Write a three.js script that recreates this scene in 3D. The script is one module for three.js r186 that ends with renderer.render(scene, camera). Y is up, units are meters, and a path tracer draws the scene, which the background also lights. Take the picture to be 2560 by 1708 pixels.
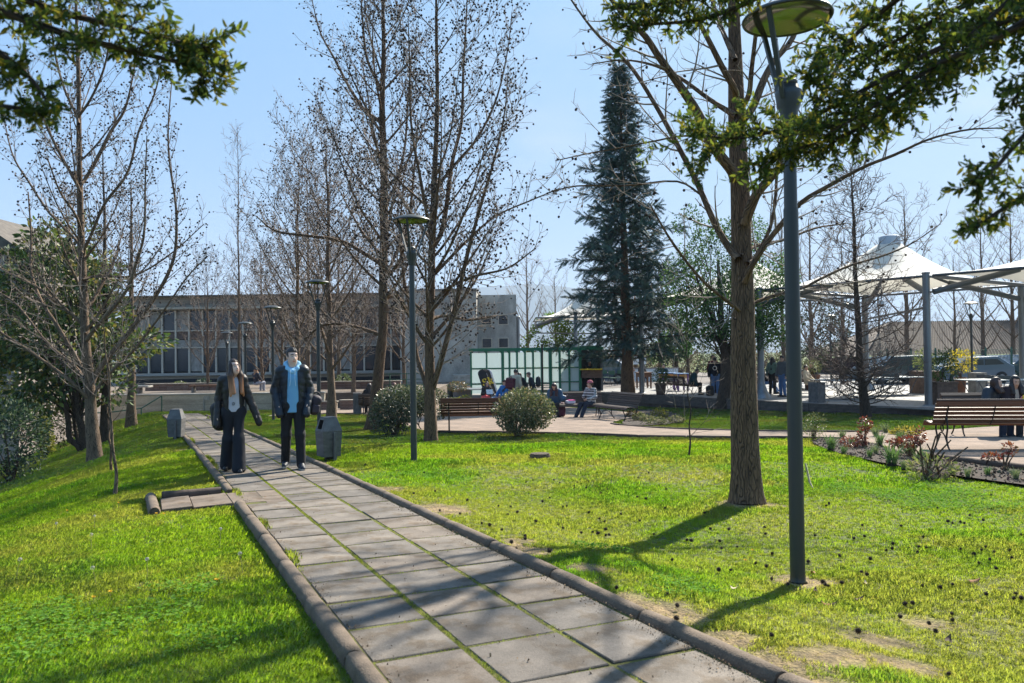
import * as THREE from 'three';
import { mergeGeometries, mergeVertices, toCreasedNormals } from 'three/addons/utils/BufferGeometryUtils.js';
import { RoundedBoxGeometry } from 'three/addons/geometries/RoundedBoxGeometry.js';
import { FontLoader } from 'three/addons/loaders/FontLoader.js';
import { TextGeometry } from 'three/addons/geometries/TextGeometry.js';

/* ---------- camera, sky, sun, exposure ---------- */
const F = 1960, HZ = 885, ROLL = -0.0135, CY = 1.30, SL = 0.033;   // focal length in photo pixels, horizon row, roll, lens height, fall of the path
const EXPO = 2.65;                                                       // the photograph is exposed for the shade
const scene = new THREE.Scene();
const camera = new THREE.PerspectiveCamera(2 * Math.atan(854 / F) * 180 / Math.PI, 1024 / 683, 0.05, 9000);
camera.position.set(0, CY, 0);
camera.rotation.set(Math.atan((HZ - 854) / F), 0, ROLL, 'YXZ');
camera.updateMatrixWorld();
camera.focus = 11; camera.userData.fStop = 3.5;

const SUN_AZ = 35 * Math.PI / 180, SUN_EL = 40 * Math.PI / 180;      // ahead of the camera, to the right
const sunDir = new THREE.Vector3(Math.sin(SUN_AZ) * Math.cos(SUN_EL), Math.sin(SUN_EL), -Math.cos(SUN_AZ) * Math.cos(SUN_EL));
const sun = new THREE.DirectionalLight(new THREE.Color(1, 0.93, 0.81), 5);
sun.target.position.set(0, 0, -20); sun.position.copy(sunDir).multiplyScalar(80).add(sun.target.position);
sun.castShadow = true; sun.shadow.radius = 1.6; sun.shadow.mapSize.set(4096, 4096);
Object.assign(sun.shadow.camera, { left: -60, right: 60, top: 60, bottom: -60, near: 1, far: 220 });
scene.add(sun, sun.target);

function hash(x, y, s = 0) { let h = Math.imul(x | 0, 374761393) ^ Math.imul(y | 0, 668265263) ^ Math.imul((s | 0) + 11, 1274126177); h = Math.imul(h ^ (h >>> 13), 1274126177); return ((h ^ (h >>> 16)) >>> 0) / 4294967296; }
function vn(x, y, per = 0, s = 0) {                                    // value noise, periodic if per is set
  const xi = Math.floor(x), yi = Math.floor(y), fx = x - xi, fy = y - yi, w = per ? (k) => ((k % per) + per) % per : (k) => k;
  const u = fx * fx * (3 - 2 * fx), v = fy * fy * (3 - 2 * fy);
  const a = hash(w(xi), w(yi), s), b = hash(w(xi + 1), w(yi), s), c = hash(w(xi), w(yi + 1), s), d = hash(w(xi + 1), w(yi + 1), s);
  return a + (b - a) * u + (c - a) * v + (a - b - c + d) * u * v;
}
function fbm(x, y, oct = 4, per = 0, s = 0) { let t = 0, a = 0.5, n = 0; for (let i = 0; i < oct; i++) { t += a * vn(x, y, per, s + i); n += a; a *= 0.5; x *= 2; y *= 2; per *= 2; } return t / n; }
function rng(seed) { let a = seed >>> 0; return () => { a = (a + 0x6D2B79F5) | 0; let t = Math.imul(a ^ (a >>> 15), 1 | a); t = (t + Math.imul(t ^ (t >>> 7), 61 | t)) ^ t; return ((t ^ (t >>> 14)) >>> 0) / 4294967296; }; }
const clamp = (x, a = 0, b = 1) => Math.min(b, Math.max(a, x)), lerp = (a, b, t) => a + (b - a) * t;
const sst = (a, b, x) => { const t = clamp((x - a) / (b - a)); return t * t * (3 - 2 * t); };

{ // computed clear sky: deep blue away from the sun, pale towards it and towards the horizon, thin streaks of high cloud
  const w = 1024, h = 512, data = new Float32Array(w * h * 4), d = new THREE.Vector3();
  for (let j = 0; j < h; j++) for (let i = 0; i < w; i++) {
    const th = (j + 0.5) / h * Math.PI - Math.PI / 2, ph = ((i + 0.5) / w - 0.5) * 2 * Math.PI;   // three: u = atan2(z, x) / 2pi + 0.5
    d.set(Math.cos(th) * Math.cos(ph), Math.sin(th), Math.cos(th) * Math.sin(ph));
    const up = Math.max(0, d.y), c = clamp(d.dot(sunDir), -1, 1), g = Math.acos(c);
    const hz = Math.exp(-up * 5.5), glow = Math.exp(-g * 2.1), near = Math.exp(-g * 7);
    let r = lerp(0.15, 0.68, hz * 0.9), gg = lerp(0.44, 0.86, hz * 0.88), b = lerp(0.90, 1.04, hz * 0.8);
    r += 0.62 * glow + 1.0 * near; gg += 0.56 * glow + 1.0 * near; b += 0.26 * glow + 0.9 * near;
    const cx = d.x / (up + 0.25) * 1.3, cz = d.z / (up + 0.25) * 1.3;
    const cl = sst(0.5, 0.86, fbm(cx * 1.6 + cz * 0.5 + 7, cz * 2.6 - cx * 0.4 + 3, 5, 0, 4)) * 0.34 * sst(0.0, 0.12, up);
    r = lerp(r, 0.95, cl); gg = lerp(gg, 0.98, cl); b = lerp(b, 1.04, cl);
    if (d.y < 0) { const k = Math.exp(d.y * 9); r *= k; gg *= k; b *= k; }
    data.set([r / EXPO, gg / EXPO, b / EXPO, 1], (j * w + i) * 4);
  }
  const sky = new THREE.DataTexture(data, w, h, THREE.RGBAFormat, THREE.FloatType);
  sky.mapping = THREE.EquirectangularReflectionMapping; sky.magFilter = sky.minFilter = THREE.LinearFilter; sky.needsUpdate = true;
  scene.background = sky; scene.environment = sky;
}
const renderer = new THREE.WebGLRenderer({ antialias: true });
renderer.toneMapping = THREE.LinearToneMapping;
renderer.toneMappingExposure = EXPO;
renderer.shadowMap.enabled = true;

/* ---------- helpers ---------- */
const V = (x, y, z) => new THREE.Vector3(x, y, z);
const used = {};
const numbered = (n) => { const k = used[n] = (used[n] ?? -1) + 1; return k ? `${n}_${String(k).padStart(3, '0')}` : n; };
function shade(o) { o.traverse((c) => { if (c.isMesh) { c.castShadow = true; c.receiveShadow = true; } }); return o; }
function thing(name, label, category, pos = [0, 0, 0], turn = 0, group) {
  const o = new THREE.Group(); o.name = numbered(name); scene.add(o);
  o.position.set(...(pos.isVector3 ? pos.toArray() : pos)); o.rotation.y = turn; o.userData = { label, category };
  if (group) o.userData.group = group;
  return o;
}
function part(name, geo, mat, parent, kind) { const m = new THREE.Mesh(Array.isArray(geo) ? merge(geo) : geo, mat); m.name = name; parent.add(m); if (kind) m.userData.kind = kind; return m; }
function struct(name, geo, mat) { const m = geo ? new THREE.Mesh(Array.isArray(geo) ? merge(geo) : geo, mat) : new THREE.Group(); m.name = name; m.userData.kind = 'structure'; scene.add(m); return m; }
function copy(src, pos, turn, label) { const r = src.clone(); r.name = numbered(src.name.replace(/_\d+$/, '')); r.userData = { ...src.userData }; if (label) r.userData.label = label; r.position.set(...(pos.isVector3 ? pos.toArray() : pos)); r.rotation.y = turn; scene.add(r); return r; }
function merge(list) {
  const l = list.map((g) => { let q = g.index ? g.toNonIndexed() : g; for (const k of Object.keys(q.attributes)) if (!['position', 'normal', 'uv', 'color'].includes(k)) q.deleteAttribute(k); return q; });
  for (const k of ['uv', 'color']) if (!l.every((g) => g.attributes[k])) l.forEach((g) => g.deleteAttribute(k));
  return mergeGeometries(l);
}
function instances(name, geo, mat, mats, colors, parent) {
  const m = new THREE.InstancedMesh(geo, mat, mats.length); m.name = name; m.userData.kind = 'stuff';
  mats.forEach((q, i) => m.setMatrixAt(i, q));
  if (colors) colors.forEach((c, i) => m.setColorAt(i, c));
  (parent ?? scene).add(m); return m;
}
const M4 = new THREE.Matrix4(), Q = new THREE.Quaternion(), UPV = V(0, 1, 0);
function xf(p, q, s) { return new THREE.Matrix4().compose(p, q, typeof s === 'number' ? V(s, s, s) : s); }
function box(w, h, d, x = 0, y = 0, z = 0, r = 0) { const g = r ? new RoundedBoxGeometry(w, h, d, 2, r) : new THREE.BoxGeometry(w, h, d); g.translate(x, y, z); return g; }
function cyl(r0, r1, h, x = 0, y = 0, z = 0, seg = 12, open = false) { const g = new THREE.CylinderGeometry(r1, r0, h, seg, 1, open); g.translate(x, y + h / 2, z); return g; }
function bar(a, b, r, seg = 6, r2 = r) { // round bar between two points
  const d = b.clone().sub(a), L = d.length(), g = new THREE.CylinderGeometry(r2, r, L, seg); g.translate(0, L / 2, 0);
  g.applyQuaternion(Q.setFromUnitVectors(UPV, d.normalize())); g.translate(a.x, a.y, a.z); return g;
}
function plank(a, b, w, h) { // square bar between two points
  const d = b.clone().sub(a), L = d.length(), g = new THREE.BoxGeometry(w, h, L); g.translate(0, 0, L / 2);
  const m = new THREE.Matrix4().lookAt(b, a, UPV); g.applyMatrix4(m); g.translate(a.x, a.y, a.z); return g;
}
// tapered tube along points [x,y,z,r], uv in metres
function tube(pts, sides = 6, lump = 0, seed = 1) {
  const pos = [], nor = [], uv = [], idx = []; let n = V(1, 0, 0), len = 0; const T = V(0, 0, 0), B = V(0, 0, 0), P = V(0, 0, 0);
  for (let i = 0; i < pts.length; i++) {
    const a = pts[Math.max(0, i - 1)], b = pts[Math.min(pts.length - 1, i + 1)], p = pts[i];
    T.set(b[0] - a[0], b[1] - a[1], b[2] - a[2]).normalize();
    if (i === 0) { n.set(1, 0, 0); if (Math.abs(T.x) > 0.8) n.set(0, 0, 1); }
    n.addScaledVector(T, -n.dot(T)).normalize(); B.crossVectors(T, n);
    if (i) len += Math.hypot(p[0] - a[0], p[1] - a[1], p[2] - a[2]);
    for (let k = 0; k <= sides; k++) {
      const t = (k % sides) / sides * 2 * Math.PI, c = Math.cos(t), s = Math.sin(t), r = p[3] * (1 + (lump ? lump * (fbm(k % sides * 0.9 + seed * 7, len * 3, 3, 0, seed) - 0.5) : 0));
      nor.push(n.x * c + B.x * s, n.y * c + B.y * s, n.z * c + B.z * s);
      pos.push(p[0] + nor[nor.length - 3] * r, p[1] + nor[nor.length - 2] * r, p[2] + nor[nor.length - 1] * r);
      uv.push(k / sides * Math.max(1, Math.round(2 * Math.PI * pts[0][3] / 0.16)) * 0.16, len);
    }
  }
  for (let i = 0; i + 1 < pts.length; i++) for (let k = 0; k < sides; k++) { const a = i * (sides + 1) + k, b = a + sides + 1; idx.push(a, a + 1, b, b, a + 1, b + 1); }
  const g = new THREE.BufferGeometry(); g.setAttribute('position', new THREE.Float32BufferAttribute(pos, 3)); g.setAttribute('normal', new THREE.Float32BufferAttribute(nor, 3)); g.setAttribute('uv', new THREE.Float32BufferAttribute(uv, 2)); g.setIndex(idx);
  return g;
}
const curve = (pts, n) => new THREE.CatmullRomCurve3(pts.map((p) => V(p[0], p[1], p[2]))).getPoints(n);
function tubeCurve(pts, r, n = 12, sides = 6) { return tube(curve(pts, n).map((p) => [p.x, p.y, p.z, r]), sides); }

/* pixel of the photograph -> direction; a thing's distance comes from the ground it stands on */
function ray(px, py) { return V((px - 1280) / F, -(py - 854) / F, -1).applyQuaternion(camera.quaternion); }
function atDepth(px, py, d) { const r = ray(px, py); return r.multiplyScalar(d / -r.z).add(camera.position); }
function onLevel(px, py, y) { const r = ray(px, py); return r.multiplyScalar((y - CY) / r.y).add(camera.position); }
/* ---------- materials ---------- */
function tex(size, fn, srgb = true, rep = 1) {
  const data = new Uint8Array(size * size * 4);
  for (let j = 0; j < size; j++) for (let i = 0; i < size; i++) { const c = fn(i / size, j / size); const o = (j * size + i) * 4; data[o] = clamp(c[0]) * 255; data[o + 1] = clamp(c[1]) * 255; data[o + 2] = clamp(c[2]) * 255; data[o + 3] = 255; }
  const t = new THREE.DataTexture(data, size, size); t.wrapS = t.wrapT = THREE.RepeatWrapping; t.magFilter = THREE.LinearFilter; t.minFilter = THREE.LinearMipmapLinearFilter; t.generateMipmaps = true;
  if (srgb) t.colorSpace = THREE.SRGBColorSpace; t.repeat.set(rep, rep); t.needsUpdate = true; return t;
}
const grey = (v) => [v, v, v];
const std = (o) => new THREE.MeshStandardMaterial({ roughness: 0.8, ...o });
const phy = (o) => new THREE.MeshPhysicalMaterial({ roughness: 0.8, ...o });
const lin = (r, g, b) => new THREE.Color().setRGB(r, g, b);
// multiplying tints (about 1 on average) are stored around 0.75
const speck = tex(512, (u, v) => { const a = fbm(u * 8, v * 8, 6, 8, 1), b = vn(u * 256, v * 256, 256, 2), c = fbm(u * 3, v * 3, 3, 3, 9); return grey(0.55 + 0.34 * a + 0.16 * (b - 0.5) + 0.14 * (c - 0.5)); });
const speckBump = tex(512, (u, v) => grey(0.5 * fbm(u * 32, v * 32, 4, 32, 5) + 0.5 * vn(u * 200, v * 200, 200, 6)), false);
const barkMap = tex(512, (u, v) => { // furrows run along v
  const w = fbm(u * 8, v * 3, 4, 0, 3), f = Math.abs(Math.sin((u * 10 + 1.6 * (vn(u * 10, v * 5, 0, 7) - 0.5) + 0.9 * (vn(u * 20, v * 12, 0, 8) - 0.5)) * Math.PI)), g = vn(u * 90, v * 40, 0, 9);
  const k = 0.36 + 0.42 * Math.pow(f, 0.6) + 0.22 * (w - 0.5) + 0.12 * (g - 0.5); return [k, k * 0.95, k * 0.89]; });
const barkBump = tex(512, (u, v) => { const f = Math.abs(Math.sin((u * 10 + 1.6 * (vn(u * 10, v * 5, 0, 7) - 0.5) + 0.9 * (vn(u * 20, v * 12, 0, 8) - 0.5)) * Math.PI)); return grey(Math.pow(f, 0.6) * 0.85 + 0.15 * vn(u * 60, v * 30, 0, 2)); }, false);
barkMap.repeat.set(2.0, 1.6); barkBump.repeat.set(2.0, 1.6);
const slabMap = tex(1024, (u, v) => { const a = fbm(u * 5, v * 5, 5, 5, 71), s = sst(0.5, 0.75, fbm(u * 9 + 3, v * 9, 4, 9, 72)), b = vn(u * 420, v * 420, 420, 73), d = vn(u * 120, v * 120, 120, 74), k = 0.55 + 0.36 * a + 0.16 * (b - 0.5) + 0.08 * (d - 0.5) + (b > 0.93 ? 0.12 : 0); return [k * (1 - 0.14 * s), k * (1 - 0.19 * s), k * (1 - 0.26 * s)]; });
const woodMap = tex(256, (u, v) => { const k = 0.62 + 0.3 * fbm(u * 3, v * 40, 4, 0, 11) + 0.1 * (vn(u * 8, v * 120, 0, 12) - 0.5); return [k, k * 0.96, k * 0.93]; });
const paintBump = tex(256, (u, v) => grey(fbm(u * 16, v * 16, 3, 16, 21)), false);
const MAT = {
  slab: [0, 1, 2, 3, 4, 5].map((i) => { const s = [[0.26, 0.22, 0.178], [0.22, 0.187, 0.155], [0.285, 0.24, 0.193], [0.24, 0.206, 0.172], [0.275, 0.222, 0.173], [0.205, 0.178, 0.15]][i]; return std({ color: lin(...s), map: slabMap, bumpMap: speckBump, bumpScale: 0.002, roughness: 0.9 }); }),
  slabWarm: std({ color: lin(0.27, 0.205, 0.15), map: slabMap, bumpMap: speckBump, bumpScale: 0.002, roughness: 0.9 }),
  kerb: std({ color: lin(0.27, 0.20, 0.14), map: speck, bumpMap: speckBump, bumpScale: 0.004, roughness: 0.95 }),
  kerbDark: std({ color: lin(0.17, 0.12, 0.09), map: speck, bumpMap: speckBump, bumpScale: 0.004, roughness: 0.95 }),
  concrete: std({ color: lin(0.40, 0.38, 0.35), map: speck, bumpMap: speckBump, bumpScale: 0.002, roughness: 0.9 }),
  plaza: std({ color: lin(0.50, 0.49, 0.48), map: speck, roughness: 0.8 }),
  plazaEdge: std({ color: lin(0.20, 0.165, 0.145), map: speck, roughness: 0.85 }),
  gravel: std({ color: lin(0.42, 0.32, 0.245), map: tex(512, (u, v) => { const a = fbm(u * 6, v * 6, 5, 6, 31), b = vn(u * 200, v * 200, 200, 32); return [0.58 + 0.3 * a + 0.2 * (b - 0.5), 0.58 + 0.28 * a + 0.2 * (b - 0.5), 0.58 + 0.27 * a + 0.2 * (b - 0.5)]; }), bumpMap: speckBump, bumpScale: 0.006, roughness: 1 }),
  soil: std({ color: lin(0.085, 0.06, 0.042), map: speck, bumpMap: speckBump, bumpScale: 0.02, roughness: 1 }),
  bark: std({ color: lin(0.30, 0.205, 0.135), map: barkMap, bumpMap: barkBump, bumpScale: 0.018, roughness: 0.95 }),
  barkPale: std({ color: lin(0.34, 0.26, 0.195), map: barkMap, bumpMap: barkBump, bumpScale: 0.012, roughness: 0.95 }),
  barkDark: std({ color: lin(0.15, 0.115, 0.09), map: barkMap, bumpMap: barkBump, bumpScale: 0.012, roughness: 0.95 }),
  twig: std({ color: lin(0.26, 0.205, 0.165), roughness: 0.85 }),
  twigDark: std({ color: lin(0.12, 0.085, 0.07), roughness: 0.9 }),
  seed: std({ color: lin(0.035, 0.024, 0.02), roughness: 1 }),
  seedGround: std({ color: lin(0.032, 0.02, 0.014), roughness: 1 }),
  pole: phy({ color: lin(0.034, 0.041, 0.042), roughness: 0.45, metalness: 0.15, clearcoat: 0.25, clearcoatRoughness: 0.4, bumpMap: paintBump, bumpScale: 0.0006 }),
  mirror: std({ color: lin(0.33, 0.34, 0.31), roughness: 0.12, metalness: 0.95 }),
  lampInner: std({ color: lin(0.08, 0.08, 0.08), roughness: 0.5 }),
  bin: std({ color: lin(0.25, 0.25, 0.25), roughness: 0.55, metalness: 0.25, map: speck }),
  flap_or_slot_shade: std({ color: lin(0.035, 0.035, 0.038), roughness: 0.6 }),  // near-black, paints the shade inside a bin slot
  galv: std({ color: lin(0.40, 0.42, 0.44), roughness: 0.4, metalness: 0.65, map: speck }),
  darkSteel: std({ color: lin(0.10, 0.11, 0.12), roughness: 0.5, metalness: 0.4 }),
  iron: std({ color: lin(0.028, 0.024, 0.022), roughness: 0.6, metalness: 0.3 }),
  benchWood: [[0.26, 0.10, 0.05], [0.22, 0.095, 0.055], [0.19, 0.10, 0.065]].map((c) => std({ color: lin(...c), map: woodMap, roughness: 0.55 })),
  benchGrey: [[0.13, 0.092, 0.072], [0.16, 0.115, 0.09], [0.105, 0.075, 0.06]].map((c) => std({ color: lin(...c), map: woodMap, roughness: 0.75 })),
  wood: std({ color: lin(0.24, 0.13, 0.07), map: woodMap, roughness: 0.7 }),
  membrane: phy({ color: lin(0.66, 0.62, 0.53), roughness: 0.95, transmission: 0.35, thickness: 0, side: THREE.DoubleSide }),
  peakShade: std({ color: lin(0.34, 0.40, 0.46), roughness: 0.7, side: THREE.DoubleSide }),  // grey blue paints the shaded side of the membrane peak
  greenPaint: std({ color: lin(0.01, 0.15, 0.075), roughness: 0.4 }),
  railGreen: std({ color: lin(0.03, 0.10, 0.06), roughness: 0.5 }),
  panel: phy({ color: lin(0.50, 0.62, 0.61), roughness: 0.86, transmission: 0.4, thickness: 0, side: THREE.DoubleSide }),
  wall: std({ color: lin(0.58, 0.50, 0.40), map: speck, roughness: 0.9 }),
  wallCream: std({ color: lin(0.88, 0.77, 0.59), map: speck, roughness: 0.9 }),
  wallWhite: std({ color: lin(0.78, 0.73, 0.64), map: speck, roughness: 0.9 }),
  roofGrey: std({ color: lin(0.22, 0.19, 0.16), map: speck, roughness: 0.9 }),
  frame: std({ color: lin(0.55, 0.48, 0.38), roughness: 0.7 }),
  glass: std({ color: lin(0.035, 0.042, 0.05), roughness: 0.08, metalness: 0.0 }),
  spandrel: [[0.24, 0.155, 0.12], [0.50, 0.45, 0.38], [0.60, 0.55, 0.48]].map((c) => std({ color: lin(...c), map: speck, roughness: 0.7 })),
  brick: [[0.42, 0.25, 0.18], [0.36, 0.22, 0.17], [0.46, 0.31, 0.24]].map((c) => std({ color: lin(...c), map: speck, roughness: 0.95 })),
  maroon: std({ color: lin(0.10, 0.022, 0.024), roughness: 0.8, map: speck }),
  roofTin: std({ color: lin(0.115, 0.085, 0.063), map: speck, roughness: 0.75 }),
  house: std({ color: lin(0.60, 0.50, 0.46), map: speck, roughness: 0.9 }),
  terracotta: std({ color: lin(0.34, 0.15, 0.085), map: speck, roughness: 0.85 }),
  planter: std({ color: lin(0.27, 0.17, 0.12), map: speck, roughness: 0.85 }),
  tt: std({ color: lin(0.02, 0.085, 0.13), roughness: 0.4 }),
  white: std({ color: lin(0.75, 0.75, 0.74), roughness: 0.6 }),
  black: std({ color: lin(0.015, 0.015, 0.017), roughness: 0.7 }),
  yellow: std({ color: lin(0.72, 0.52, 0.03), roughness: 0.6 }),
  carPaint: [[0.015, 0.035, 0.042], [0.025, 0.05, 0.10], [0.06, 0.10, 0.14]].map((c) => phy({ color: lin(...c), roughness: 0.35, metalness: 0.3, clearcoat: 1, clearcoatRoughness: 0.05 })),
  tyre: std({ color: lin(0.018, 0.018, 0.018), roughness: 0.9 }),
  hill: std({ color: lin(0.045, 0.06, 0.035), roughness: 1 }),
  tape: std({ color: lin(0.55, 0.50, 0.36), roughness: 0.6, side: THREE.DoubleSide }),
  straw: std({ color: lin(0.42, 0.30, 0.18), roughness: 0.9, side: THREE.DoubleSide }),
};
const leafMat = (r, g, b, t = 0.35, rough = 0.95) => phy({ color: lin(r, g, b), roughness: rough, transmission: t, thickness: 0, side: THREE.DoubleSide });
MAT.blade = leafMat(1, 1, 1, 0.5, 1); MAT.blade.specularIntensity = 0.25;                                 // grass: colour per tuft
MAT.leafFront = leafMat(1, 1, 1, 0.45, 1); MAT.leafFront.specularIntensity = 0.3; MAT.leafMatte = MAT.leafFront;
MAT.leafGloss = phy({ color: lin(1, 1, 1), roughness: 1, transmission: 0.32, thickness: 0, clearcoat: 0.16, clearcoatRoughness: 0.35, side: THREE.DoubleSide });
MAT.leafShine = phy({ color: lin(1, 1, 1), roughness: 1, transmission: 0.32, thickness: 0, clearcoat: 0.5, clearcoatRoughness: 0.3, side: THREE.DoubleSide });
MAT.needle = std({ color: lin(1, 1, 1), roughness: 0.7, side: THREE.DoubleSide });
/* ---------- the lie of the land ---------- */
const PO = [-0.248, -3.729], PU = [-0.4172, -0.9088], PN = [0.9088, -0.4172];   // the path: origin, along, across (to the right)
const PL = -0.45, PR = 0.965, PITCH = 0.512;
const pathBend = (s) => (s > 0 ? -0.00045 * s * s : 0);
const toPath = (x, z) => { const a = x - PO[0], b = z - PO[1], s = a * PU[0] + b * PU[1]; return [s, a * PN[0] + b * PN[1] - pathBend(s)]; };
const softplus = (t, k = 3) => (t * k > 20 ? t : Math.log(1 + Math.exp(t * k)) / k);
function groundY(x, z) {
  const d = -z, [s, l] = toPath(x, z);
  let y = -SL * (d < 36 ? d : 36 + (1 - Math.exp(-(d - 36) / 8)) * 8);
  if (l < PL - 0.1) { const ll = PL - 0.1 - l, lc = Math.max(0.35, 2.3 - 0.1 * d); let f = 0.33 * (softplus(ll - lc) - softplus(-lc)); if (f > 2.2) f = 2.2 + (1 - Math.exp(-(f - 2.2))); y -= f; }
  if (l > PR + 0.1) { const rr = l - PR - 0.1; y -= 0.16 * sst(0.2, 1.7, rr) * (1 - sst(7, 13, d)); y -= 0.07 * sst(8, 14, rr) * sst(16, 24, d); }
  const lawn = sst(0, 0.5, Math.max(PL - 0.15 - l, l - PR - 0.15));
  return y + lawn * (0.035 * (fbm(x * 0.5 + 40, z * 0.5, 2, 0, 77) - 0.5) + 0.02 * (vn(x * 2.3, z * 2.3, 0, 78) - 0.5));
}
function G(px, py) { // where the line of sight through a pixel meets the ground
  const r = ray(px, py); let t0 = 1, t1 = 1; const f = (t) => CY + r.y * t - groundY(r.x * t, r.z * t);
  for (let i = 0; i < 400 && f(t1) > 0; i++) { t0 = t1; t1 *= 1.02; }
  for (let i = 0; i < 30; i++) { const m = (t0 + t1) / 2; if (f(m) > 0) t0 = m; else t1 = m; }
  return V(r.x * t1, CY + r.y * t1, r.z * t1);
}
const onGround = (x, z, up = 0) => V(x, groundY(x, z) + up, z);
const pathPoint = (s, l, up = 0) => { const k = l + pathBend(s), x = PO[0] + PU[0] * s + PN[0] * k, z = PO[1] + PU[1] * s + PN[1] * k; return V(x, groundY(x, z) + up, z); };
const pathTurn = (s) => Math.atan2(-(PU[0] + PN[0] * 2 * pathBend(s) / Math.max(s, 1)), -(PU[1] + PN[1] * 2 * pathBend(s) / Math.max(s, 1)));
const inside = (poly, x, z) => { let c = false; for (let i = 0, j = poly.length - 1; i < poly.length; j = i++) { const a = poly[i], b = poly[j]; if ((a[1] > z) !== (b[1] > z) && x < (b[0] - a[0]) * (z - a[1]) / (b[1] - a[1]) + a[0]) c = !c; } return c; };
const gpoly = (list) => list.map(([a, b]) => { const p = G(a, b); return [p.x, p.z]; });
const smoothPoly = (poly, n = 3) => { let q = poly; for (let k = 0; k < n; k++) q = q.flatMap((a, i) => { const b = q[(i + 1) % q.length]; return [[a[0] * 0.75 + b[0] * 0.25, a[1] * 0.75 + b[1] * 0.25], [a[0] * 0.25 + b[0] * 0.75, a[1] * 0.25 + b[1] * 0.75]]; }); return q; };

const PLAZA_Y = -0.68;
const plazaEdge = [[2900, 1052], [2330, 1021], [2025, 1009], [1617, 987], [1510, 981], [1380, 976], [1150, 972]].map(([a, b]) => { const p = onLevel(a, b, PLAZA_Y); return [p.x, p.z]; });
const plazaPoly = [...plazaEdge, [plazaEdge[6][0] - 1, -75], [70, -75], [70, plazaEdge[0][1]]];
const gravelPoly = smoothPoly(gpoly([[640, 1047], [780, 1037], [920, 1036], [1010, 1066], [1080, 1084], [1300, 1084], [1400, 1087], [1600, 1094], [1800, 1097], [2030, 1098], [2170, 1106], [2240, 1132], [2330, 1150], [2560, 1182], [2800, 1215], [2900, 1080], [2560, 1066], [2260, 1083], [2000, 1083], [1780, 1079], [1650, 1073], [1545, 1066], [1525, 1057], [1590, 1043], [1575, 1030], [1400, 1018], [1280, 1014], [1000, 1008], [830, 1014], [700, 1035]]), 2);
const bedPoly = smoothPoly(gpoly([[2020, 1104], [2060, 1128], [2180, 1160], [2330, 1188], [2560, 1220], [2760, 1245], [2800, 1216], [2560, 1183], [2330, 1152], [2235, 1132], [2160, 1107], [2090, 1098]]), 2);
const bedMid = smoothPoly(gpoly([[1545, 1063], [1600, 1070], [1700, 1062], [1712, 1044], [1660, 1028], [1590, 1026], [1580, 1045]]), 2);
const terraceX = [-32, -4], terraceZ = [-38.5, -80];
const bareSpots = [[1330, 1378, 0.3], [1290, 1355, 0.2], [1640, 1530, 0.33], [1560, 1500, 0.2], [1110, 1273, 0.4], [960, 1224, 0.3], [1960, 1690, 0.35], [2080, 1640, 0.25], [1800, 1600, 0.2], [2180, 1600, 0.22], [2250, 1660, 0.2], [1480, 1420, 0.2], [480, 1125, 0.5], [780, 1160, 0.4], [2010, 1455, 0.25], [1868, 1258, 0.35], [2330, 1560, 0.18]].map(([a, b, r]) => { const p = G(a, b); return [p.x, p.z, r]; });
const clump = (x, z) => fbm(x * 0.9 + 3, z * 0.9 + 9, 4, 0, 55);
function lawnInfo(x, z) {
  const d = -z, [s, l] = toPath(x, z); let bare = 0;
  for (const [bx, bz, r] of bareSpots) { const q = Math.hypot(x - bx, z - bz) / r + 0.9 * (fbm(x * 7, z * 7, 3, 0, 5) - 0.5); bare = Math.max(bare, 1 - sst(0.45, 1.15, q)); }
  let dry = sst(0.47, 0.72, fbm(x * 0.75, z * 0.75, 4, 0, 91)) * 0.8;
  if (l > PR) dry = Math.max(dry, 0.75 * (1 - sst(4.5, 8.5, d)) * sst(0.3, 0.6, fbm(x * 1.1, z * 1.1, 3, 0, 17)), 0.7 * sst(5.5, 6.5, d) * (1 - sst(8.5, 10.5, d)) * sst(0.36, 0.6, fbm(x * 0.6 + 9, z * 0.6, 3, 0, 18)) * (1 - sst(2, 5, x)));
  return { bare, dry, s, l };
}
const PLAT = { s0: 5.24, s1: 6.16, l0: -1.28 };
function lawnAt(x, z) { // true where grass grows
  const [s, l] = toPath(x, z);
  if (s > -4 && s < 33 && l > PL - 0.06 && l < PR + 0.05) return false;
  if (s > PLAT.s0 && s < PLAT.s1 && l > PLAT.l0 && l < PL) return false;
  if (inside(gravelPoly, x, z) || inside(bedPoly, x, z) || inside(bedMid, x, z) || inside(plazaPoly, x, z)) return false;
  if (x > terraceX[0] && x < terraceX[1] && z < -37) return false;
  return true;
}

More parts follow.
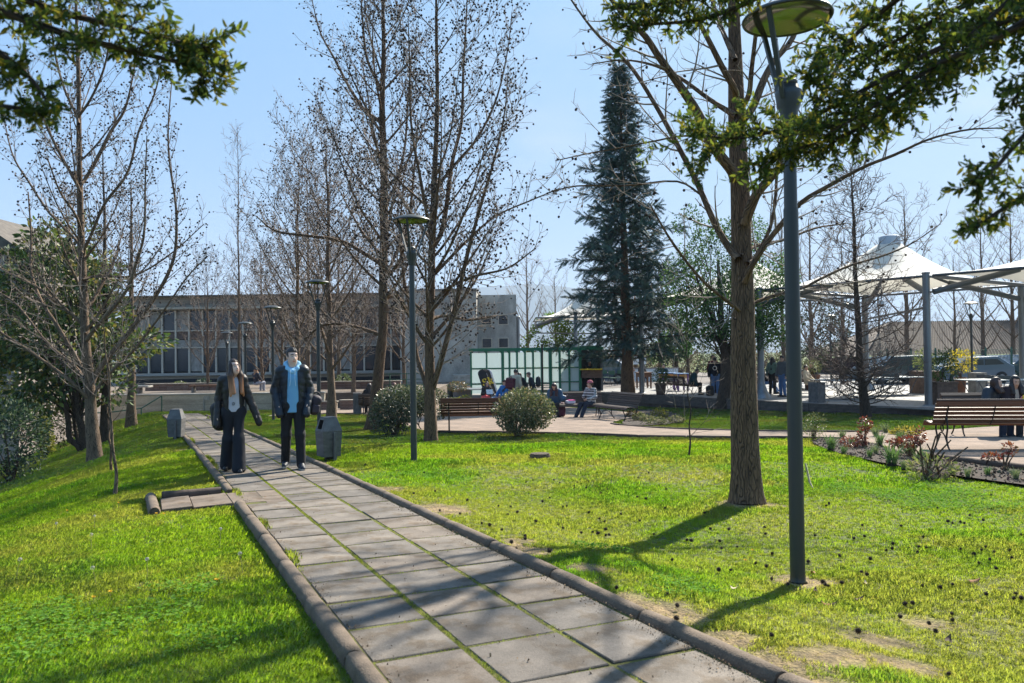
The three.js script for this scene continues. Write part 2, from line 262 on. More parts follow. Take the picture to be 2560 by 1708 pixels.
/* ground sheet */
const grassTex = tex(512, (u, v) => { const a = fbm(u * 20, v * 20, 4, 20, 41), b = vn(u * 170, v * 170, 170, 42), k = 0.5 + 0.4 * a + 0.4 * (b - 0.5); return [k, k, k * 0.95]; });
{
  const steps = (a, b, fn) => { const r = [a]; while (r[r.length - 1] < b) r.push(r[r.length - 1] + fn(r[r.length - 1])); return r; };
  const ds = steps(-8, 900, (d) => (d < 0 ? 0.5 : d < 45 ? 0.1 + d * 0.012 : (d - 38) * 0.12));
  const xr = steps(0, 700, (x) => (x < 8 ? 0.16 : 0.16 + (x - 8) * 0.06)), xs = [...xr.slice(1).map((x) => -x).reverse(), ...xr];
  const pos = [], col = [], uv = [], idx = [];
  for (const d of ds) for (const x of xs) {
    const i = lawnInfo(x, -d), y = groundY(x, -d); pos.push(x, y, -d); uv.push(x / 1.6, -d / 1.6);
    let c = [lerp(0.12, 0.26, i.dry), lerp(0.19, 0.25, i.dry), lerp(0.016, 0.06, i.dry)];
    const b = i.bare, t = 0.85 + 0.3 * vn(x * 4, d * 4, 0, 3); c = [lerp(c[0], 0.40, b) * t, lerp(c[1], 0.28, b) * t, lerp(c[2], 0.15, b) * t];
    col.push(...c);
  }
  const n = xs.length; for (let j = 0; j + 1 < ds.length; j++) for (let i = 0; i + 1 < n; i++) { const a = j * n + i; idx.push(a, a + 1, a + n, a + 1, a + n + 1, a + n); }
  const g = new THREE.BufferGeometry(); g.setAttribute('position', new THREE.Float32BufferAttribute(pos, 3)); g.setAttribute('color', new THREE.Float32BufferAttribute(col, 3)); g.setAttribute('uv', new THREE.Float32BufferAttribute(uv, 2)); g.setIndex(idx); g.computeVertexNormals();
  struct('lawn', g, std({ vertexColors: true, map: grassTex, bumpMap: speckBump, bumpScale: 0.02, roughness: 1 }));
}
function sheet(poly, up, name, mat, cell = 0.35) { // a sheet that follows the ground inside an outline
  const shape = new THREE.Shape(poly.map(([x, z]) => new THREE.Vector2(x, -z)));
  const flat = new THREE.ShapeGeometry(shape), tri = flat.toNonIndexed().attributes.position; let list = [];
  for (let i = 0; i < tri.count; i += 3) list.push([0, 1, 2].map((k) => [tri.getX(i + k), tri.getY(i + k)]));
  for (let pass = 0; pass < 14; pass++) { const out = []; let cut = false; for (const t of list) { const L = [0, 1, 2].map((k) => Math.hypot(t[k][0] - t[(k + 1) % 3][0], t[k][1] - t[(k + 1) % 3][1])), m = L.indexOf(Math.max(...L)); if (L[m] > cell * 3) { cut = true; const a = t[m], b = t[(m + 1) % 3], c = t[(m + 2) % 3], h = [(a[0] + b[0]) / 2, (a[1] + b[1]) / 2]; out.push([a, h, c], [h, b, c]); } else out.push(t); } list = out; if (!cut) break; }
  const pos = [], uv = []; for (const t of list) for (const p of t) { pos.push(p[0], groundY(p[0], -p[1]) + up, -p[1]); uv.push(p[0] / 2, p[1] / 2); }
  const g = new THREE.BufferGeometry(); g.setAttribute('position', new THREE.Float32BufferAttribute(pos, 3)); g.setAttribute('uv', new THREE.Float32BufferAttribute(uv, 2)); const w = mergeVertices(g); w.computeVertexNormals();
  return struct(name, w, mat);
}
sheet(gravelPoly, 0.03, 'gravel_path', MAT.gravel);
sheet(bedPoly, 0.04, 'flower_bed_soil', MAT.soil);
sheet(bedMid, 0.045, 'flower_bed_soil_001', MAT.soil);
{ // clods, chips and dry litter on the beds
  const r = rng(321), m = [], c = [], g = new THREE.DodecahedronGeometry(1, 0);
  for (const [poly, n] of [[bedPoly, 2600], [bedMid, 900]]) { const xs = poly.map((p) => p[0]), zs = poly.map((p) => p[1]), x0 = Math.min(...xs), x1 = Math.max(...xs), z0 = Math.min(...zs), z1 = Math.max(...zs); for (let i = 0; i < n; i++) { const x = lerp(x0, x1, r()), z = lerp(z0, z1, r()); if (!inside(poly, x, z)) continue; const k = 0.006 + 0.022 * r() * r(), t = r(); m.push(xf(V(x, groundY(x, z) + 0.045, z), new THREE.Quaternion().setFromEuler(new THREE.Euler(r() * 6, r() * 6, r() * 6)), V(k * (1 + r()), k * 0.6, k))); c.push(t < 0.75 ? lin(0.09 + 0.05 * r(), 0.06 + 0.04 * r(), 0.04 + 0.03 * r()) : t < 0.97 ? lin(0.22, 0.145, 0.085) : lin(0.36, 0.29, 0.21)); } }
  const o = instances('bed_litter', g, std({ roughness: 1 }), m, c); o.userData = { kind: 'stuff', label: 'crumbled soil, chips and dry litter on the flower beds', category: 'soil' };
}

/* paved path: bed, slabs, kerb stones */
const path = struct('paved_path');
{
  const pos = [], uv = [], idx = [], n = 120; for (let i = 0; i <= n; i++) { const s = -2.5 + 36 * i / n; for (const l of [PL - 0.06, PR + 0.06]) { const p = pathPoint(s, l, 0.034); pos.push(p.x, p.y, p.z); uv.push(l, s); } if (i < n) { const a = 2 * i; idx.push(a, a + 1, a + 2, a + 1, a + 3, a + 2); } }
  const g = new THREE.BufferGeometry(); g.setAttribute('position', new THREE.Float32BufferAttribute(pos, 3)); g.setAttribute('uv', new THREE.Float32BufferAttribute(uv, 2)); g.setIndex(idx); g.computeVertexNormals();
  part('path_bed', g, std({ color: lin(0.19, 0.19, 0.035), map: speck, bumpMap: speckBump, bumpScale: 0.01, roughness: 1 }), path);
}
const slabGeo = (w, h, k) => { const o = k * 0.37, sh = new THREE.Shape([[-w / 2, -h / 2], [w / 2, -h / 2], [w / 2, h / 2], [-w / 2, h / 2]].map(([x, y]) => new THREE.Vector2(x + o, y + o * 1.7))); const g = new THREE.ExtrudeGeometry(sh, { depth: 0.03, bevelEnabled: true, bevelSize: 0.005, bevelThickness: 0.005, bevelOffset: -0.005, bevelSegments: 1, steps: 1 }); g.translate(-o, -o * 1.7, 0); g.rotateX(-Math.PI / 2); return g; };
{
  const r = rng(5), geos = [0, 1, 2, 3, 4].map((k) => slabGeo(0.478, 0.484, k)), left = [0, 1, 2].map((k) => slabGeo(0.42, 0.484, k)), rightG = [0, 1, 2].map((k) => slabGeo(0.43, 0.484, k)), small = [0, 1].map((k) => slabGeo(0.215, 0.484, k));
  for (let i = -4; i * PITCH < 32.5; i++) for (let c = 0; c < 3; c++) {
    const s = (i + 0.5) * PITCH + (r() - 0.5) * 0.012, stub = c === 0 && s > PLAT.s0 - 0.22 && s < PLAT.s1 + 0.16;
    const l = stub ? -0.119 : [-0.225, 0.2525, 0.735][c], p = pathPoint(s, l, 0.006 + (r() - 0.5) * 0.008);
    const list = stub ? small : c === 0 ? left : c === 2 ? rightG : geos, m = part('slab', list[Math.floor(r() * list.length)], stub ? MAT.slabWarm : MAT.slab[Math.floor(r() * 6)], path);
    m.position.copy(p); m.rotation.set((r() - 0.5) * 0.018 - SL * 0.9, pathTurn(s) + (r() - 0.5) * 0.02, (r() - 0.5) * 0.018 - SL * 0.4, 'YXZ');
  }
}
const logGeo = (L, rad, k) => { const q = rng(k + 3), n = 9, pts = []; for (let i = 0; i <= n; i++) { const t = i / n, e = Math.min(t, 1 - t) * L; pts.push([(q() - 0.5) * 0.006, (q() - 0.5) * 0.006, (0.5 - t) * L, rad * (e < 0.004 ? 0.84 : 1) * (1 + (q() - 0.5) * 0.06)]); } pts.splice(1, 0, [0, 0, L / 2 - 0.012, rad]); pts.splice(n + 1, 0, [0, 0, -L / 2 + 0.012, rad]); const g = tube(pts, 10, 0.1, k); const c0 = new THREE.CircleGeometry(rad * 0.84, 10), c1 = c0.clone(); c0.translate(0, 0, L / 2); c1.rotateY(Math.PI); c1.translate(0, 0, -L / 2); return merge([g, c0, c1]); };
const logs = [0, 1, 2, 3].map((k) => logGeo(0.985, 0.058, k));
const stoneGeo = (k) => { const sh = new THREE.Shape([[-0.056, -0.1], [0.056, -0.1], [0.056, 0.012], [0.048, 0.036], [0.028, 0.052], [0, 0.057], [-0.028, 0.052], [-0.048, 0.036], [-0.056, 0.012]].map(([x, y]) => new THREE.Vector2(x, y))), g = new THREE.ExtrudeGeometry(sh, { depth: 0.965, steps: 8, bevelEnabled: true, bevelSize: 0.006, bevelThickness: 0.01, bevelOffset: -0.006, bevelSegments: 1 }), p = g.attributes.position; g.translate(0, 0, -0.4825); for (let i = 0; i < p.count; i++) { const z = p.getZ(i), x = p.getX(i), y = p.getY(i), e = 0.009 * (fbm(z * 5 + k * 9, Math.atan2(y, x) * 1.3 + 5, 3, 0, k) - 0.5), c = Math.abs(z) > 0.47 ? -0.006 * hash(Math.round(x * 200), Math.round(y * 200), k) : 0; p.setXYZ(i, x * (1 + (e + c) * 14), y + e * 1.2 + c, z); } return toCreasedNormals(g, 0.9); };
const stones = [0, 1, 2, 3, 4].map(stoneGeo);
function kerbRow(name, pts, mat, rad = 1, up = 0.036) { // kerb stones laid end to end along points on the ground
  const grp = struct(name); const c = new THREE.CatmullRomCurve3(pts), n = Math.max(1, Math.round(c.getLength())), q = c.getSpacedPoints(n), r = rng(n * 7 + 1);
  for (let i = 0; i < n; i++) { const a = q[i].clone(), b = q[i + 1].clone(); a.y = groundY(a.x, a.z) + up; b.y = groundY(b.x, b.z) + up; const round = name.includes('log') || name.includes('stub'), m = part('kerb_stone', round ? logs[i % 4] : stones[Math.floor(r() * 5)], mat, grp); m.position.copy(a).add(b).multiplyScalar(0.5); m.position.y += (r() - 0.5) * 0.008; m.lookAt(b.x, b.y, b.z); if (round) m.rotateZ(r() * 6); else m.rotateZ((r() - 0.5) * 0.06); m.scale.set(rad, rad, a.distanceTo(b) / 1.0); }
  return grp;
}
const pathLine = (s0, s1, l, step = 2) => { const r = []; const n = Math.max(1, Math.ceil((s1 - s0) / step)); for (let i = 0; i <= n; i++) r.push(pathPoint(lerp(s0, s1, i / n), l)); return r; };
kerbRow('path_kerb_right', pathLine(-3, 30, PR + 0.056), MAT.kerb, 0.9);
kerbRow('path_kerb_left', pathLine(-3, PLAT.s0 - 0.05, PL - 0.055), MAT.kerb, 0.9);
kerbRow('path_kerb_left_001', pathLine(PLAT.s1 + 0.02, 30.5, PL - 0.055), MAT.kerb, 0.9);
kerbRow('stub_kerb_end', [pathPoint(PLAT.s0 - 0.1, PLAT.l0 - 0.03), pathPoint(PLAT.s1 + 0.15, PLAT.l0 - 0.06)], MAT.kerb);
kerbRow('stub_kerb_back', [pathPoint(PLAT.s1 + 0.04, PLAT.l0 + 0.05), pathPoint(PLAT.s1 + 0.02, PL - 0.14)], MAT.kerbDark, 1, 0.05);
{ // the little paved stub beside the path
  const stub = struct('paved_stub'); const w = [0.3, 0.39, 0.39];
  let l = PLAT.l0 + 0.04; const mid = (PLAT.s0 + PLAT.s1) / 2;
  w.forEach((k, i) => { const last = i === 2, wd = last ? 0.44 : k - 0.008, g = slabGeo(wd, PLAT.s1 - PLAT.s0 - 0.05, i + 2); const m = part('slab', g, MAT.slabWarm, stub); m.position.copy(pathPoint(mid, l + wd / 2, 0.002)); m.rotation.set(-SL, pathTurn(mid), i === 2 ? -SL * 0.4 : 0.03, 'YXZ'); l += k; });
}
kerbRow('gravel_kerb', [[1095, 1083], [1200, 1085], [1300, 1086], [1400, 1088], [1600, 1095], [1800, 1098], [2030, 1099], [2110, 1102]].map(([a, b]) => G(a, b)), MAT.kerbDark, 0.75, 0.03);
kerbRow('gravel_kerb_001', [[1528, 1062], [1560, 1067], [1650, 1073], [1780, 1079], [2000, 1083], [2260, 1083]].map(([a, b]) => G(a, b)), MAT.kerbDark, 0.7, 0.03);
kerbRow('gravel_kerb_002', [[690, 1038], [780, 1037], [920, 1036]].map(([a, b]) => G(a, b)), MAT.kerbDark, 0.8, 0.03);
kerbRow('bed_log_edge', [[2300, 1148], [2420, 1163], [2560, 1183], [2700, 1200]].map(([a, b]) => G(a, b)), MAT.kerbDark, 1.0, 0.06);

/* raised plaza */
{
  const shape = new THREE.Shape(plazaPoly.map(([x, z]) => new THREE.Vector2(x, -z)));
  const g = new THREE.ExtrudeGeometry(shape, { depth: 0.9, bevelEnabled: false }); g.rotateX(-Math.PI / 2); g.translate(0, PLAZA_Y - 0.94, 0);
  const plaza = struct('plaza', g, MAT.plazaEdge);
  // paving tiles of the plaza: near ones as pieces
  const e0 = V(plazaEdge[3][0], 0, plazaEdge[3][1]), e1 = V(plazaEdge[0][0], 0, plazaEdge[0][1]), u = e1.clone().sub(e0).normalize(), nn = V(-u.z, 0, u.x); if (nn.x < 0) nn.negate();
  const r = rng(8), mats = [0.40, 0.36, 0.43].map((k) => std({ color: lin(k, k * 0.985, k * 0.96), map: speck, roughness: 0.75 }));
  const L = e1.distanceTo(e0), tg = box(1.19, 0.04, 1.19), big = [];
  const put = (a, b) => { const p = e0.clone().addScaledVector(u, a).addScaledVector(nn, b); return V(p.x, PLAZA_Y - 0.02, p.z); };
  let count = 0;
  for (let j = 0; j < 26; j++) for (let i = -5; i * 1.2 < L + 14; i++) { const p = put((i + 0.5) * 1.2, 0.62 + j * 1.2); if (!inside(plazaPoly, p.x, p.z)) continue; const turn = Math.atan2(u.x, u.z); if (count < 260 && j < 14 && i * 1.2 < L) { const m = part('paving_tile', tg, mats[Math.floor(r() * 3)], plaza); m.position.copy(p); m.rotation.y = turn; count++; } else { const t = tg.clone(); t.rotateY(turn); t.translate(p.x, p.y, p.z); big.push(t); } }
  part('far_paving', big, mats[0], plaza, 'stuff');
  // edge stones
  const ed = plazaEdge.slice(0, 7); for (let k = 0; k + 1 < ed.length; k++) { const a = V(ed[k][0], 0, ed[k][1]), b = V(ed[k + 1][0], 0, ed[k + 1][1]), n = Math.round(a.distanceTo(b) / 1.1); const dir = b.clone().sub(a); for (let i = 0; i < n; i++) { const c = a.clone().addScaledVector(dir, (i + 0.5) / n), m = part('edge_stone', box(0.16, 0.42, dir.length() / n - 0.012, 0, 0, 0, 0.008), MAT.plazaEdge, plaza); m.position.set(c.x, PLAZA_Y - 0.195, c.z); m.rotation.y = Math.atan2(dir.x, dir.z); } }
}
/* far hills, in haze */
scene.fog = new THREE.FogExp2(new THREE.Color().setRGB(0.62, 0.76, 0.95), 0.0002);
{
  const ridge = (name, dist, base, prof) => { const pos = [], idx = [], n = 120; for (let i = 0; i <= n; i++) { const px = -900 + 4400 * i / n, x = (px - 1280) / F * dist, h = prof(px); for (let k = 0; k < 4; k++) { const t = k / 3; pos.push(x * (1 - 0.1 * (1 - t)), lerp(-4, h, Math.pow(t, 1.2)) + (k && k < 3 ? (vn(i * 0.7, k, 0, 5) - 0.5) * h * 0.12 : 0), -dist * (0.8 + 0.2 * t)); } } for (let i = 0; i < n; i++) for (let k = 0; k < 3; k++) { const a = i * 4 + k; idx.push(a, a + 4, a + 1, a + 1, a + 4, a + 5); } const g = new THREE.BufferGeometry(); g.setAttribute('position', new THREE.Float32BufferAttribute(pos, 3)); g.setIndex(idx); g.computeVertexNormals(); return struct(name, g, MAT.hill); };
  const at = (px, y, dist) => (HZ + 0.0135 * (1280 - px) - y) / F * dist;
  ridge('hills', 5000, 0, (px) => { const y = 752 - 42 * Math.exp(-(((px - 1330) / 260) ** 2)) + 95 * sst(1480, 2000, px) - 16 * Math.exp(-(((px - 650) / 160) ** 2)) + 14 * (fbm(px * 0.006, 3, 4, 0, 9) - 0.5); return at(px, y, 5000); });
}
/* ---------- trees ---------- */
const ballGeo = new THREE.IcosahedronGeometry(1, 0);
const spikyGeo = (() => { const l = [new THREE.IcosahedronGeometry(0.72, 1)], n = 44; for (let i = 0; i < n; i++) { const y = 1 - 2 * (i + 0.5) / n, a = i * 2.39996, q = Math.sqrt(1 - y * y), c = new THREE.ConeGeometry(0.13, 0.62, 3, 1, true); c.translate(0, 0.92, 0); c.applyQuaternion(new THREE.Quaternion().setFromUnitVectors(UPV, V(Math.cos(a) * q, y, Math.sin(a) * q))); l.push(c); } return merge(l); })();
function along(pts, t) { const k = clamp(t, 0, 0.9999) * (pts.length - 1), i = Math.floor(k), f = k - i, a = pts[i], b = pts[i + 1]; return [lerp(a[0], b[0], f), lerp(a[1], b[1], f), lerp(a[2], b[2], f), lerp(a[3], b[3], f), b[0] - a[0], b[1] - a[1], b[2] - a[2]]; }
function shoot(p, dir, len, r0, rnd, { up = 0.25, wig = 0.18, n = 6, r1 = 0.25 } = {}) {
  const d = dir.clone().normalize(), pts = [[p[0], p[1], p[2], r0]], q = V(p[0], p[1], p[2]);
  for (let i = 1; i <= n; i++) { d.x += (rnd() - 0.5) * wig; d.z += (rnd() - 0.5) * wig; d.y += (rnd() - 0.5) * wig + up / n; d.normalize(); q.addScaledVector(d, len / n); pts.push([q.x, q.y, q.z, r0 * lerp(1, r1, i / n)]); }
  return pts;
}
const polyLen = (pts) => { let L = 0; for (let i = 1; i < pts.length; i++) L += Math.hypot(pts[i][0] - pts[i - 1][0], pts[i][1] - pts[i - 1][1], pts[i][2] - pts[i - 1][2]); return L; };
const resample = (pts, n) => { const c = new THREE.CatmullRomCurve3(pts.map((p) => V(p[0], p[1], p[2])), false, 'centripetal').getPoints(n); return c.map((p, i) => [p.x, p.y, p.z, along(pts, i / n)[3]]); };
const side = (t, ang, rnd) => { const a = V(t[4], t[5], t[6]).normalize(), b = V(rnd() - 0.5, rnd() - 0.5, rnd() - 0.5).cross(a).normalize(); return a.multiplyScalar(Math.cos(ang)).addScaledVector(b, Math.sin(ang)); };
function autoLimbs(trunk, n, rnd, { from = 0.2, to = 0.97, len = 3.2, ang = 0.85, up = 0.75, thick = 0.42 } = {}) {
  const out = []; for (let i = 0; i < n; i++) { const t = lerp(from, to, (i + rnd() * 0.8) / n), p = along(trunk, t), a = i * 2.4 + rnd() * 0.9; const k = Math.sin(Math.PI * clamp(0.28 + 0.72 * (t - from) / (1 - from), 0, 1)) * 0.75 + 0.25 * (1 - t); out.push(shoot(p, V(Math.cos(a) * Math.sin(ang), Math.cos(ang), Math.sin(a) * Math.sin(ang)), len * (0.5 + k * 0.7) * (0.75 + 0.5 * rnd()), Math.min(p[3] * thick * (0.7 + 0.5 * rnd()), 0.06), rnd, { up, wig: 0.13, n: 9, r1: 0.14 })); } return out;
}
function bareTree({ name = 'sweetgum_tree', label, base, trunk, limbs = [], seed = 1, d2 = 3.2, d3 = 7, len2 = 0.9, len3 = 0.34, balls = 0.5, ballR = 0.019, bark = MAT.bark, twig = MAT.twig, group, up2 = 0.55, ang2 = 0.75, sides = 12, twigR = 0.0042, lump = 0.14, ballMat = MAT.seed }) {
  const rnd = rng(seed * 977 + 5), o = thing(name, label, 'tree', base, 0, group);
  part('trunk', tube(resample(trunk, Math.max(14, trunk.length * 4)), sides, lump, seed), bark, o);
  const twigs = [], ballsM = []; const tips = [];
  const third = (p2, scale) => { const n3 = Math.max(2, Math.round(polyLen(p2) * d3)); for (let j = 0; j < n3; j++) { const q = along(p2, 0.12 + 0.88 * (j + rnd()) / n3), p3 = shoot(q, side(q, 0.55 + rnd() * 0.5, rnd), len3 * (0.35 + rnd() * 0.9) * scale, twigR * (0.8 + rnd() * 0.5), rnd, { up: 0.35, wig: 0.5, n: 3, r1: 0.5 }); twigs.push(tube(p3, 3)); tips.push(p3[3]); if (rnd() < 0.3) { const q2 = along(p3, 0.5); const p4 = shoot(q2, side(q2, 0.7, rnd), len3 * 0.4 * rnd() + 0.05, twigR * 0.7, rnd, { n: 2, up: 0.2 }); twigs.push(tube(p4, 3)); tips.push(p4[2]); } } };
  for (const lb of limbs) {
    const L = resample(lb, Math.max(8, lb.length * 3)); part('limb', tube(L, L[0][3] > 0.03 ? 8 : 6, 0.08, seed), bark, o);
    const len = polyLen(L), n2 = Math.max(3, Math.round(len * d2));
    for (let i = 0; i < n2; i++) { const t = 0.14 + 0.86 * (i + rnd()) / n2, p = along(L, t); const p2 = shoot(p, side(p, ang2 * (0.7 + 0.6 * rnd()), rnd), len2 * (0.35 + 0.85 * rnd()) * (1.15 - 0.5 * t), Math.min(Math.max(p[3] * 0.42, twigR * 1.3), 0.013), rnd, { up: up2, wig: 0.26, n: 5, r1: 0.35 }); twigs.push(tube(p2, 4)); third(p2, 1); }
    third(L.slice(Math.floor(L.length * 0.6)), 0.9);
  }
  if (trunk.length > 2) third(resample(trunk, 12).slice(8), 1.2);
  part('twigs', twigs, twig, o, 'stuff');
  for (const t of tips) if (rnd() < balls) { const r = ballR * (0.75 + rnd() * 0.4), n = rnd() < 0.25 ? 2 : 1; for (let k = 0; k < n; k++) ballsM.push(xf(V(t[0] + (rnd() - 0.5) * 0.02, t[1] - r * 0.9 - rnd() * 0.02, t[2] + (rnd() - 0.5) * 0.02), new THREE.Quaternion(), r)); }
  if (ballsM.length) instances('seed_balls', ballGeo, ballMat, ballsM, null, o);
  return o;
}
// limb given as pixels [x, y, width, depth offset] read at the tree's own distance
const pxLimb = (base, list) => list.map(([x, y, w, dz = 0]) => { const d = -base.z + dz, p = atDepth(x, y, d); return [p.x - base.x, p.y - base.y, p.z - base.z, w / 2 * d / F]; });
const spread = (list, dz) => list.map(([x, y, w, z], i) => [x, y, w, z ?? dz * i / (list.length - 1)]);

{ // the large tree beside the near lamp post
  const base = G(1868, 1255), P = (l, dz = 0) => pxLimb(base, spread(l, dz));
  const trunk = P([[1868, 1262, 98], [1867, 1235, 84], [1865, 1180, 74], [1862, 1080, 67], [1858, 900, 60], [1857, 760, 56], [1855, 660, 51], [1849, 446, 46], [1842, 312, 42], [1840, 223, 38], [1838, 134, 33], [1834, 0, 28], [1830, -250, 18], [1828, -480, 8]], 0.3);
  const limbs = [
    P([[1838, 445, 30], [1831, 428, 28], [1787, 370, 26], [1746, 286, 24], [1693, 205, 21], [1648, 143, 18], [1612, 89, 16], [1550, 27, 12], [1480, -80, 9], [1440, -200, 5]], -0.9),
    P([[1846, 650, 22], [1831, 632, 18], [1791, 567, 16], [1746, 464, 14], [1679, 335, 13], [1644, 272, 11], [1586, 179, 10], [1541, 129, 8], [1496, 89, 7], [1447, 27, 5], [1390, -60, 4]], 1.0),
    P([[1840, 290, 16], [1782, 254, 11], [1702, 196, 9], [1640, 165, 7], [1560, 150, 4], [1480, 160, 3]], 0.8),
    P([[1839, 240, 20], [1836, 223, 17], [1804, 165, 15], [1773, 103, 13], [1733, 27, 10], [1690, -60, 7], [1660, -180, 4]], -0.6),
    P([[1862, 705, 18], [1880, 665, 15], [1930, 590, 14], [2005, 505, 12], [2068, 467, 11], [2161, 417, 9], [2237, 387, 8], [2321, 349, 6], [2422, 324, 5], [2514, 320, 3]], -1.2),
    P([[1868, 660, 14], [1885, 647, 11], [1925, 571, 9], [1938, 500, 8], [1943, 424, 7], [1955, 330, 5], [1975, 250, 3]], 0.6),
    P([[1862, 560, 26], [1876, 520, 28], [1894, 482, 24], [1925, 446, 22], [1961, 405, 20], [2010, 330, 16], [2060, 230, 12], [2120, 120, 9], [2180, 20, 6], [2230, -80, 4]], -1.0),
    P([[1858, 300, 22], [1882, 268, 20], [1909, 201, 18], [1935, 153, 16], [1978, 102, 14], [2010, 20, 11], [2050, -90, 7], [2080, -220, 4]], 0.9),
    P([[1855, 265, 16], [1871, 241, 14], [1879, 174, 12], [1887, 107, 11], [1898, 0, 9], [1915, -150, 5]], -0.5),
    P([[1848, 775, 12], [1825, 758, 9], [1755, 700, 8], [1679, 603, 7], [1626, 513, 4]], -0.8),
    P([[1760, 493, 6], [1700, 455, 5], [1568, 464, 5], [1434, 466, 4], [1371, 482, 3]], 0.4),
    P([[1780, 362, 6], [1724, 340, 5], [1635, 353, 5], [1550, 370, 4], [1470, 384, 4], [1389, 402, 2.5]], -0.5),
    P([[1866, 775, 12], [1885, 758, 9], [1950, 735, 9], [2008, 720, 8], [2056, 695, 7], [2126, 664, 6], [2210, 639, 5], [2281, 608, 4], [2351, 560, 2.5]], 0.7),
    P([[1852, 640, 10], [1890, 615, 8], [1960, 600, 7], [2040, 570, 5], [2110, 560, 3]], 1.5),
    P([[1838, 150, 14], [1800, 60, 11], [1770, -40, 9], [1750, -160, 5]], 1.2),
  ];
  bareTree({ label: 'large bare tree with furrowed brown bark beside the tall near lamp post', base, trunk, limbs, seed: 3, d2: 5.2, d3: 8, len2: 0.72, len3: 0.22, balls: 0.2, ballR: 0.017, sides: 20, twigR: 0.0034, lump: 0.1, up2: 0.3, ang2: 0.9, twig: MAT.twig });
}
{ // the bare tree on the left slope
  const base = G(236, 1152), P = (l, dz = 0) => pxLimb(base, spread(l, dz));
  const trunk = P([[238, 1162, 46], [236, 1135, 37], [229, 1060, 29], [225, 983, 25], [216, 880, 22], [212, 830, 21], [208, 715, 19], [202, 571, 16], [198, 408, 13], [196, 204, 10], [192, 82, 8], [188, -60, 5], [186, -180, 2]], 0.2);
  const limbs = [
    P([[226, 970, 15], [235, 945, 14], [260, 906, 13], [318, 837, 12], [367, 772, 11], [413, 699, 9], [436, 638, 8], [441, 571, 7], [439, 510, 6], [424, 408, 5], [420, 327, 4], [429, 204, 2.5]], 0.9),
    P([[217, 850, 11], [235, 825, 10], [268, 787, 9], [318, 722, 8], [344, 646, 7], [359, 592, 6], [363, 449, 4], [367, 340, 2.5]], -0.8),
    P([[202, 460, 10], [212, 449, 9], [245, 392, 9], [278, 327, 8], [310, 278, 6], [330, 200, 4], [345, 110, 2.5]], 0.7),
    P([[208, 625, 9], [222, 600, 8], [261, 510, 7], [318, 433, 6], [347, 327, 5], [388, 229, 4], [404, 150, 2]], -0.9),
    P([[221, 945, 11], [208, 925, 10], [145, 818, 9], [103, 753, 8], [77, 676, 6], [78, 600, 5], [70, 480, 3]], 0.9),
    P([[222, 1000, 10], [207, 983, 9], [165, 944, 8], [69, 875, 7], [0, 830, 5], [-60, 790, 3]], -0.6),
    P([[213, 835, 9], [207, 814, 8], [138, 753, 7], [88, 715, 6], [0, 669, 4], [-60, 620, 3]], 0.5),
    P([[200, 480, 9], [192, 461, 8], [147, 380, 7], [114, 310, 6], [80, 220, 4], [60, 120, 2]], -0.9),
    P([[197, 310, 8], [190, 286, 7], [163, 229, 6], [139, 143, 5], [125, 40, 3]], 0.6),
    P([[206, 635, 8], [192, 604, 7], [122, 531, 6], [73, 457, 5], [33, 392, 4], [10, 300, 2]], 0.9),
    P([[228, 1010, 9], [250, 960, 7], [330, 880, 6], [400, 790, 5], [470, 690, 4], [520, 640, 2]], -0.7),
    P([[207, 700, 8], [240, 690, 6], [330, 690, 5], [420, 640, 4], [510, 560, 2]], 1.0),
    P([[197, 290, 7], [225, 250, 6], [260, 170, 5], [280, 60, 3]], -0.6),
    P([[205, 590, 8], [190, 540, 6], [150, 480, 5], [120, 400, 3]], -1.4),
    P([[224, 985, 9], [200, 930, 7], [120, 860, 6], [40, 760, 4], [-20, 720, 3]], 1.6),
  ];
  limbs.push(...autoLimbs(trunk, 22, rng(44), { from: 0.4, len: 2.2, up: 0.8 }));
  bareTree({ label: 'bare tree with dark seed balls on the grass slope left of the path', base, trunk, limbs, seed: 11, d2: 5, d3: 9, len2: 1.0, len3: 0.3, balls: 0.75, ballR: 0.022, sides: 14, bark: MAT.barkPale, twigR: 0.0045 });
}
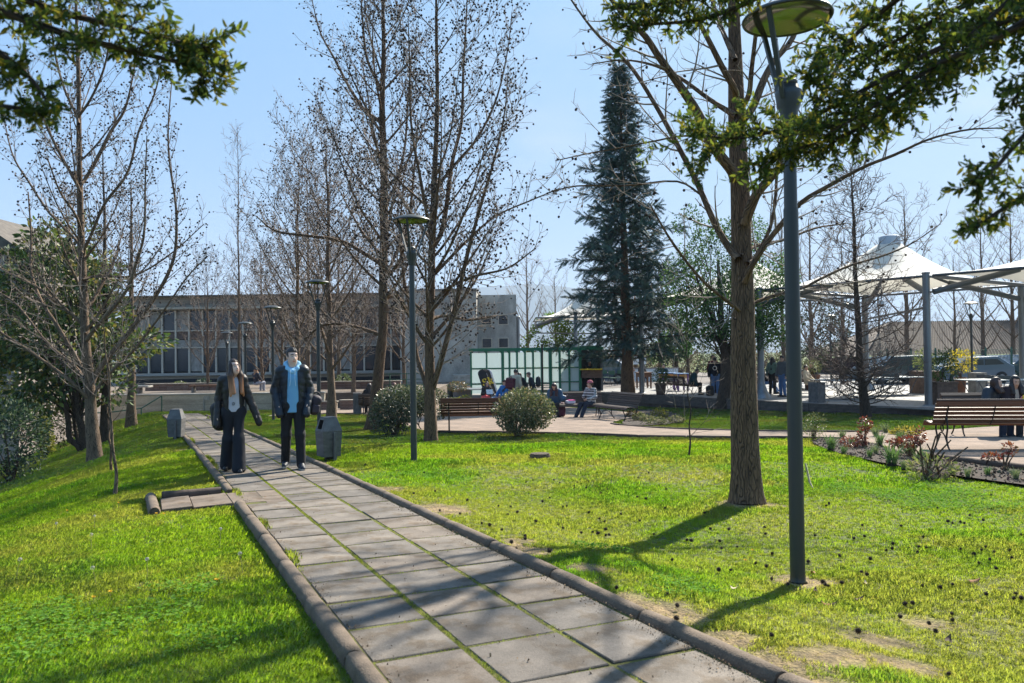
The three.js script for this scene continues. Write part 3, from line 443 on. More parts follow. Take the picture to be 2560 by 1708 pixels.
{ // tree leaning behind the dark round bush
  const base = G(930, 1075), P = (l, dz = 0) => pxLimb(base, spread(l, dz)), rnd = rng(42);
  const trunk = P([[928, 1082, 44], [932, 1060, 36], [940, 1000, 30], [948, 915, 26], [958, 812, 23], [958, 674, 21], [961, 580, 20], [959, 402, 18], [955, 268, 15], [959, 134, 11], [957, 0, 8], [955, -150, 5], [953, -260, 2]], 0);
  const limbs = [
    P([[952, 310, 11], [948, 303, 10], [917, 281, 9], [881, 232, 8], [836, 147, 6], [800, 80, 4], [780, 0, 2]], 0.6),
    P([[951, 225, 9], [948, 214, 8], [917, 147, 7], [908, 67, 5], [900, -40, 3]], -0.5),
    P([[955, 668, 12], [952, 661, 11], [917, 638, 10], [854, 603, 9], [765, 589, 7], [685, 576, 5], [640, 540, 3]], 0.6),
    P([[957, 840, 10], [930, 830, 9], [880, 815, 8], [810, 812, 6], [760, 850, 4]], 0.9),
    P([[962, 700, 10], [1000, 650, 8], [1020, 560, 7], [1035, 430, 5], [1045, 300, 3]], -0.8),
    P([[960, 520, 10], [985, 470, 8], [1010, 380, 6], [1020, 250, 5], [1030, 120, 2]], 1.0),
    P([[958, 750, 9], [990, 740, 8], [1030, 780, 6], [1060, 760, 4]], 0.8),
    ...autoLimbs(trunk, 34, rnd, { from: 0.36, len: 2.7, up: 0.8 }),
  ];
  bareTree({ label: 'tall bare leaning tree rising behind the dark leafy bush near the bench', base, trunk, limbs, seed: 21, d2: 5, d3: 9, len2: 1.05, len3: 0.32, balls: 0.85, ballR: 0.0235, sides: 14, twigR: 0.0052, bark: MAT.bark });
}
{ // forked tree by the bench
  const base = G(1077, 1103), P = (l, dz = 0) => pxLimb(base, spread(l, dz)), rnd = rng(43);
  const trunk = P([[1077, 1110, 44], [1077, 1090, 36], [1076, 1040, 30], [1075, 984, 28], [1074, 900, 24], [1073, 847, 22], [1078, 709, 19], [1080, 625, 18], [1086, 446, 14], [1093, 268, 10], [1091, 89, 8], [1090, -80, 4], [1089, -200, 2]], 0);
  const limbs = [
    P([[1080, 975, 18], [1088, 950, 15], [1103, 900, 14], [1118, 847, 13], [1140, 760, 12], [1165, 650, 10], [1200, 520, 8], [1235, 400, 6], [1262, 280, 4], [1270, 180, 2]], -0.6),
    P([[1070, 975, 14], [1060, 945, 12], [1042, 890, 10], [1030, 800, 8], [1010, 700, 7], [1000, 580, 5], [1010, 450, 3]], 0.7),
    P([[1080, 620, 14], [1100, 590, 13], [1113, 536, 12], [1131, 402, 10], [1153, 312, 8], [1158, 179, 6], [1165, 60, 4], [1170, -60, 2]], 0.7),
    P([[1079, 640, 11], [1077, 598, 10], [1055, 469, 8], [1028, 312, 6], [1024, 156, 4], [1020, 40, 2]], -0.7),
    P([[1082, 690, 10], [1130, 640, 8], [1180, 590, 7], [1240, 540, 5], [1330, 500, 4], [1400, 470, 2]], 0.5),
    P([[1080, 760, 10], [1120, 720, 8], [1190, 690, 7], [1270, 670, 5], [1340, 620, 3]], -0.7),
    P([[1084, 480, 10], [1130, 420, 8], [1190, 350, 7], [1240, 250, 5], [1270, 120, 3], [1280, 30, 2]], 0.6),
    P([[1076, 800, 9], [1110, 790, 7], [1170, 800, 6], [1240, 790, 4]], 1.0),
    ...autoLimbs(trunk, 32, rnd, { from: 0.36, len: 2.7, up: 0.8 }),
  ];
  bareTree({ label: 'tall bare forked tree with seed balls standing next to the slatted bench end', base, trunk, limbs, seed: 22, d2: 5, d3: 9, len2: 1.05, len3: 0.32, balls: 0.85, ballR: 0.0235, sides: 14, twigR: 0.005, bark: MAT.bark });
}
function plainTree(px, py, h, r, seed, label, { lean = 0, limbsN = 16, len = 2.2, from = 0.2, depth, balls = 0.65, group, mat = MAT.barkPale, name, up = 0.8, d2 = 3.4, d3 = 6, len3 = 0.36, twigR = 0.007, ballR = 0.024, level } = {}) {
  const base = depth ? atDepth(px, py, depth) : level !== undefined ? onLevel(px, py, level) : G(px, py), rnd = rng(seed * 31 + 7), trunk = [];
  for (let i = 0; i <= 10; i++) { const t = i / 10; trunk.push([lean * t * h + (rnd() - 0.5) * 0.06, t * h - 0.05, (rnd() - 0.5) * 0.06, r * (i ? lerp(1, 0.1, Math.pow(t, 0.85)) : 1.35)]); }
  return bareTree({ name, label, base, trunk, limbs: autoLimbs(trunk, limbsN, rnd, { from, len, up }), seed, d2, d3, len2: 0.8, len3, balls, ballR, bark: mat, sides: 9, twigR, group });
}
const FAR = 'bare trees along the far end of the path';
plainTree(829, 1053, 9.5, 0.15, 31, 'bare tree with low spreading twigs behind the grey litter bin', { lean: -0.01, limbsN: 38, len: 3.0, from: 0.17, d2: 4, d3: 7 });
plainTree(848, 995, 10, 0.16, 32, 'bare tree standing by the low brick planter walls', { limbsN: 30, len: 3.0, from: 0.17 });
plainTree(655, 1010, 9, 0.12, 33, 'bare grey tree behind the shoulder of the walking man', { limbsN: 34, len: 2.8, from: 0.17 });
plainTree(600, 1030, 13, 0.08, 34, 'very slender straight bare tree rising above the cream building', { limbsN: 26, len: 1.1, from: 0.3, up: 0.9, balls: 0.05 });
plainTree(740, 1040, 10, 0.14, 35, 'bare tree crowded with seed balls behind the walking man', { limbsN: 38, len: 3.0, lean: 0.02, from: 0.16, d2: 4, d3: 7 });
plainTree(1123, 967, 8, 0.13, 36, 'small grey bare tree in front of the white wall block', { limbsN: 18, len: 2.4, from: 0.28, balls: 0.05 });
plainTree(772, 1020, 12, 0.13, 37, 'tall bare tree among twiggy crowns left of the lamp posts', { limbsN: 34, len: 2.8, from: 0.16 });
plainTree(262, 1108, 9, 0.15, 38, 'dark bare trunk on the slope behind the thin sapling', { limbsN: 12, len: 2.0, from: 0.45, mat: MAT.barkDark });
plainTree(330, 1068, 9, 0.17, 39, 'grey trunk standing in front of the wall by the green handrail', { limbsN: 16, len: 2.2, from: 0.4, mat: MAT.barkPale });
plainTree(520, 1000, 7.5, 0.11, 45, 'bare twiggy tree in front of the window band of the cream building', { depth: 44, limbsN: 30, len: 2.9, from: 0.2 });
plainTree(705, 1005, 7, 0.11, 46, 'low crowned bare tree between the lamp posts', { depth: 41, limbsN: 32, len: 3.1, from: 0.2 });
plainTree(885, 1000, 7.5, 0.12, 47, 'bare spreading tree in front of the right end of the windows', { depth: 39, limbsN: 34, len: 3.2, from: 0.2, d2: 4 });
plainTree(1010, 990, 8, 0.12, 48, 'bare spreading tree in front of the plain white wall', { depth: 42, limbsN: 34, len: 3.3, from: 0.2, d2: 4 });
// far bare trees beyond the plaza: one built, the rest copied
{
  const group = 'bare trees beyond the plaza', label = 'far bare tree with thin pale twigs beyond the plaza';
  const t1 = plainTree(2110, 975, 9, 0.16, 51, label, { limbsN: 22, len: 3.0, from: 0.16, balls: 0.04, depth: 46, group, d2: 2.0, d3: 3, len3: 0.5, twigR: 0.011, name: 'bare_tree' });
  const t2 = plainTree(2535, 960, 11, 0.18, 52, label, { limbsN: 24, len: 3.2, from: 0.14, balls: 0.02, depth: 50, group, d2: 2.0, d3: 3, len3: 0.5, twigR: 0.012, name: 'bare_tree' });
  const spots = [[2030, 960, 48, 0], [2270, 960, 52, 1], [2390, 958, 54, 0], [2460, 955, 60, 1], [2620, 955, 47, 0], [1905, 945, 56, 0], [1650, 940, 58, 0], [1720, 940, 60, 1], [1590, 935, 62, 0], [1540, 930, 60, 1], [1960, 945, 60, 1], [1320, 925, 70, 1], [1390, 925, 72, 0], [2200, 950, 64, 0]];
  spots.forEach(([x, y, d, k], i) => { const p = atDepth(x, y, d); p.y = PLAZA_Y - 0.1; const c = copy(k ? t2 : t1, p, i * 1.7 + 0.4); c.scale.setScalar(0.85 + 0.3 * hash(i, 3)); });
}
{ // larch with its fine side shoots
  const base = G(2165, 1044), P = (l) => pxLimb(base, l), rnd = rng(66);
  const trunk = P([[2166, 1050, 34], [2164, 1030, 27], [2157, 971, 21], [2151, 925, 18], [2146, 812, 15], [2139, 700, 11], [2135, 560, 7], [2130, 470, 4], [2127, 410, 1.5]]);
  const limbs = []; for (let i = 0; i < 100; i++) { const t = lerp(0.16, 0.97, (i + rnd()) / 100), p = along(trunk, t), a = i * 2.4 + rnd(), L = 2.8 * Math.pow(1 - t, 0.6) * (0.5 + 0.6 * rnd()) + 0.15; limbs.push(shoot(p, V(Math.cos(a), 0.1 + 0.2 * rnd(), Math.sin(a)), L, Math.max(0.012, Math.min(p[3] * 0.3, 0.022)), rnd, { up: 0.5, wig: 0.2, n: 7, r1: 0.2 })); }
  bareTree({ name: 'larch_tree', label: 'leafless larch with dense fine twigs in front of the plaza', base, trunk, limbs, seed: 67, d2: 5.5, d3: 5, len2: 0.8, len3: 0.26, balls: 0.02, bark: MAT.barkDark, twig: MAT.twigDark, twigR: 0.0085, sides: 10, up2: 0.4, ang2: 0.8 });
}
/* saplings */
function sapling(px, py, h, seed, label, o = {}) { return plainTree(px, py, h, o.r ?? 0.018, seed, label, { name: 'sapling', limbsN: o.n ?? 7, len: o.len ?? 0.5, from: o.from ?? 0.35, balls: 0, d2: 1.6, d3: 2, twigR: 0.003, len3: 0.2, up: 0.6, mat: o.mat ?? MAT.barkDark, lean: o.lean ?? 0, ...o }); }
sapling(294, 1236, 3.0, 71, 'thin pale young sapling with a kinked stem on the left slope', { lean: -0.07, mat: MAT.barkPale, r: 0.022, n: 8, len: 0.7 });
sapling(276, 1182, 2.2, 72, 'thin reddish sapling stem beside the kinked pale sapling', { lean: -0.02, mat: MAT.bark, r: 0.024, n: 6 });
sapling(1724, 1140, 2.7, 73, 'spindly leafless sapling on the lawn in front of the gravel path', { r: 0.016, n: 12, len: 0.55, from: 0.12 });
sapling(1322, 975, 6.0, 74, 'young slim tree standing behind the round shrub', { r: 0.05, n: 16, len: 1.0, from: 0.3, mat: MAT.barkPale, twigR: 0.006 });

/* ---------- leaves ---------- */
const leafGeo = (w, fold = 0.25, n = 3) => { // pointed leaf, length 1 along y, folded along the midrib
  const pos = [], idx = []; for (let i = 0; i <= n; i++) { const t = i / n, k = Math.sin(Math.PI * Math.pow(t, 0.85)) * w / 2, z = -0.12 * t * t; pos.push(-k, t, z + k * fold, 0, t, z, k, t, z + k * fold); if (i < n) { const a = 3 * i; idx.push(a, a + 1, a + 3, a + 1, a + 4, a + 3, a + 1, a + 2, a + 4, a + 2, a + 5, a + 4); } }
  const g = new THREE.BufferGeometry(); g.setAttribute('position', new THREE.Float32BufferAttribute(pos, 3)); g.setIndex(idx); g.computeVertexNormals(); return g; };
const leafA = leafGeo(0.5, 0.25, 3), leafB = leafGeo(0.36, 0.3, 3), leafC = leafGeo(0.62, 0.2, 2);
const needleSpray = (() => { // a twig with needles on both sides
  const list = [], r = rng(9); for (let i = 0; i < 26; i++) { const t = i / 26, g = new THREE.BufferGeometry(), a = (i % 2 ? 1 : -1) * (0.6 + r() * 0.3), L = 0.3 * (1 - 0.55 * t), u = (r() - 0.5) * 0.14; g.setAttribute('position', new THREE.Float32BufferAttribute([0, t - 0.03, 0, Math.sin(a) * L, t + Math.cos(a) * L, u, 0, t + 0.05, 0.012], 3)); g.computeVertexNormals(); list.push(g); } return merge(list); })();
function quatTo(dir, roll, up = UPV) { const q = new THREE.Quaternion().setFromUnitVectors(up, dir.clone().normalize()); return q.multiply(new THREE.Quaternion().setFromAxisAngle(up, roll)); }
const palette = (list, rnd) => { const c = list[Math.floor(rnd() * list.length)], k = 0.8 + 0.4 * rnd(); return lin(c[0] * k, c[1] * k, c[2] * k); };
function leafCloud(parent, name, lumps, n, geo, mat, size, colors, seed, { gap = 0.42, shell = 0.55, droop = 0, freq = 1.6 } = {}) {
  const rnd = rng(seed), mats = [], cols = []; const vol = lumps.map((l) => l[3] * l[4] * l[5]), tot = vol.reduce((a, b) => a + b, 0); let guard = 0;
  while (mats.length < n && guard++ < n * 12) {
    let k = rnd() * tot, i = 0; while (i < lumps.length - 1 && k > vol[i]) { k -= vol[i]; i++; } const L = lumps[i];
    const d = V(rnd() * 2 - 1, rnd() * 2 - 1, rnd() * 2 - 1); if (d.lengthSq() > 1 || d.lengthSq() < 0.01) continue; d.normalize();
    const r = lerp(shell, 1.06, Math.pow(rnd(), 0.6)), p = V(L[0] + d.x * L[3] * r, L[1] + d.y * L[4] * r, L[2] + d.z * L[5] * r);
    const noise = 0.5 * vn(p.x * freq + p.y * freq * 0.7, p.z * freq + p.y * freq * 0.5, 0, seed) + 0.5 * vn(p.x * freq * 2.3 - p.y * 2, p.z * freq * 2.3 + p.y * freq, 0, seed + 1);
    if (noise < gap) continue;
    const dir = d.clone().add(V(rnd() - 0.5, rnd() - 0.5 - droop, rnd() - 0.5).multiplyScalar(1.5)); mats.push(xf(p, quatTo(dir, rnd() * 6.28), size * (0.65 + 0.7 * rnd()))); cols.push(palette(colors, rnd));
  }
  return instances(name, geo, mat, mats, cols, parent);
}
function stems(parent, lumps, foot, r, mat, seed, n = 2) { const rnd = rng(seed), list = []; for (const L of lumps) for (let k = 0; k < n; k++) { const t = [L[0] + (rnd() - 0.5) * L[3], L[1] + (rnd() - 0.3) * L[4], L[2] + (rnd() - 0.5) * L[5]]; list.push(tube(resample([[foot[0] + (rnd() - 0.5) * 0.1, foot[1], foot[2] + (rnd() - 0.5) * 0.1, r], [lerp(foot[0], t[0], 0.4), lerp(foot[1], t[1], 0.55), lerp(foot[2], t[2], 0.4), r * 0.7], [...t, r * 0.2]], 8), 5)); } return part('branches', list, mat, parent); }
const GREEN = { magnolia: [[0.06, 0.11, 0.025], [0.09, 0.15, 0.025], [0.04, 0.075, 0.02], [0.17, 0.21, 0.03], [0.22, 0.19, 0.04]], oak: [[0.05, 0.11, 0.03], [0.07, 0.15, 0.035], [0.11, 0.18, 0.045], [0.035, 0.08, 0.03]], box: [[0.08, 0.11, 0.04], [0.13, 0.155, 0.05], [0.05, 0.075, 0.03], [0.30, 0.23, 0.10], [0.20, 0.21, 0.075]], fresh: [[0.10, 0.18, 0.02], [0.15, 0.22, 0.03], [0.06, 0.12, 0.02]], front: [[0.055, 0.09, 0.016], [0.09, 0.13, 0.02], [0.16, 0.20, 0.025], [0.035, 0.06, 0.014], [0.20, 0.18, 0.022]], cedar: [[0.03, 0.07, 0.058], [0.042, 0.094, 0.076], [0.021, 0.048, 0.041], [0.06, 0.11, 0.07]] };
const lumpPx = (base, list) => list.map(([x, y, rx, ry, dz = 0, rz]) => { const d = -base.z + dz, p = atDepth(x, y, d), k = d / F; return [p.x - base.x, p.y - base.y, p.z - base.z, rx * k, ry * k, (rz ?? rx) * k]; });

{ // broad evergreen on the left with large glossy leaves
  const base = G(196, 1130), o = thing('magnolia_tree', 'broad dark evergreen with large glossy leaves on the left slope', 'tree', base);
  const P = (l, dz = 0) => pxLimb(base, spread(l, dz));
  part('trunk', tube(resample(P([[216, 1146, 22], [205, 1080, 18], [190, 1000, 16], [180, 900, 14], [175, 760, 10], [180, 620, 5]]), 16), 9, 0.15, 3), MAT.barkDark, o);
  part('trunk', tube(resample(P([[212, 1150, 16], [195, 1115, 15], [175, 1098, 14], [170, 1050, 13], [150, 960, 10], [110, 850, 6]], -0.3), 16), 9, 0.15, 4), MAT.barkDark, o);
  part('trunk', tube(resample(P([[196, 1110, 9], [185, 1050, 9], [200, 960, 8], [260, 880, 5], [340, 850, 3]], 0.3), 14), 7, 0.15, 5), MAT.barkDark, o);
  const lumps = lumpPx(base, [[150, 720, 120, 110, 0.3], [60, 800, 110, 120, 0], [180, 860, 130, 90, -0.2], [60, 950, 110, 90, 0], [150, 960, 90, 70, 0.3], [230, 800, 90, 90, 0.2], [300, 870, 80, 50, -0.3], [370, 850, 60, 28, -0.4], [-40, 860, 90, 140, 0], [120, 620, 70, 70, 0.4], [190, 590, 50, 60, 0.2], [270, 970, 60, 50, 0.3], [20, 680, 70, 60, 0.2], [240, 700, 70, 70, 0]]);
  leafCloud(o, 'leaves', lumps, 13000, leafA, MAT.leafGloss, 0.18, GREEN.magnolia, 101, { gap: 0.39, shell: 0.35, freq: 1.3 });
  stems(o, lumps, [0, 0.9, 0], 0.03, MAT.barkDark, 5, 2);
}
{ // laurel hedge at the lower left
  const base = G(30, 1205), o = thing('laurel_hedge', 'dense glossy laurel hedge at the foot of the left slope', 'hedge', base);
  const lumps = lumpPx(base, [[20, 1090, 80, 90, 0.6], [60, 1110, 50, 80, 0.3], [-40, 1120, 90, 90, 0], [10, 1160, 60, 50, -0.2], [85, 1060, 40, 50, 0.9], [-80, 1180, 90, 90, -0.8], [0, 1040, 60, 40, 0.8]]);
  leafCloud(o, 'leaves', lumps, 4200, leafA, MAT.leafGloss, 0.1, [[0.04, 0.075, 0.03], [0.06, 0.10, 0.035], [0.03, 0.055, 0.025], [0.09, 0.13, 0.04]], 103, { gap: 0.36, shell: 0.5, freq: 2.5 });
  stems(o, lumps, [0, -0.05, 0], 0.015, MAT.barkDark, 6, 3);
}
{ const base = G(118, 1140), o = thing('yellow_green_shrub', 'feathery yellow green shrub behind the laurel hedge', 'shrub', base);
  const lumps = lumpPx(base, [[112, 1095, 18, 45], [105, 1060, 14, 30], [120, 1115, 14, 25]]); leafCloud(o, 'leaves', lumps, 1500, leafB, MAT.leafMatte, 0.1, [[0.16, 0.18, 0.02], [0.22, 0.22, 0.03], [0.12, 0.15, 0.03]], 104, { gap: 0.3, shell: 0.3, freq: 3 }); stems(o, lumps, [0, -0.05, 0], 0.008, MAT.twig, 7, 4); }
{ const base = G(150, 1130); base.z -= 1.5; const o = thing('dark_shrub', 'dark bushy undergrowth beneath the left evergreen', 'shrub', [base.x, groundY(base.x, base.z), base.z]);
  const lumps = lumpPx(o.position, [[140, 1060, 50, 60], [70, 1040, 60, 60], [190, 1040, 40, 50], [10, 1010, 70, 60]]); leafCloud(o, 'leaves', lumps, 3200, leafB, MAT.leafMatte, 0.12, [[0.03, 0.05, 0.02], [0.05, 0.07, 0.02], [0.09, 0.07, 0.04]], 105, { gap: 0.3, shell: 0.4, freq: 2 }); stems(o, lumps, [0, 0, 0], 0.012, MAT.barkDark, 8, 3); }
{ // cedar
  const base = onLevel(1570, 983, PLAZA_Y); base.y -= 0.25; const o = thing('cedar_tree', 'tall dark blue green conifer with tapering drooping branches', 'conifer', base);
  const H = -atDepth(1548, 152, -base.z).y * -1 - base.y, rnd = rng(77), k = -base.z / F, top = atDepth(1548, 152, -base.z).x - base.x;
  const trunk = []; for (let i = 0; i <= 12; i++) { const t = i / 12; trunk.push([top * t + (i === 2 ? 0.03 : 0), H * t, 0, lerp(0.34, 0.012, Math.pow(t, 0.8)) * (i === 0 ? 1.15 : 1)]); }
  part('trunk', tube(resample(trunk, 40), 12, 0.2, 9), MAT.bark, o);
  const brs = [], mats = [], cols = [];
  const wid = (t) => { const y = lerp(983, 152, t); return k * (y < 330 ? lerp(8, 48, sst(152, 330, y)) : y < 480 ? lerp(48, 80, sst(330, 480, y)) : y < 660 ? lerp(80, 150, sst(480, 660, y)) : y < 820 ? lerp(150, 185, sst(660, 820, y)) : lerp(185, 165, sst(820, 900, y))); };
  for (let i = 0; i < 210; i++) {
    const t = lerp(0.11, 0.985, Math.pow((i + rnd()) / 210, 0.85)), p = along(trunk, t), a = i * 2.39996 + rnd() * 0.6, L = wid(t) * (0.5 + 0.85 * rnd() * rnd() + 0.25 * rnd()), pts = shoot(p, V(Math.cos(a), lerp(0.1, 0.6, t) - 0.05, Math.sin(a)), L, 0.02 + 0.02 * (1 - t), rnd, { up: -0.25, wig: 0.16, n: 6, r1: 0.2 });
    brs.push(tube(pts, 4));
    const m = Math.round(5 + L * 19); for (let j = 0; j < m; j++) { const q = along(pts, 0.1 + 0.9 * (j + rnd()) / m), dir = side(q, 0.5 + rnd() * 0.6, rnd); dir.y -= 0.18; mats.push(xf(V(q[0], q[1] - 0.02, q[2]), quatTo(dir, rnd() * 6.28), 0.30 + 0.36 * rnd())); cols.push(palette(GREEN.cedar, rnd)); }
    const e = pts[pts.length - 1], f = pts[pts.length - 2]; mats.push(xf(V(e[0], e[1], e[2]), quatTo(V(e[0] - f[0], e[1] - f[1], e[2] - f[2]), rnd()), 0.4)); cols.push(palette(GREEN.cedar, rnd));
  }
  part('branches', brs, MAT.barkDark, o); instances('needles', needleSpray, MAT.needle, mats, cols, o);
}
{ // evergreen oak behind the large tree
  const base = G(1806, 1026), o = thing('evergreen_oak', 'small leaved evergreen tree with crooked dark trunk in front of the plaza', 'tree', base), P = (l, dz = 0) => pxLimb(base, spread(l, dz));
  part('trunk', tube(resample(P([[1806, 1032, 44], [1808, 1005, 34], [1815, 935, 28], [1812, 880, 22], [1805, 820, 18], [1800, 740, 12], [1795, 650, 6]]), 18), 10, 0.25, 7), MAT.barkDark, o);
  part('limb', tube(resample(P([[1816, 945, 20], [1830, 910, 17], [1852, 880, 14], [1885, 820, 10], [1920, 740, 5]], 0.5), 12), 8, 0.2, 8), MAT.barkDark, o);
  part('limb', tube(resample(P([[1808, 840, 12], [1770, 770, 9], [1740, 690, 5]], -0.5), 10), 7, 0.2, 8), MAT.barkDark, o);
  const lumps = lumpPx(base, [[1780, 640, 80, 90, 0.3], [1720, 760, 60, 70, 0], [1800, 780, 100, 70, -0.2], [1900, 720, 80, 90, 0.4], [1940, 810, 60, 60, 0], [1860, 590, 60, 60, 0.4], [1720, 560, 40, 50, 0.2], [1700, 690, 45, 60, 0.3], [1880, 830, 70, 45, -0.4], [1960, 690, 40, 60, 0.2], [1750, 850, 50, 25, 0.1]]);
  leafCloud(o, 'leaves', lumps, 20000, leafC, MAT.leafMatte, 0.105, GREEN.oak, 107, { gap: 0.36, shell: 0.3, freq: 1.7 });
  stems(o, lumps, [0.1, 2.0, 0], 0.03, MAT.barkDark, 9, 3);
}
{ // bushy green trees behind the kiosk
  const spots = [[1380, 905, 60, [[1380, 840, 50, 55], [1420, 850, 40, 45], [1340, 860, 35, 35]], 'loose light green tree behind the green kiosk', GREEN.fresh], [1690, 930, 58, [[1690, 860, 40, 40], [1650, 880, 35, 30]], 'small bushy tree behind the painted tables', GREEN.oak], [2030, 935, 62, [[2040, 800, 60, 50], [2010, 850, 40, 40], [2090, 830, 40, 40]], 'dark bushy evergreen beyond the canopy posts', [[0.025, 0.04, 0.025], [0.04, 0.055, 0.03]]]];
  spots.forEach(([x, y, d, l, label, col], i) => { const base = atDepth(x, y, d); base.y = Math.max(base.y, -1.2); const o = thing('bushy_tree', label, 'tree', [base.x, -0.9, base.z]); const lumps = lumpPx(o.position, l); part('trunk', tube([[0, 0, 0, 0.16], [0.05, 1.2, 0, 0.12], [0, 2.6, 0, 0.06]], 7), MAT.barkDark, o); stems(o, lumps, [0, 0.8, 0], 0.04, MAT.barkDark, i + 20, 3); leafCloud(o, 'leaves', lumps, 2200, leafC, MAT.leafMatte, 0.2, col, 120 + i, { gap: 0.42, freq: 0.9, shell: 0.35 }); });
}
{ // twiggy hedges at the back of the plaza
  const cols = [[[0.10, 0.07, 0.05], [0.14, 0.11, 0.07], [0.06, 0.07, 0.03]], [[0.05, 0.075, 0.03], [0.08, 0.10, 0.04], [0.03, 0.045, 0.02]]];
  [[1500, 66, 0], [1600, 64, 0], [1700, 66, 0], [1800, 64, 1], [1900, 66, 0], [2000, 64, 1], [2100, 66, 1]].forEach(([px, d, k], i) => { const p = atDepth(px, 900, d), o = thing('background_hedge', k ? 'dark green hedge bush behind the plaza' : 'brownish twiggy hedge bush behind the plaza', 'hedge', V(p.x, PLAZA_Y, p.z), 0, k ? 'green hedge bushes behind the plaza' : 'twiggy hedge bushes behind the plaza'); const l = [[0, 1.0, 0, 1.9, 1.3, 1.0], [-1, 1.4, 0.2, 1.0, 1.2, 0.8], [1.1, 1.3, 0, 1.0, 1.1, 0.8]]; stems(o, l, [0, -0.1, 0], 0.03, MAT.twig, 400 + i, 10); leafCloud(o, 'leaves', l, 1500, leafC, MAT.leafMatte, 0.17, cols[k], 410 + i, { gap: 0.3, freq: 1.2, shell: 0.4 }); });
}
/* low shrubs */
function shrub(name, label, base, lumps, n, size, colors, seed, { geo = leafC, mat = MAT.leafShine, stem = 3, r = 0.012, gap = 0.34, category = 'shrub', freq = 4, group } = {}) { const o = thing(name, label, category, base, 0, group), l = lumpPx(base, lumps); stems(o, l, [0, -0.03, 0], r, MAT.bark, seed, stem); leafCloud(o, 'leaves', l, n, geo, mat, size, colors, seed + 1, { gap, shell: 0.35, freq }); return o; }
shrub('round_bush', 'rounded glossy bush with bronze tips in front of the gravel seating area', G(1290, 1092), [[1310, 1020, 62, 48], [1275, 1030, 42, 45, -0.1], [1345, 1030, 42, 42, 0.1], [1300, 1055, 45, 32]], 9000, 0.052, GREEN.box, 140, { stem: 4 });
shrub('dark_bush', 'wide dark glossy bush between the two tall bare trees', G(985, 1088), [[1000, 1010, 62, 45], [960, 1040, 35, 45, -0.1], [1040, 1000, 55, 36, 0.3], [1090, 1010, 36, 36, 0.5], [985, 1050, 40, 38]], 9500, 0.055, [[0.045, 0.07, 0.03], [0.075, 0.10, 0.04], [0.03, 0.05, 0.025], [0.16, 0.16, 0.075]], 142, { stem: 4 });
shrub('clipped_bush', 'small clipped yellow green bush on the brick planter', atDepth(449, 985, 46), [[449, 968, 20, 13]], 700, 0.1, [[0.12, 0.15, 0.02], [0.08, 0.12, 0.02]], 144);
shrub('planter_bush', 'dark low bush in front of the cream building wall', atDepth(508, 966, 50), [[508, 957, 16, 10], [520, 962, 10, 7]], 400, 0.12, [[0.03, 0.06, 0.03]], 146);
shrub('planter_bush', 'leafy bush beside the bare tree on the brick planter', atDepth(855, 965, 44), [[858, 950, 18, 14], [848, 958, 10, 8]], 500, 0.1, [[0.06, 0.10, 0.03], [0.12, 0.15, 0.04]], 148);
shrub('planter_bush', 'olive bush in front of the white wall block', atDepth(1145, 980, 36), [[1145, 966, 26, 12]], 600, 0.08, [[0.08, 0.10, 0.03], [0.18, 0.12, 0.05]], 150);
shrub('planter_bush', 'yellow flowering plant by the centre planter', atDepth(1165, 1003, 30), [[1165, 997, 16, 9], [1140, 1002, 20, 7]], 500, 0.06, [[0.28, 0.26, 0.02], [0.10, 0.14, 0.03]], 152);
/* ---------- overhanging leafy boughs of two trees that stand beside the camera ---------- */
function leafyTree(label, foot, trunkTop, boughs, seed, { leafSize = 0.034, sub = 28, per = 150 } = {}) {
  const base = onGround(foot[0], foot[1]), o = thing('broadleaf_tree', label, 'tree', base), rnd = rng(seed), L = (v) => [v.x - base.x, v.y - base.y, v.z - base.z];
  part('trunk', tube(resample([[0, -0.05, 0, 0.17], [0.02, 1.2, 0, 0.13], [0, trunkTop * 0.7, 0, 0.1], [0.03, trunkTop, 0.02, 0.05]], 16), 12, 0.2, seed), MAT.barkDark, o);
  const brs = [], mats = [], cols = [];
  const leafy = (pts, dens) => { const n = Math.max(3, Math.round(polyLen(pts) * dens)); for (let i = 0; i < n; i++) { const q = along(pts, 0.06 + 0.94 * (i + rnd()) / n), dir = side(q, 0.75 + rnd() * 0.5, rnd); mats.push(xf(V(q[0], q[1], q[2]), quatTo(dir, rnd() * 6.28), leafSize * (0.6 + 0.6 * rnd()))); cols.push(palette(GREEN.front, rnd)); } };
  for (const [list, width, dens = 1] of boughs) {
    const px = list.map(([x, y, d]) => L(atDepth(x, y, d))), start = [0, Math.max(0.8, Math.min(trunkTop, px[0][1] - 0.5)), 0];
    const all = [[...start, 0.035], ...px.map((p, i) => [...p, lerp(0.016, 0.0035, i / (px.length - 1))])], lead = resample(all, all.length * 5); brs.push(tube(lead, 6));
    const own = lead.slice(Math.floor(lead.length / all.length)); leafy(own.slice(Math.floor(own.length * 0.7)), per * 0.8);
    const n = Math.round(polyLen(own) * sub * dens); for (let i = 0; i < n; i++) { const q = along(own, (i + rnd()) / n), dir = side(q, 0.6 + 0.6 * rnd(), rnd); dir.y *= 0.75; const s = shoot(q, dir, width * (0.35 + 0.85 * rnd()), 0.003, rnd, { up: -0.12, wig: 0.35, n: 5, r1: 0.4 }); brs.push(tube(s, 3)); leafy(s, per); for (let k = 0; k < 2; k++) { const q2 = along(s, 0.2 + 0.6 * rnd()), s2 = shoot(q2, side(q2, 0.7, rnd), width * 0.45 * (0.4 + rnd()), 0.002, rnd, { up: -0.08, wig: 0.4, n: 4 }); brs.push(tube(s2, 3)); leafy(s2, per); } }
  }
  part('boughs', brs, MAT.barkDark, o); instances('leaves', leafB, MAT.leafFront, mats, cols, o);
  return o;
}
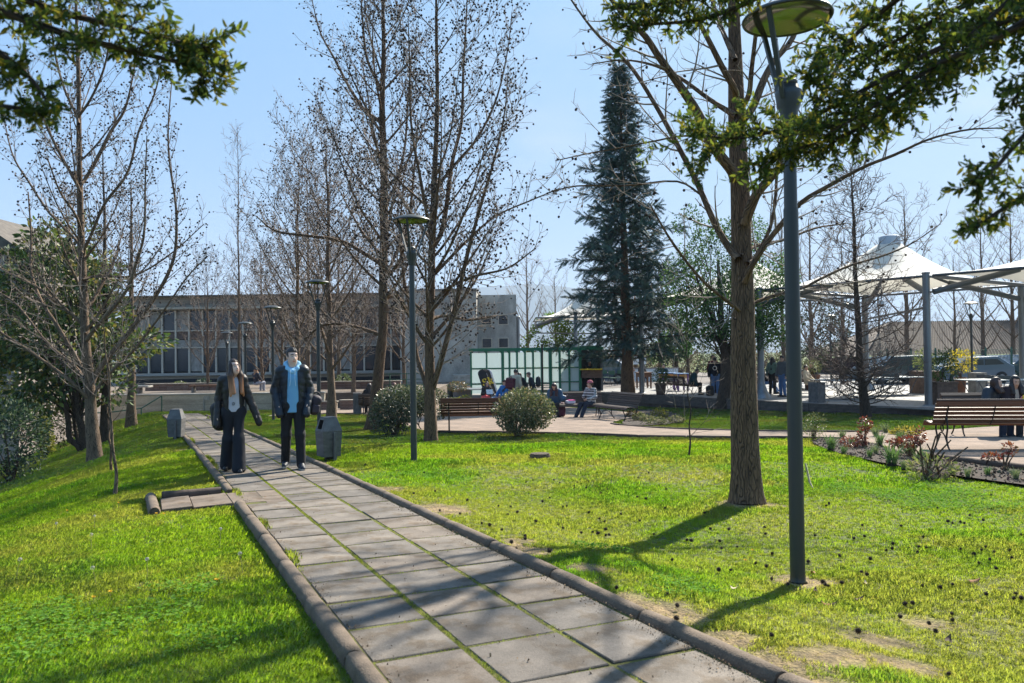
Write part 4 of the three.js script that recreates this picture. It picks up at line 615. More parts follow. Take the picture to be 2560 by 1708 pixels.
leafyTree('leafy evergreen tree whose boughs hang over the lawn from the right', [4.6, -1.9], 3.6, [
  [[[2760, -60, 3.0], [2520, 50, 3.1], [2330, 130, 3.2], [2150, 230, 3.2], [1990, 310, 3.3], [1850, 345, 3.3], [1730, 335, 3.3]], 0.26, 1.25],
  [[[2700, 10, 3.1], [2450, 120, 3.2], [2280, 220, 3.2], [2130, 330, 3.2], [2000, 370, 3.3], [1880, 410, 3.3]], 0.17, 1.2],
  [[[2740, -30, 2.9], [2500, 90, 3.0], [2330, 170, 3.0], [2180, 270, 3.1], [2060, 340, 3.1]], 0.2, 1.2],
  [[[2640, -90, 3.2], [2420, 10, 3.2], [2280, 80, 3.2], [2160, 150, 3.2]], 0.22, 1.1],
  [[[2500, -140, 3.1], [2300, -40, 3.1], [2180, 50, 3.2], [2080, 150, 3.2], [2020, 220, 3.2]], 0.22, 1.0],
  [[[2200, -160, 3.2], [1990, -60, 3.2], [1850, 15, 3.3], [1740, 50, 3.3], [1640, 60, 3.3], [1545, 68, 3.3]], 0.13, 1.1],
  [[[2150, -180, 3.2], [1900, -60, 3.3], [1760, -10, 3.3], [1640, 10, 3.3], [1560, 8, 3.3]], 0.13, 1.0],
  [[[2800, 180, 2.6], [2660, 260, 2.6], [2560, 340, 2.6], [2480, 430, 2.6], [2435, 465, 2.6]], 0.1, 1.2],
  [[[2800, 330, 2.6], [2650, 420, 2.6], [2560, 490, 2.6], [2480, 540, 2.6], [2432, 580, 2.6]], 0.08, 1.2],
  [[[2800, 60, 2.7], [2680, 100, 2.7], [2580, 180, 2.7], [2530, 260, 2.7]], 0.13, 1.0],
  [[[2700, -100, 2.8], [2560, -30, 2.8], [2480, 40, 2.8], [2420, 90, 2.8]], 0.15, 1.1],
], 501);
leafyTree('leafy evergreen tree whose boughs hang in front of the left bare tree', [-3.6, -1.4], 3.5, [
  [[[-300, -160, 2.3], [-60, -50, 2.4], [150, 30, 2.5], [320, 70, 2.5], [450, 105, 2.6], [520, 118, 2.6]], 0.15, 1.25],
  [[[-300, -100, 2.3], [-40, 10, 2.4], [180, 90, 2.4], [340, 130, 2.5], [470, 165, 2.6], [515, 195, 2.6]], 0.14, 1.2],
  [[[-250, 170, 2.2], [-120, 230, 2.2], [-40, 260, 2.2], [40, 270, 2.3], [100, 285, 2.3]], 0.06, 0.9],
  [[[-250, 0, 2.2], [-90, 80, 2.2], [10, 140, 2.3], [80, 200, 2.3], [120, 260, 2.3]], 0.12, 1.0],
  [[[-200, -180, 2.3], [0, -100, 2.4], [180, -30, 2.4], [300, 0, 2.5]], 0.15, 1.0],
], 502);

/* ---------- grass ---------- */
const tuftGeo = (seed, n, R, h) => { const rnd = rng(seed), pos = [], nor = [], idx = []; for (let i = 0; i < n; i++) { const a = rnd() * 6.28, r = R * Math.sqrt(rnd()), x = Math.cos(a) * r, z = Math.sin(a) * r, b = rnd() * 6.28, H = h * (0.55 + 0.6 * rnd()), lean = (0.25 + 0.7 * rnd()) * H, w = 0.0022 + 0.0016 * rnd(), cx = Math.cos(b), cz = Math.sin(b), o = pos.length / 3; const add = (t, k) => { const px = x + cx * lean * t * t, pz = z + cz * lean * t * t, py = H * t * (1 - 0.18 * t * t); pos.push(px - cz * w * k, py, pz + cx * w * k); if (k) pos.push(px + cz * w * k, py, pz - cx * w * k); for (let q = 0; q < (k ? 2 : 1); q++) nor.push(cx * 0.5, 0.85, cz * 0.5); }; add(0, 1); add(0.55, 0.85); add(1, 0); idx.push(o, o + 1, o + 2, o + 1, o + 3, o + 2, o + 2, o + 3, o + 4); }
  const g = new THREE.BufferGeometry(); g.setAttribute('position', new THREE.Float32BufferAttribute(pos, 3)); g.setAttribute('normal', new THREE.Float32BufferAttribute(nor, 3)); g.setIndex(idx); return g; };
{
  const rnd = rng(900), kinds = [0, 1, 2].map(() => ({ m: [], c: [] }));
  const rings = [[2.2, 4, 2600, 0.8], [4, 6.5, 1700, 0.9], [6.5, 10, 950, 1.05], [10, 16, 430, 1.35], [16, 26, 150, 1.9], [26, 44, 45, 2.8]];
  for (const [d0, d1, dens, sc] of rings) {
    const half = 0.76, area = half * (d1 * d1 - d0 * d0), n = Math.round(area * dens);
    for (let i = 0; i < n; i++) {
      const d = Math.sqrt(lerp(d0 * d0, d1 * d1, rnd())), x = (rnd() * 2 - 1) * half * d, z = -d, a = rnd(), b = rnd(), c = rnd(), e = rnd();
      if (!lawnAt(x, z)) continue; const f = lawnInfo(x, z); if (a < f.bare * 0.93) continue;
      const t = clump(x, z), lush = sst(0.42, 0.68, t), [s, l] = [f.s, f.l];
      const edge = (l < PL && l > PL - 0.35) || (l > PR && l < PR + 0.22) ? 1.25 : 1;
      const k = sc * edge * lerp(0.7, 1.15, lush) * (0.75 + 0.5 * b) * (1 - 0.45 * f.bare) * (l > PR && d < 12 ? 0.72 : 1);
      const y = groundY(x, z), dry = clamp(f.dry * 0.8 + (c < 0.1 ? 0.6 : 0) + f.bare * 0.6), v = 0.8 + 0.4 * e;
      const col = lin(lerp(lerp(0.39, 0.27, lush), 0.60, dry) * v, lerp(lerp(0.61, 0.55, lush), 0.58, dry) * v, lerp(0.016, 0.085, dry) * v);
      const q = kinds[i % 3]; q.m.push(xf(V(x, y - 0.004, z), new THREE.Quaternion().setFromAxisAngle(UPV, rnd() * 6.28), V(k * (sc > 1.5 ? 1.4 : 1), k * (sc > 1.5 ? 0.62 : 1), k * (sc > 1.5 ? 1.4 : 1)))); q.c.push(col);
    }
  }
  const lawn = scene.getObjectByName('lawn');
  kinds.forEach((k, i) => { const m = instances(i ? `grass_00${i}` : 'grass', tuftGeo(i + 1, 15, 0.045, 0.042), MAT.blade, k.m, k.c); m.userData = { kind: 'stuff', label: ['short green lawn grass', 'short lawn grass mixed through the turf', 'lush lawn grass blades through the turf'][i], category: 'grass' }; });
  console.log('grass', kinds.map((k) => k.m.length).join());
}
{ // moss and grass in the joints of the paving
  const rnd = rng(910), m = [], c = []; const add = (s, l, k) => { const p = pathPoint(s, l, 0.034); m.push(xf(p, new THREE.Quaternion().setFromAxisAngle(UPV, rnd() * 6.28), k * (0.6 + 0.7 * rnd()))); const dry = rnd() * rnd(); c.push(lin(lerp(0.27, 0.46, dry), lerp(0.38, 0.41, dry), lerp(0.02, 0.09, dry))); };
  for (const l of [0.0, 0.51]) for (let s = -2; s < 22; s += 0.02) if (vn(s * 1.7 + l * 9, l * 5, 0, 6) > (l ? 0.3 : 0.14)) { add(s + rnd() * 0.02, l + (rnd() - 0.5) * 0.025, 0.30); if (!l) add(s + rnd() * 0.02, l + (rnd() - 0.5) * 0.03, 0.30); }
  for (let i = -4; i * PITCH < 14; i++) for (let l = PL; l < PR; l += 0.02) if (vn(l * 3 + i * 5.1, i * 2.3, 0, 7) > 0.35) add(i * PITCH + (rnd() - 0.5) * 0.022, l, 0.22);
  for (let s = -2; s < 20; s += 0.03) if (vn(s * 1.3, 3, 0, 8) > 0.5) add(s, PL + 0.015 + rnd() * 0.03, 0.3 + 0.9 * sst(0.62, 0.85, vn(s * 1.3, 3, 0, 8)));
  const o = instances('joint_moss', tuftGeo(8, 9, 0.03, 0.05), MAT.blade, m, c, path);
}
{ // clover patches
  const g = (() => { const list = []; for (let k = 0; k < 3; k++) { const a = k * 2.094, d = new THREE.CircleGeometry(0.5, 6); d.rotateX(-Math.PI / 2); d.rotateZ(0.2); d.translate(0.52, 0, 0); d.rotateY(a); list.push(d); } return merge(list); })();
  const rnd = rng(920), m = [], c = []; const patches = [[180, 1560, 0.7], [330, 1520, 0.5], [420, 1470, 0.35], [60, 1600, 0.4], [480, 1620, 0.3], [2120, 1240, 1.0], [2300, 1250, 1.1], [2430, 1270, 1.0], [2060, 1185, 0.7], [2230, 1220, 0.9], [1000, 1200, 1.0], [1100, 1190, 0.8], [1720, 1170, 0.8], [1620, 1420, 0.35], [1680, 1470, 0.3], [2520, 1240, 1], [470, 1250, 0.4], [560, 1225, 0.25], [1500, 1380, 0.3]];
  for (const [px, py, R] of patches) { const p = G(px, py), n = Math.round(2200 * R * R + 300); for (let i = 0; i < n; i++) { const a = rnd() * 6.28, r = R * Math.sqrt(rnd()), x = p.x + Math.cos(a) * r, z = p.z + Math.sin(a) * r; if (!lawnAt(x, z) || fbm(x * 3, z * 3, 3, 0, 12) < 0.4 + 0.22 * r / R) continue; m.push(xf(V(x, groundY(x, z) + 0.02 + rnd() * 0.04, z), new THREE.Quaternion().setFromEuler(new THREE.Euler((rnd() - 0.5) * 0.9, rnd() * 6.28, (rnd() - 0.5) * 0.9)), 0.007 + rnd() * 0.006)); c.push(palette([[0.15, 0.33, 0.016], [0.21, 0.39, 0.018], [0.11, 0.26, 0.012]], rnd)); } }
  const o = instances('clover', g, MAT.blade, m, c); o.userData = { kind: 'stuff', label: 'bright green clover patches in the lawn', category: 'clover' };
}
/* ---------- litter on the lawn ---------- */
{
  const Z = (ox, oy, k, list) => list.map(([x, y]) => [ox + x / k, oy + y / k]);
  const spots = [
    ...Z(850, 1050, 2.765, [[1285, 445], [1333, 430], [1478, 433], [1520, 447], [1640, 447], [1620, 472], [1717, 438], [1702, 483], [1800, 457], [1802, 515], [1848, 495], [1888, 547], [2060, 408], [2135, 378], [1880, 399], [510, 521], [657, 511], [880, 568], [1085, 521], [1450, 554], [1400, 577], [1180, 611], [1095, 607], [1160, 665], [1225, 653], [830, 670], [1034, 743], [1355, 719], [1508, 737], [1541, 766], [1795, 704], [1830, 715], [1720, 655], [1668, 793], [1748, 799], [1785, 800], [1838, 818], [1862, 817], [1280, 824], [1281, 850], [1220, 902], [1443, 910], [1448, 932], [2073, 716], [2170, 805], [1943, 669], [2248, 623], [1185, 875], [880, 215], [1022, 215], [580, 376], [850, 412], [175, 325], [2055, 545], [2115, 557], [2255, 487], [1542, 619], [1567, 607], [690, 636], [980, 731], [1120, 775], [1837, 774]]),
    ...Z(2000, 1150, 2.811, [[205, 318], [185, 331], [440, 480], [105, 543], [455, 549], [380, 566], [655, 605], [607, 662], [650, 645], [838, 630], [890, 632], [827, 661], [1130, 645], [1225, 680], [1305, 633], [1277, 655], [1365, 660], [1335, 722], [1260, 745], [1380, 788], [1490, 700], [1476, 662], [1195, 410], [1288, 442], [1345, 267], [1040, 455], [1073, 455], [1157, 468], [1128, 457], [930, 150], [967, 352], [495, 720], [472, 830], [433, 818], [862, 900], [988, 915], [1075, 905], [1310, 968], [1518, 965], [1505, 1002], [1556, 995], [795, 1035], [740, 1040], [705, 1127], [1070, 1120], [1072, 1148], [410, 1247], [955, 1230], [908, 1180], [1047, 1538], [295, 888], [180, 905], [160, 880], [60, 730], [1555, 540], [868, 562], [712, 486], [280, 700]]),
    ...Z(1200, 1250, 2.611, [[1468, 102], [1505, 210], [1625, 212], [1566, 285], [1352, 280], [1380, 291], [1577, 338], [1680, 325], [1908, 363], [1255, 415], [1637, 477], [1560, 485], [1800, 430], [1870, 455], [892, 597], [1220, 633], [1288, 725], [1282, 805], [1905, 920], [2010, 570], [2140, 415], [1905, 535], [2240, 555], [2275, 580], [1858, 190], [1865, 240], [2280, 35]]),
    ...Z(640, 900, 4.519, [[1520, 880], [1500, 890], [1470, 885], [1450, 890], [1540, 878], [1680, 870], [1715, 885], [1560, 905], [1400, 900], [1130, 790], [1000, 985], [925, 840], [960, 860], [1050, 875], [2245, 780], [2262, 776], [2280, 780], [2305, 778]]),
    [520, 1245], [1060, 1462], [740, 1440], [600, 1402],
  ];
  const r = rng(77); const protoM = MAT.seedGround;
  spots.forEach(([x, y]) => { const p = G(x, y), d = -p.z, o = new THREE.Mesh(spikyGeo, protoM); o.name = numbered('fallen_seed_ball'); o.userData = { label: 'dark spiky seed ball lying on the grass', category: 'seed ball', group: 'seed balls fallen on the lawn' }; const k = 0.0125 + 0.0085 * r() * r() + (d > 12 ? 0.005 : 0.001); const up = lawnAt(p.x, p.z) ? 0.018 : 0.0; o.position.set(p.x, p.y + up * (0.3 + r()) + k * 0.7, p.z); o.rotation.set(r() * 6, r() * 6, r() * 6); o.scale.set(k * (0.8 + 0.4 * r()), k * (0.7 + 0.35 * r()), k * (0.8 + 0.4 * r())); scene.add(o); });
  const bark = [[2005, 1478, 0.06, 0], [2035, 1437, 0.05, 1], [2040, 1487, 0.045, 0], [2092, 1515, 0.05, 0], [2135, 1505, 0.06, 0], [2420, 1459, 0.075, 1], [2080, 1518, 0.055, 1], [2163, 1460, 0.05, 2], [2375, 1616, 0.06, 0], [1825, 1474, 0.05, 2], [1515, 1377, 0.03, 1], [1830, 1302, 0.035, 2], [1440, 1284, 0.022, 2], [1655, 1630, 0.03, 1], [1485, 1465, 0.03, 1], [980, 1262, 0.03, 1], [950, 1244, 0.025, 1], [1155, 1345, 0.025, 2], [1100, 1311, 0.025, 2], [1175, 1355, 0.02, 1], [2165, 1254, 0.035, 1], [1808, 1625, 0.035, 0], [1660, 1258, 0.04, 0], [720, 1402, 0.022, 0], [662, 1252, 0.022, 1]];
  const g = (() => { const q = leafGeo(0.55, 0.5, 4), p = q.attributes.position; for (let i = 0; i < p.count; i++) p.setZ(i, p.getZ(i) + 0.22 * Math.sin(p.getY(i) * 3.1)); q.computeVertexNormals(); q.rotateX(Math.PI / 2); return q; })();
  const ms = [[0.07, 0.04, 0.025], [0.30, 0.14, 0.06], [0.45, 0.36, 0.24]].map((c) => std({ color: lin(...c), roughness: 0.9, side: THREE.DoubleSide }));
  bark.forEach(([x, y, s, k]) => { const p = G(x, y), o = new THREE.Mesh(g, ms[k]); o.name = numbered('fallen_leaf'); o.userData = { label: ['dark brown curled dead leaf', 'rusty orange dry leaf on the ground', 'pale straw coloured dry leaf'][k], category: 'leaf', group: ['dark dead leaves', 'rusty dead leaves', 'pale dead leaves'][k] }; const on = lawnAt(p.x, p.z); o.position.set(p.x, p.y + (on ? 0.03 : 0.045), p.z); o.rotation.set((r() - 0.5) * 0.5, r() * 6.28, (r() - 0.5) * 0.6); o.scale.setScalar(s * 1.2); scene.add(o); });
  // dandelions
  const fl = [[235, 1506, 1], [275, 1493, 1], [541, 1462, 1], [296, 1262, 1], [168, 1282, 1], [228, 1176, 1], [390, 1290, 1], [415, 1290, 1], [1880, 1385, 1], [1985, 1400, 1], [1865, 1410, 1], [240, 1455, 0], [40, 1438, 0], [368, 1428, 0], [550, 1360, 0], [607, 1424, 0], [228, 1363, 0], [142, 1325, 0], [236, 1310, 0]];
  const stemM = std({ color: lin(0.25, 0.24, 0.08) }), petM = std({ color: lin(0.75, 0.45, 0.01), roughness: 0.8 }), puffM = leafMat(0.42, 0.4, 0.35, 0.4);
  const petG = (() => { const l = []; for (let k = 0; k < 14; k++) { const q = leafGeo(0.3, 0.1, 2); q.scale(0.016, 0.016, 0.016); q.rotateX(0.9 + 0.4 * (k % 2)); q.rotateY(k * 0.449); l.push(q); } return merge(l); })();
  const puffG = (() => { const l = [], rr = rng(3); for (let k = 0; k < 46; k++) { const q = new THREE.CircleGeometry(0.0035, 4); const d = V(rr() - 0.5, rr() - 0.35, rr() - 0.5).normalize(); q.applyQuaternion(new THREE.Quaternion().setFromUnitVectors(V(0, 0, 1), d)); q.translate(d.x * 0.013, d.y * 0.013, d.z * 0.013); l.push(q); } return merge(l); })();
  for (const [x, y, k] of fl) { const p = G(x, y + (k ? 6 : 14)); const h = k ? 0.045 : 0.10 + 0.05 * r(); const o = thing(k ? 'dandelion_flower' : 'dandelion_clock', k ? 'yellow dandelion flower in the grass' : 'white dandelion seed head on a bare stem', 'flower', [p.x, groundY(p.x, p.z), p.z], r() * 6, k ? 'yellow dandelions in the lawn' : 'dandelion seed heads in the left lawn'); const lean = (r() - 0.5) * 0.05; part('stem', tube([[0, 0, 0, 0.002], [lean * 0.4, h * 0.6, 0, 0.002], [lean, h, 0, 0.0018]], 5), stemM, o); const m = part(k ? 'petals' : 'seed_head', k ? petG : puffG, k ? petM : puffM, o); m.position.set(lean, h + (k ? 0 : 0.012), 0); if (k) m.scale.setScalar(1.2); }
}
{ // round drain cover on the lawn
  const p = G(1350, 1148), o = thing('drain_cover', 'round slotted drain cover standing out of the lawn', 'drain cover', V(p.x, p.y + 0.035, p.z)), R = 0.17;
  part('rim', cyl(R, R, 0.1, 0, -0.06, 0, 28), MAT.kerb, o);
  for (let i = 0; i < 6; i++) { const z = (i - 2.5) * 0.05, w = 2 * Math.sqrt(R * R - z * z) * 0.92; part('grate_bar', box(w, 0.018, 0.036, 0, 0.052, z, 0.004), MAT.kerb, o); }
}
{ // grit and leaf crumbs gathered along the kerbs and in the joints
  const r = rng(930), m = [], c = [], g = new THREE.TetrahedronGeometry(1, 0); for (let i = 0; i < 2600; i++) { const s = -1.5 + 16 * r() * r() + 0.2, right = r() < 0.65, t = r() * r(), l = right ? PR - 0.005 - t * 0.16 : r() < 0.5 ? PL + 0.01 + t * 0.12 : lerp(PL, PR, r()), p = pathPoint(s, l, 0.05), k = 0.002 + 0.006 * r() * r(); m.push(xf(p, new THREE.Quaternion().setFromEuler(new THREE.Euler(r() * 6, r() * 6, r() * 6)), V(k * (1 + r()), k * 0.5, k))); c.push(r() < 0.6 ? lin(0.12, 0.075, 0.045) : lin(0.3, 0.2, 0.11)); }
  instances('path_grit', g, std({ roughness: 1 }), m, c, path);
}
/* ---------- plants of the flower beds ---------- */
{
  const bladeTuft = (n, h, w, seed) => { const rnd = rng(seed), l = []; for (let i = 0; i < n; i++) { const q = leafGeo(w, 0.25, 4); const p = q.attributes.position; for (let j = 0; j < p.count; j++) p.setZ(j, p.getZ(j) - 0.45 * p.getY(j) ** 2 * (0.3 + rnd() * 0.05)); const hh = h * (0.6 + 0.6 * rnd()); q.scale(hh, hh, hh); q.rotateX(-0.5 * rnd()); q.rotateY(rnd() * 6.28); q.translate((rnd() - 0.5) * h * 0.35, 0, (rnd() - 0.5) * h * 0.35); q.computeVertexNormals(); l.push(q); } return merge(l); };
  const g1 = bladeTuft(80, 0.3, 0.06, 4), gm = leafMat(0.13, 0.22, 0.06, 0.3), gm2 = leafMat(0.20, 0.25, 0.10, 0.3);
  const tufts = [[2078, 1130, 0.9, 0], [2105, 1100, 0.6, 1], [2230, 1168, 1.05, 0], [2200, 1120, 0.8, 0], [2190, 1095, 0.7, 1], [2215, 1085, 0.7, 1], [2275, 1145, 0.8, 1], [2190, 1140, 0.5, 1], [2150, 1095, 0.6, 0], [2380, 1190, 0.4, 0], [2320, 1180, 0.6, 1], [2250, 1110, 0.7, 0], [2130, 1118, 0.55, 0], [2175, 1150, 0.5, 0], [2300, 1160, 0.7, 0], [2420, 1200, 0.45, 1], [2470, 1195, 0.4, 0], [2540, 1205, 0.5, 1], [2110, 1140, 0.5, 0], [2260, 1180, 0.5, 1]];
  tufts.forEach(([x, y, s, k]) => { const p = G(x, y), o = thing('grassy_plant', k ? 'pale green clump of strappy leaves in the right flower bed' : 'bright green clump of strappy leaves in the right flower bed', 'plant', [p.x, p.y + 0.03, p.z], x, k ? 'pale strappy clumps in the bed' : 'green strappy clumps in the bed'); o.scale.setScalar(s); part('leaves', g1, k ? gm2 : gm, o); part('crown', cyl(0.07, 0.05, 0.05, 0, -0.01, 0, 8), MAT.soil, o); });
  const red = [[0.22, 0.045, 0.02], [0.16, 0.03, 0.02], [0.30, 0.10, 0.03], [0.10, 0.06, 0.02]];
  shrub('red_leaved_rose', 'upright rose shrub with glossy red leaves in the flower bed', G(2160, 1122), [[2163, 1060, 14, 18], [2158, 1085, 12, 16], [2150, 1105, 14, 14]], 420, 0.045, red, 160, { geo: leafA, stem: 4, r: 0.009, gap: 0.2 });
  shrub('red_leaved_rose', 'spreading rose shrub with red leaves beside the cut stems', G(2280, 1150), [[2270, 1105, 26, 13], [2300, 1090, 12, 20], [2240, 1108, 18, 9]], 620, 0.045, red, 162, { geo: leafA, stem: 4, r: 0.009, gap: 0.2 });
  shrub('red_leaved_rose', 'low bronze rose shrub at the back of the flower bed', G(2125, 1125), [[2125, 1105, 22, 13], [2140, 1115, 14, 8]], 260, 0.04, red, 164, { geo: leafA, stem: 3, r: 0.008, gap: 0.2 });
  shrub('red_leaved_rose', 'stubby pruned rose with small red leaves near the bench', G(2512, 1183), [[2522, 1118, 14, 9], [2508, 1132, 9, 6], [2534, 1132, 8, 6]], 110, 0.045, red, 166, { geo: leafA, stem: 2, r: 0.016, gap: 0.1 });
  shrub('red_leaved_rose', 'sprawling red leaved rose shoot behind the pruned rose', G(2490, 1170), [[2480, 1142, 20, 7], [2505, 1165, 10, 6]], 130, 0.045, red, 168, { geo: leafA, stem: 2, r: 0.008, gap: 0.1 });
  shrub('yellow_grass_plant', 'yellowish grassy plant at the edge of the gravel', G(2270, 1090), [[2265, 1080, 30, 8], [2240, 1086, 16, 6]], 420, 0.09, [[0.34, 0.28, 0.04], [0.22, 0.22, 0.05]], 170, { geo: leafB, mat: MAT.leafFront, stem: 2, r: 0.004, gap: 0.1 });
  shrub('twiggy_shrub', 'sparse twiggy shrub with small green leaves behind the lamp post', G(2035, 1102), [[2040, 1060, 28, 30], [2030, 1078, 24, 20]], 560, 0.035, [[0.14, 0.17, 0.04], [0.22, 0.22, 0.08]], 172, { geo: leafB, stem: 12, r: 0.006, gap: 0.3 });
  const mid = [[1600, 1048, 18, 10], [1650, 1040, 20, 16], [1640, 1058, 26, 10], [1690, 1055, 18, 10], [1580, 1040, 14, 8], [1620, 1052, 16, 8]];
  mid.forEach(([x, y, rx, ry], i) => shrub('bed_shrub', ['low mixed shrub in the planting island', 'rounded yellow green shrub in the planting island'][i === 1 ? 1 : 0], G(x, y + ry * 0.6), [[x, y - 4, rx, ry], [x + rx * 0.5, y + 2, rx * 0.6, ry * 0.6]], 420, 0.07, i === 1 ? [[0.20, 0.19, 0.03], [0.14, 0.15, 0.03]] : i === 4 ? [[0.16, 0.09, 0.05], [0.10, 0.10, 0.04]] : [[0.07, 0.10, 0.03], [0.14, 0.15, 0.06], [0.22, 0.20, 0.12]], 180 + i * 3, { geo: leafB, mat: MAT.leafFront, gap: 0.2, group: i === 1 ? undefined : 'low shrubs of the planting island' }));
  // cut woody stems
  const p = G(2330, 1195), o = thing('pruned_shrub', 'pruned shrub of bare upright woody stems at the bed edge', 'shrub', p), r = rng(55);
  const st = [[2318, 1110], [2340, 1090], [2352, 1085], [2300, 1105], [2378, 1100], [2290, 1125], [2420, 1118], [2362, 1130], [2330, 1120], [2400, 1140]];
  st.forEach(([x, y], i) => { const t = atDepth(x, y, -p.z + (r() - 0.5) * 0.4), b = [(r() - 0.5) * 0.25, -0.02, (r() - 0.5) * 0.2], e = [t.x - p.x, t.y - p.y, t.z - p.z]; part('stem', tube(resample([[...b, 0.017], [lerp(b[0], e[0], 0.5) + (r() - 0.5) * 0.08, e[1] * 0.5, lerp(b[2], e[2], 0.5), 0.014], [...e, 0.009]], 7), 6, 0.3, i), MAT.bark, o); });
  const tw = []; for (let i = 0; i < 60; i++) { const a = r() * 6.28; tw.push(tube(shoot([(r() - 0.5) * 0.4, 0, (r() - 0.5) * 0.3, 0], V(Math.cos(a) * 0.7, 1, Math.sin(a) * 0.7), 0.2 + 0.25 * r(), 0.003, r, { n: 3, wig: 0.5 }), 3)); } part('twigs', tw, MAT.twig, o, 'stuff');
  leafCloud(o, 'leaves', [[0, 0.12, 0, 0.3, 0.15, 0.25]], 260, leafB, MAT.leafFront, 0.06, [[0.16, 0.2, 0.05], [0.25, 0.24, 0.1]], 190, { gap: 0.1 });
}
/* ---------- lamp posts ---------- */
const lampParts = (() => {
  const lathe = (pts, n = 28) => new THREE.LatheGeometry(pts.map(([r, y]) => new THREE.Vector2(r, y)), n);
  const pole = lathe([[0.0, 0], [0.064, 0], [0.052, 0.012], [0.05, 0.05], [0.049, 2.55], [0.044, 2.56], [0.043, 3.16], [0.046, 3.18]], 24);
  const collar = lathe([[0.05, 3.15], [0.058, 3.16], [0.06, 3.22], [0.075, 3.25], [0.088, 3.33], [0.09, 3.36], [0.07, 3.372], [0.068, 3.40], [0.0, 3.41]], 24);
  const disc = lathe([[0.283, 3.865], [0.297, 3.855], [0.302, 3.868], [0.29, 3.885], [0.21, 3.925], [0.1, 3.95], [0, 3.957]], 36);
  const under = lathe([[0.0, 3.935], [0.1, 3.93], [0.2, 3.905], [0.265, 3.872], [0.286, 3.864]], 36);
  const arms = [0, 1, 2].map((k) => { const a = k * 2.094 + 0.5, p = V(Math.cos(a) * 0.082, 3.3, Math.sin(a) * 0.082), q = V(Math.cos(a) * 0.279, 3.875, Math.sin(a) * 0.279); return plank(p, q, 0.032, 0.02); });
  const lens = lathe([[0.0, 3.395], [0.06, 3.40], [0.062, 3.43], [0.03, 3.455], [0, 3.46]], 16);
  return { pole, collar, disc, under, arms, lens };
})();
function lamp(base, turn, label) {
  const o = thing('street_lamp', label, 'lamp post', base, turn); o.scale.setScalar(1.0);
  part('pole', lampParts.pole, MAT.pole, o); part('collar', lampParts.collar, MAT.pole, o); part('lens', lampParts.lens, MAT.lampInner, o);
  const d = part('disc_shade', lampParts.disc, MAT.pole, o); part('reflector', lampParts.under, MAT.mirror, d);
  for (const a of lampParts.arms) part('arm', a, MAT.pole, o);
  return o;
}
const farBase = (px, d) => { const p = atDepth(px, 1000, d); return onGround(p.x, p.z, -0.01); };
const nearLamp = lamp(G(1995, 1456), 0.25, 'tall grey lamp post with tape scraps beside the large tree'); nearLamp.scale.setScalar(1.045);
{ const t = (y, w, h, a, r) => { const g = new THREE.CylinderGeometry(0.0505, 0.0505, h, 8, 1, true, a, w); g.translate(0, y, 0); part('tape_scrap', g, MAT.tape, nearLamp); }; t(0.98, 0.6, 0.04, 1.1); t(0.83, 0.8, 0.03, 0.9); t(1.34, 0.7, 0.05, 1.2); part('hanging_tape', tube([[0.05, 0.81, 0.035, 0.006], [0.07, 0.75, 0.03, 0.008], [0.085, 0.68, 0.03, 0.008], [0.11, 0.64, 0.03, 0.003]], 4), MAT.tape, nearLamp); }
lamp(G(1035, 1157), 0.9, 'grey lamp post on the lawn in front of the forked bare tree');
lamp(farBase(797, 20), 0.2, 'grey lamp post rising behind the litter bin');
lamp(farBase(683, 26.7), 0.5, 'grey lamp post just behind the walking man');
lamp(farBase(614, 33.5), 0.1, 'grey lamp post between the walking woman and the cream building');
lamp(farBase(568, 40), 0.7, 'small looking lamp post at the far end of the path');
{ const p = onLevel(2432, 985, PLAZA_Y); lamp(p, 0.3, 'lamp post on the plaza behind the yellow flowering shrub'); }
{ const p = atDepth(2078, 950, 44); lamp(V(p.x, PLAZA_Y, p.z), 0.8, 'slim lamp post far across the plaza beyond the larch'); }

/* ---------- litter bins ---------- */
function litterBin(base, turn, label) {
  const o = thing('litter_bin', label, 'litter bin', base, turn);
  const pr = (w0, d0, w1, d1, y0, y1) => { const g = new THREE.CylinderGeometry(Math.SQRT1_2, Math.SQRT1_2, 1, 4, 1); g.rotateY(Math.PI / 4); const p = g.attributes.position; for (let i = 0; i < p.count; i++) { const t = p.getY(i) > 0; p.setXYZ(i, p.getX(i) * (t ? w1 : w0), t ? y1 : y0, p.getZ(i) * (t ? d1 : d0)); } const q = g.toNonIndexed(); q.computeVertexNormals(); return q; };
  part('body', [pr(0.29, 0.31, 0.33, 0.33, 0.08, 0.46), ...[[0, 1], [1, 0], [0, -1], [-1, 0]].map(([a, b]) => box(a ? 0.006 : 0.33, 0.045, b ? 0.006 : 0.33, a * 0.162, 0.48, b * 0.162))], MAT.bin, o);
  const hood = part('hood', box(0.206, 0.012, 0.206, 0, 0.724, 0, 0.004), MAT.bin, o), L = Math.hypot(0.065, 0.22);
  for (let k = 0; k < 4; k++) { // four sloping plates, the one towards the path with a real opening
    const sh = new THREE.Shape([[-0.165, 0], [0.165, 0], [0.1, L], [-0.1, L]].map(([x, y]) => new THREE.Vector2(x, y))); if (k === 3) sh.holes.push(new THREE.Path([[-0.085, 0.035], [-0.085, 0.19], [0.085, 0.19], [0.085, 0.035]].map(([x, y]) => new THREE.Vector2(x, y))));
    const g = new THREE.ExtrudeGeometry(sh, { depth: 0.005, bevelEnabled: false }); g.rotateX(-0.287); g.translate(0, 0.5, 0.165); g.rotateY(k * Math.PI / 2); part('hood_plate', g, MAT.bin, hood);
  }
  part('post', box(0.05, 0.5, 0.04, 0.03, 0.23, 0.19, 0.005), MAT.bin, o); part('foot', box(0.12, 0.1, 0.1, 0, 0.035, 0), MAT.iron, o);
  return o;
}
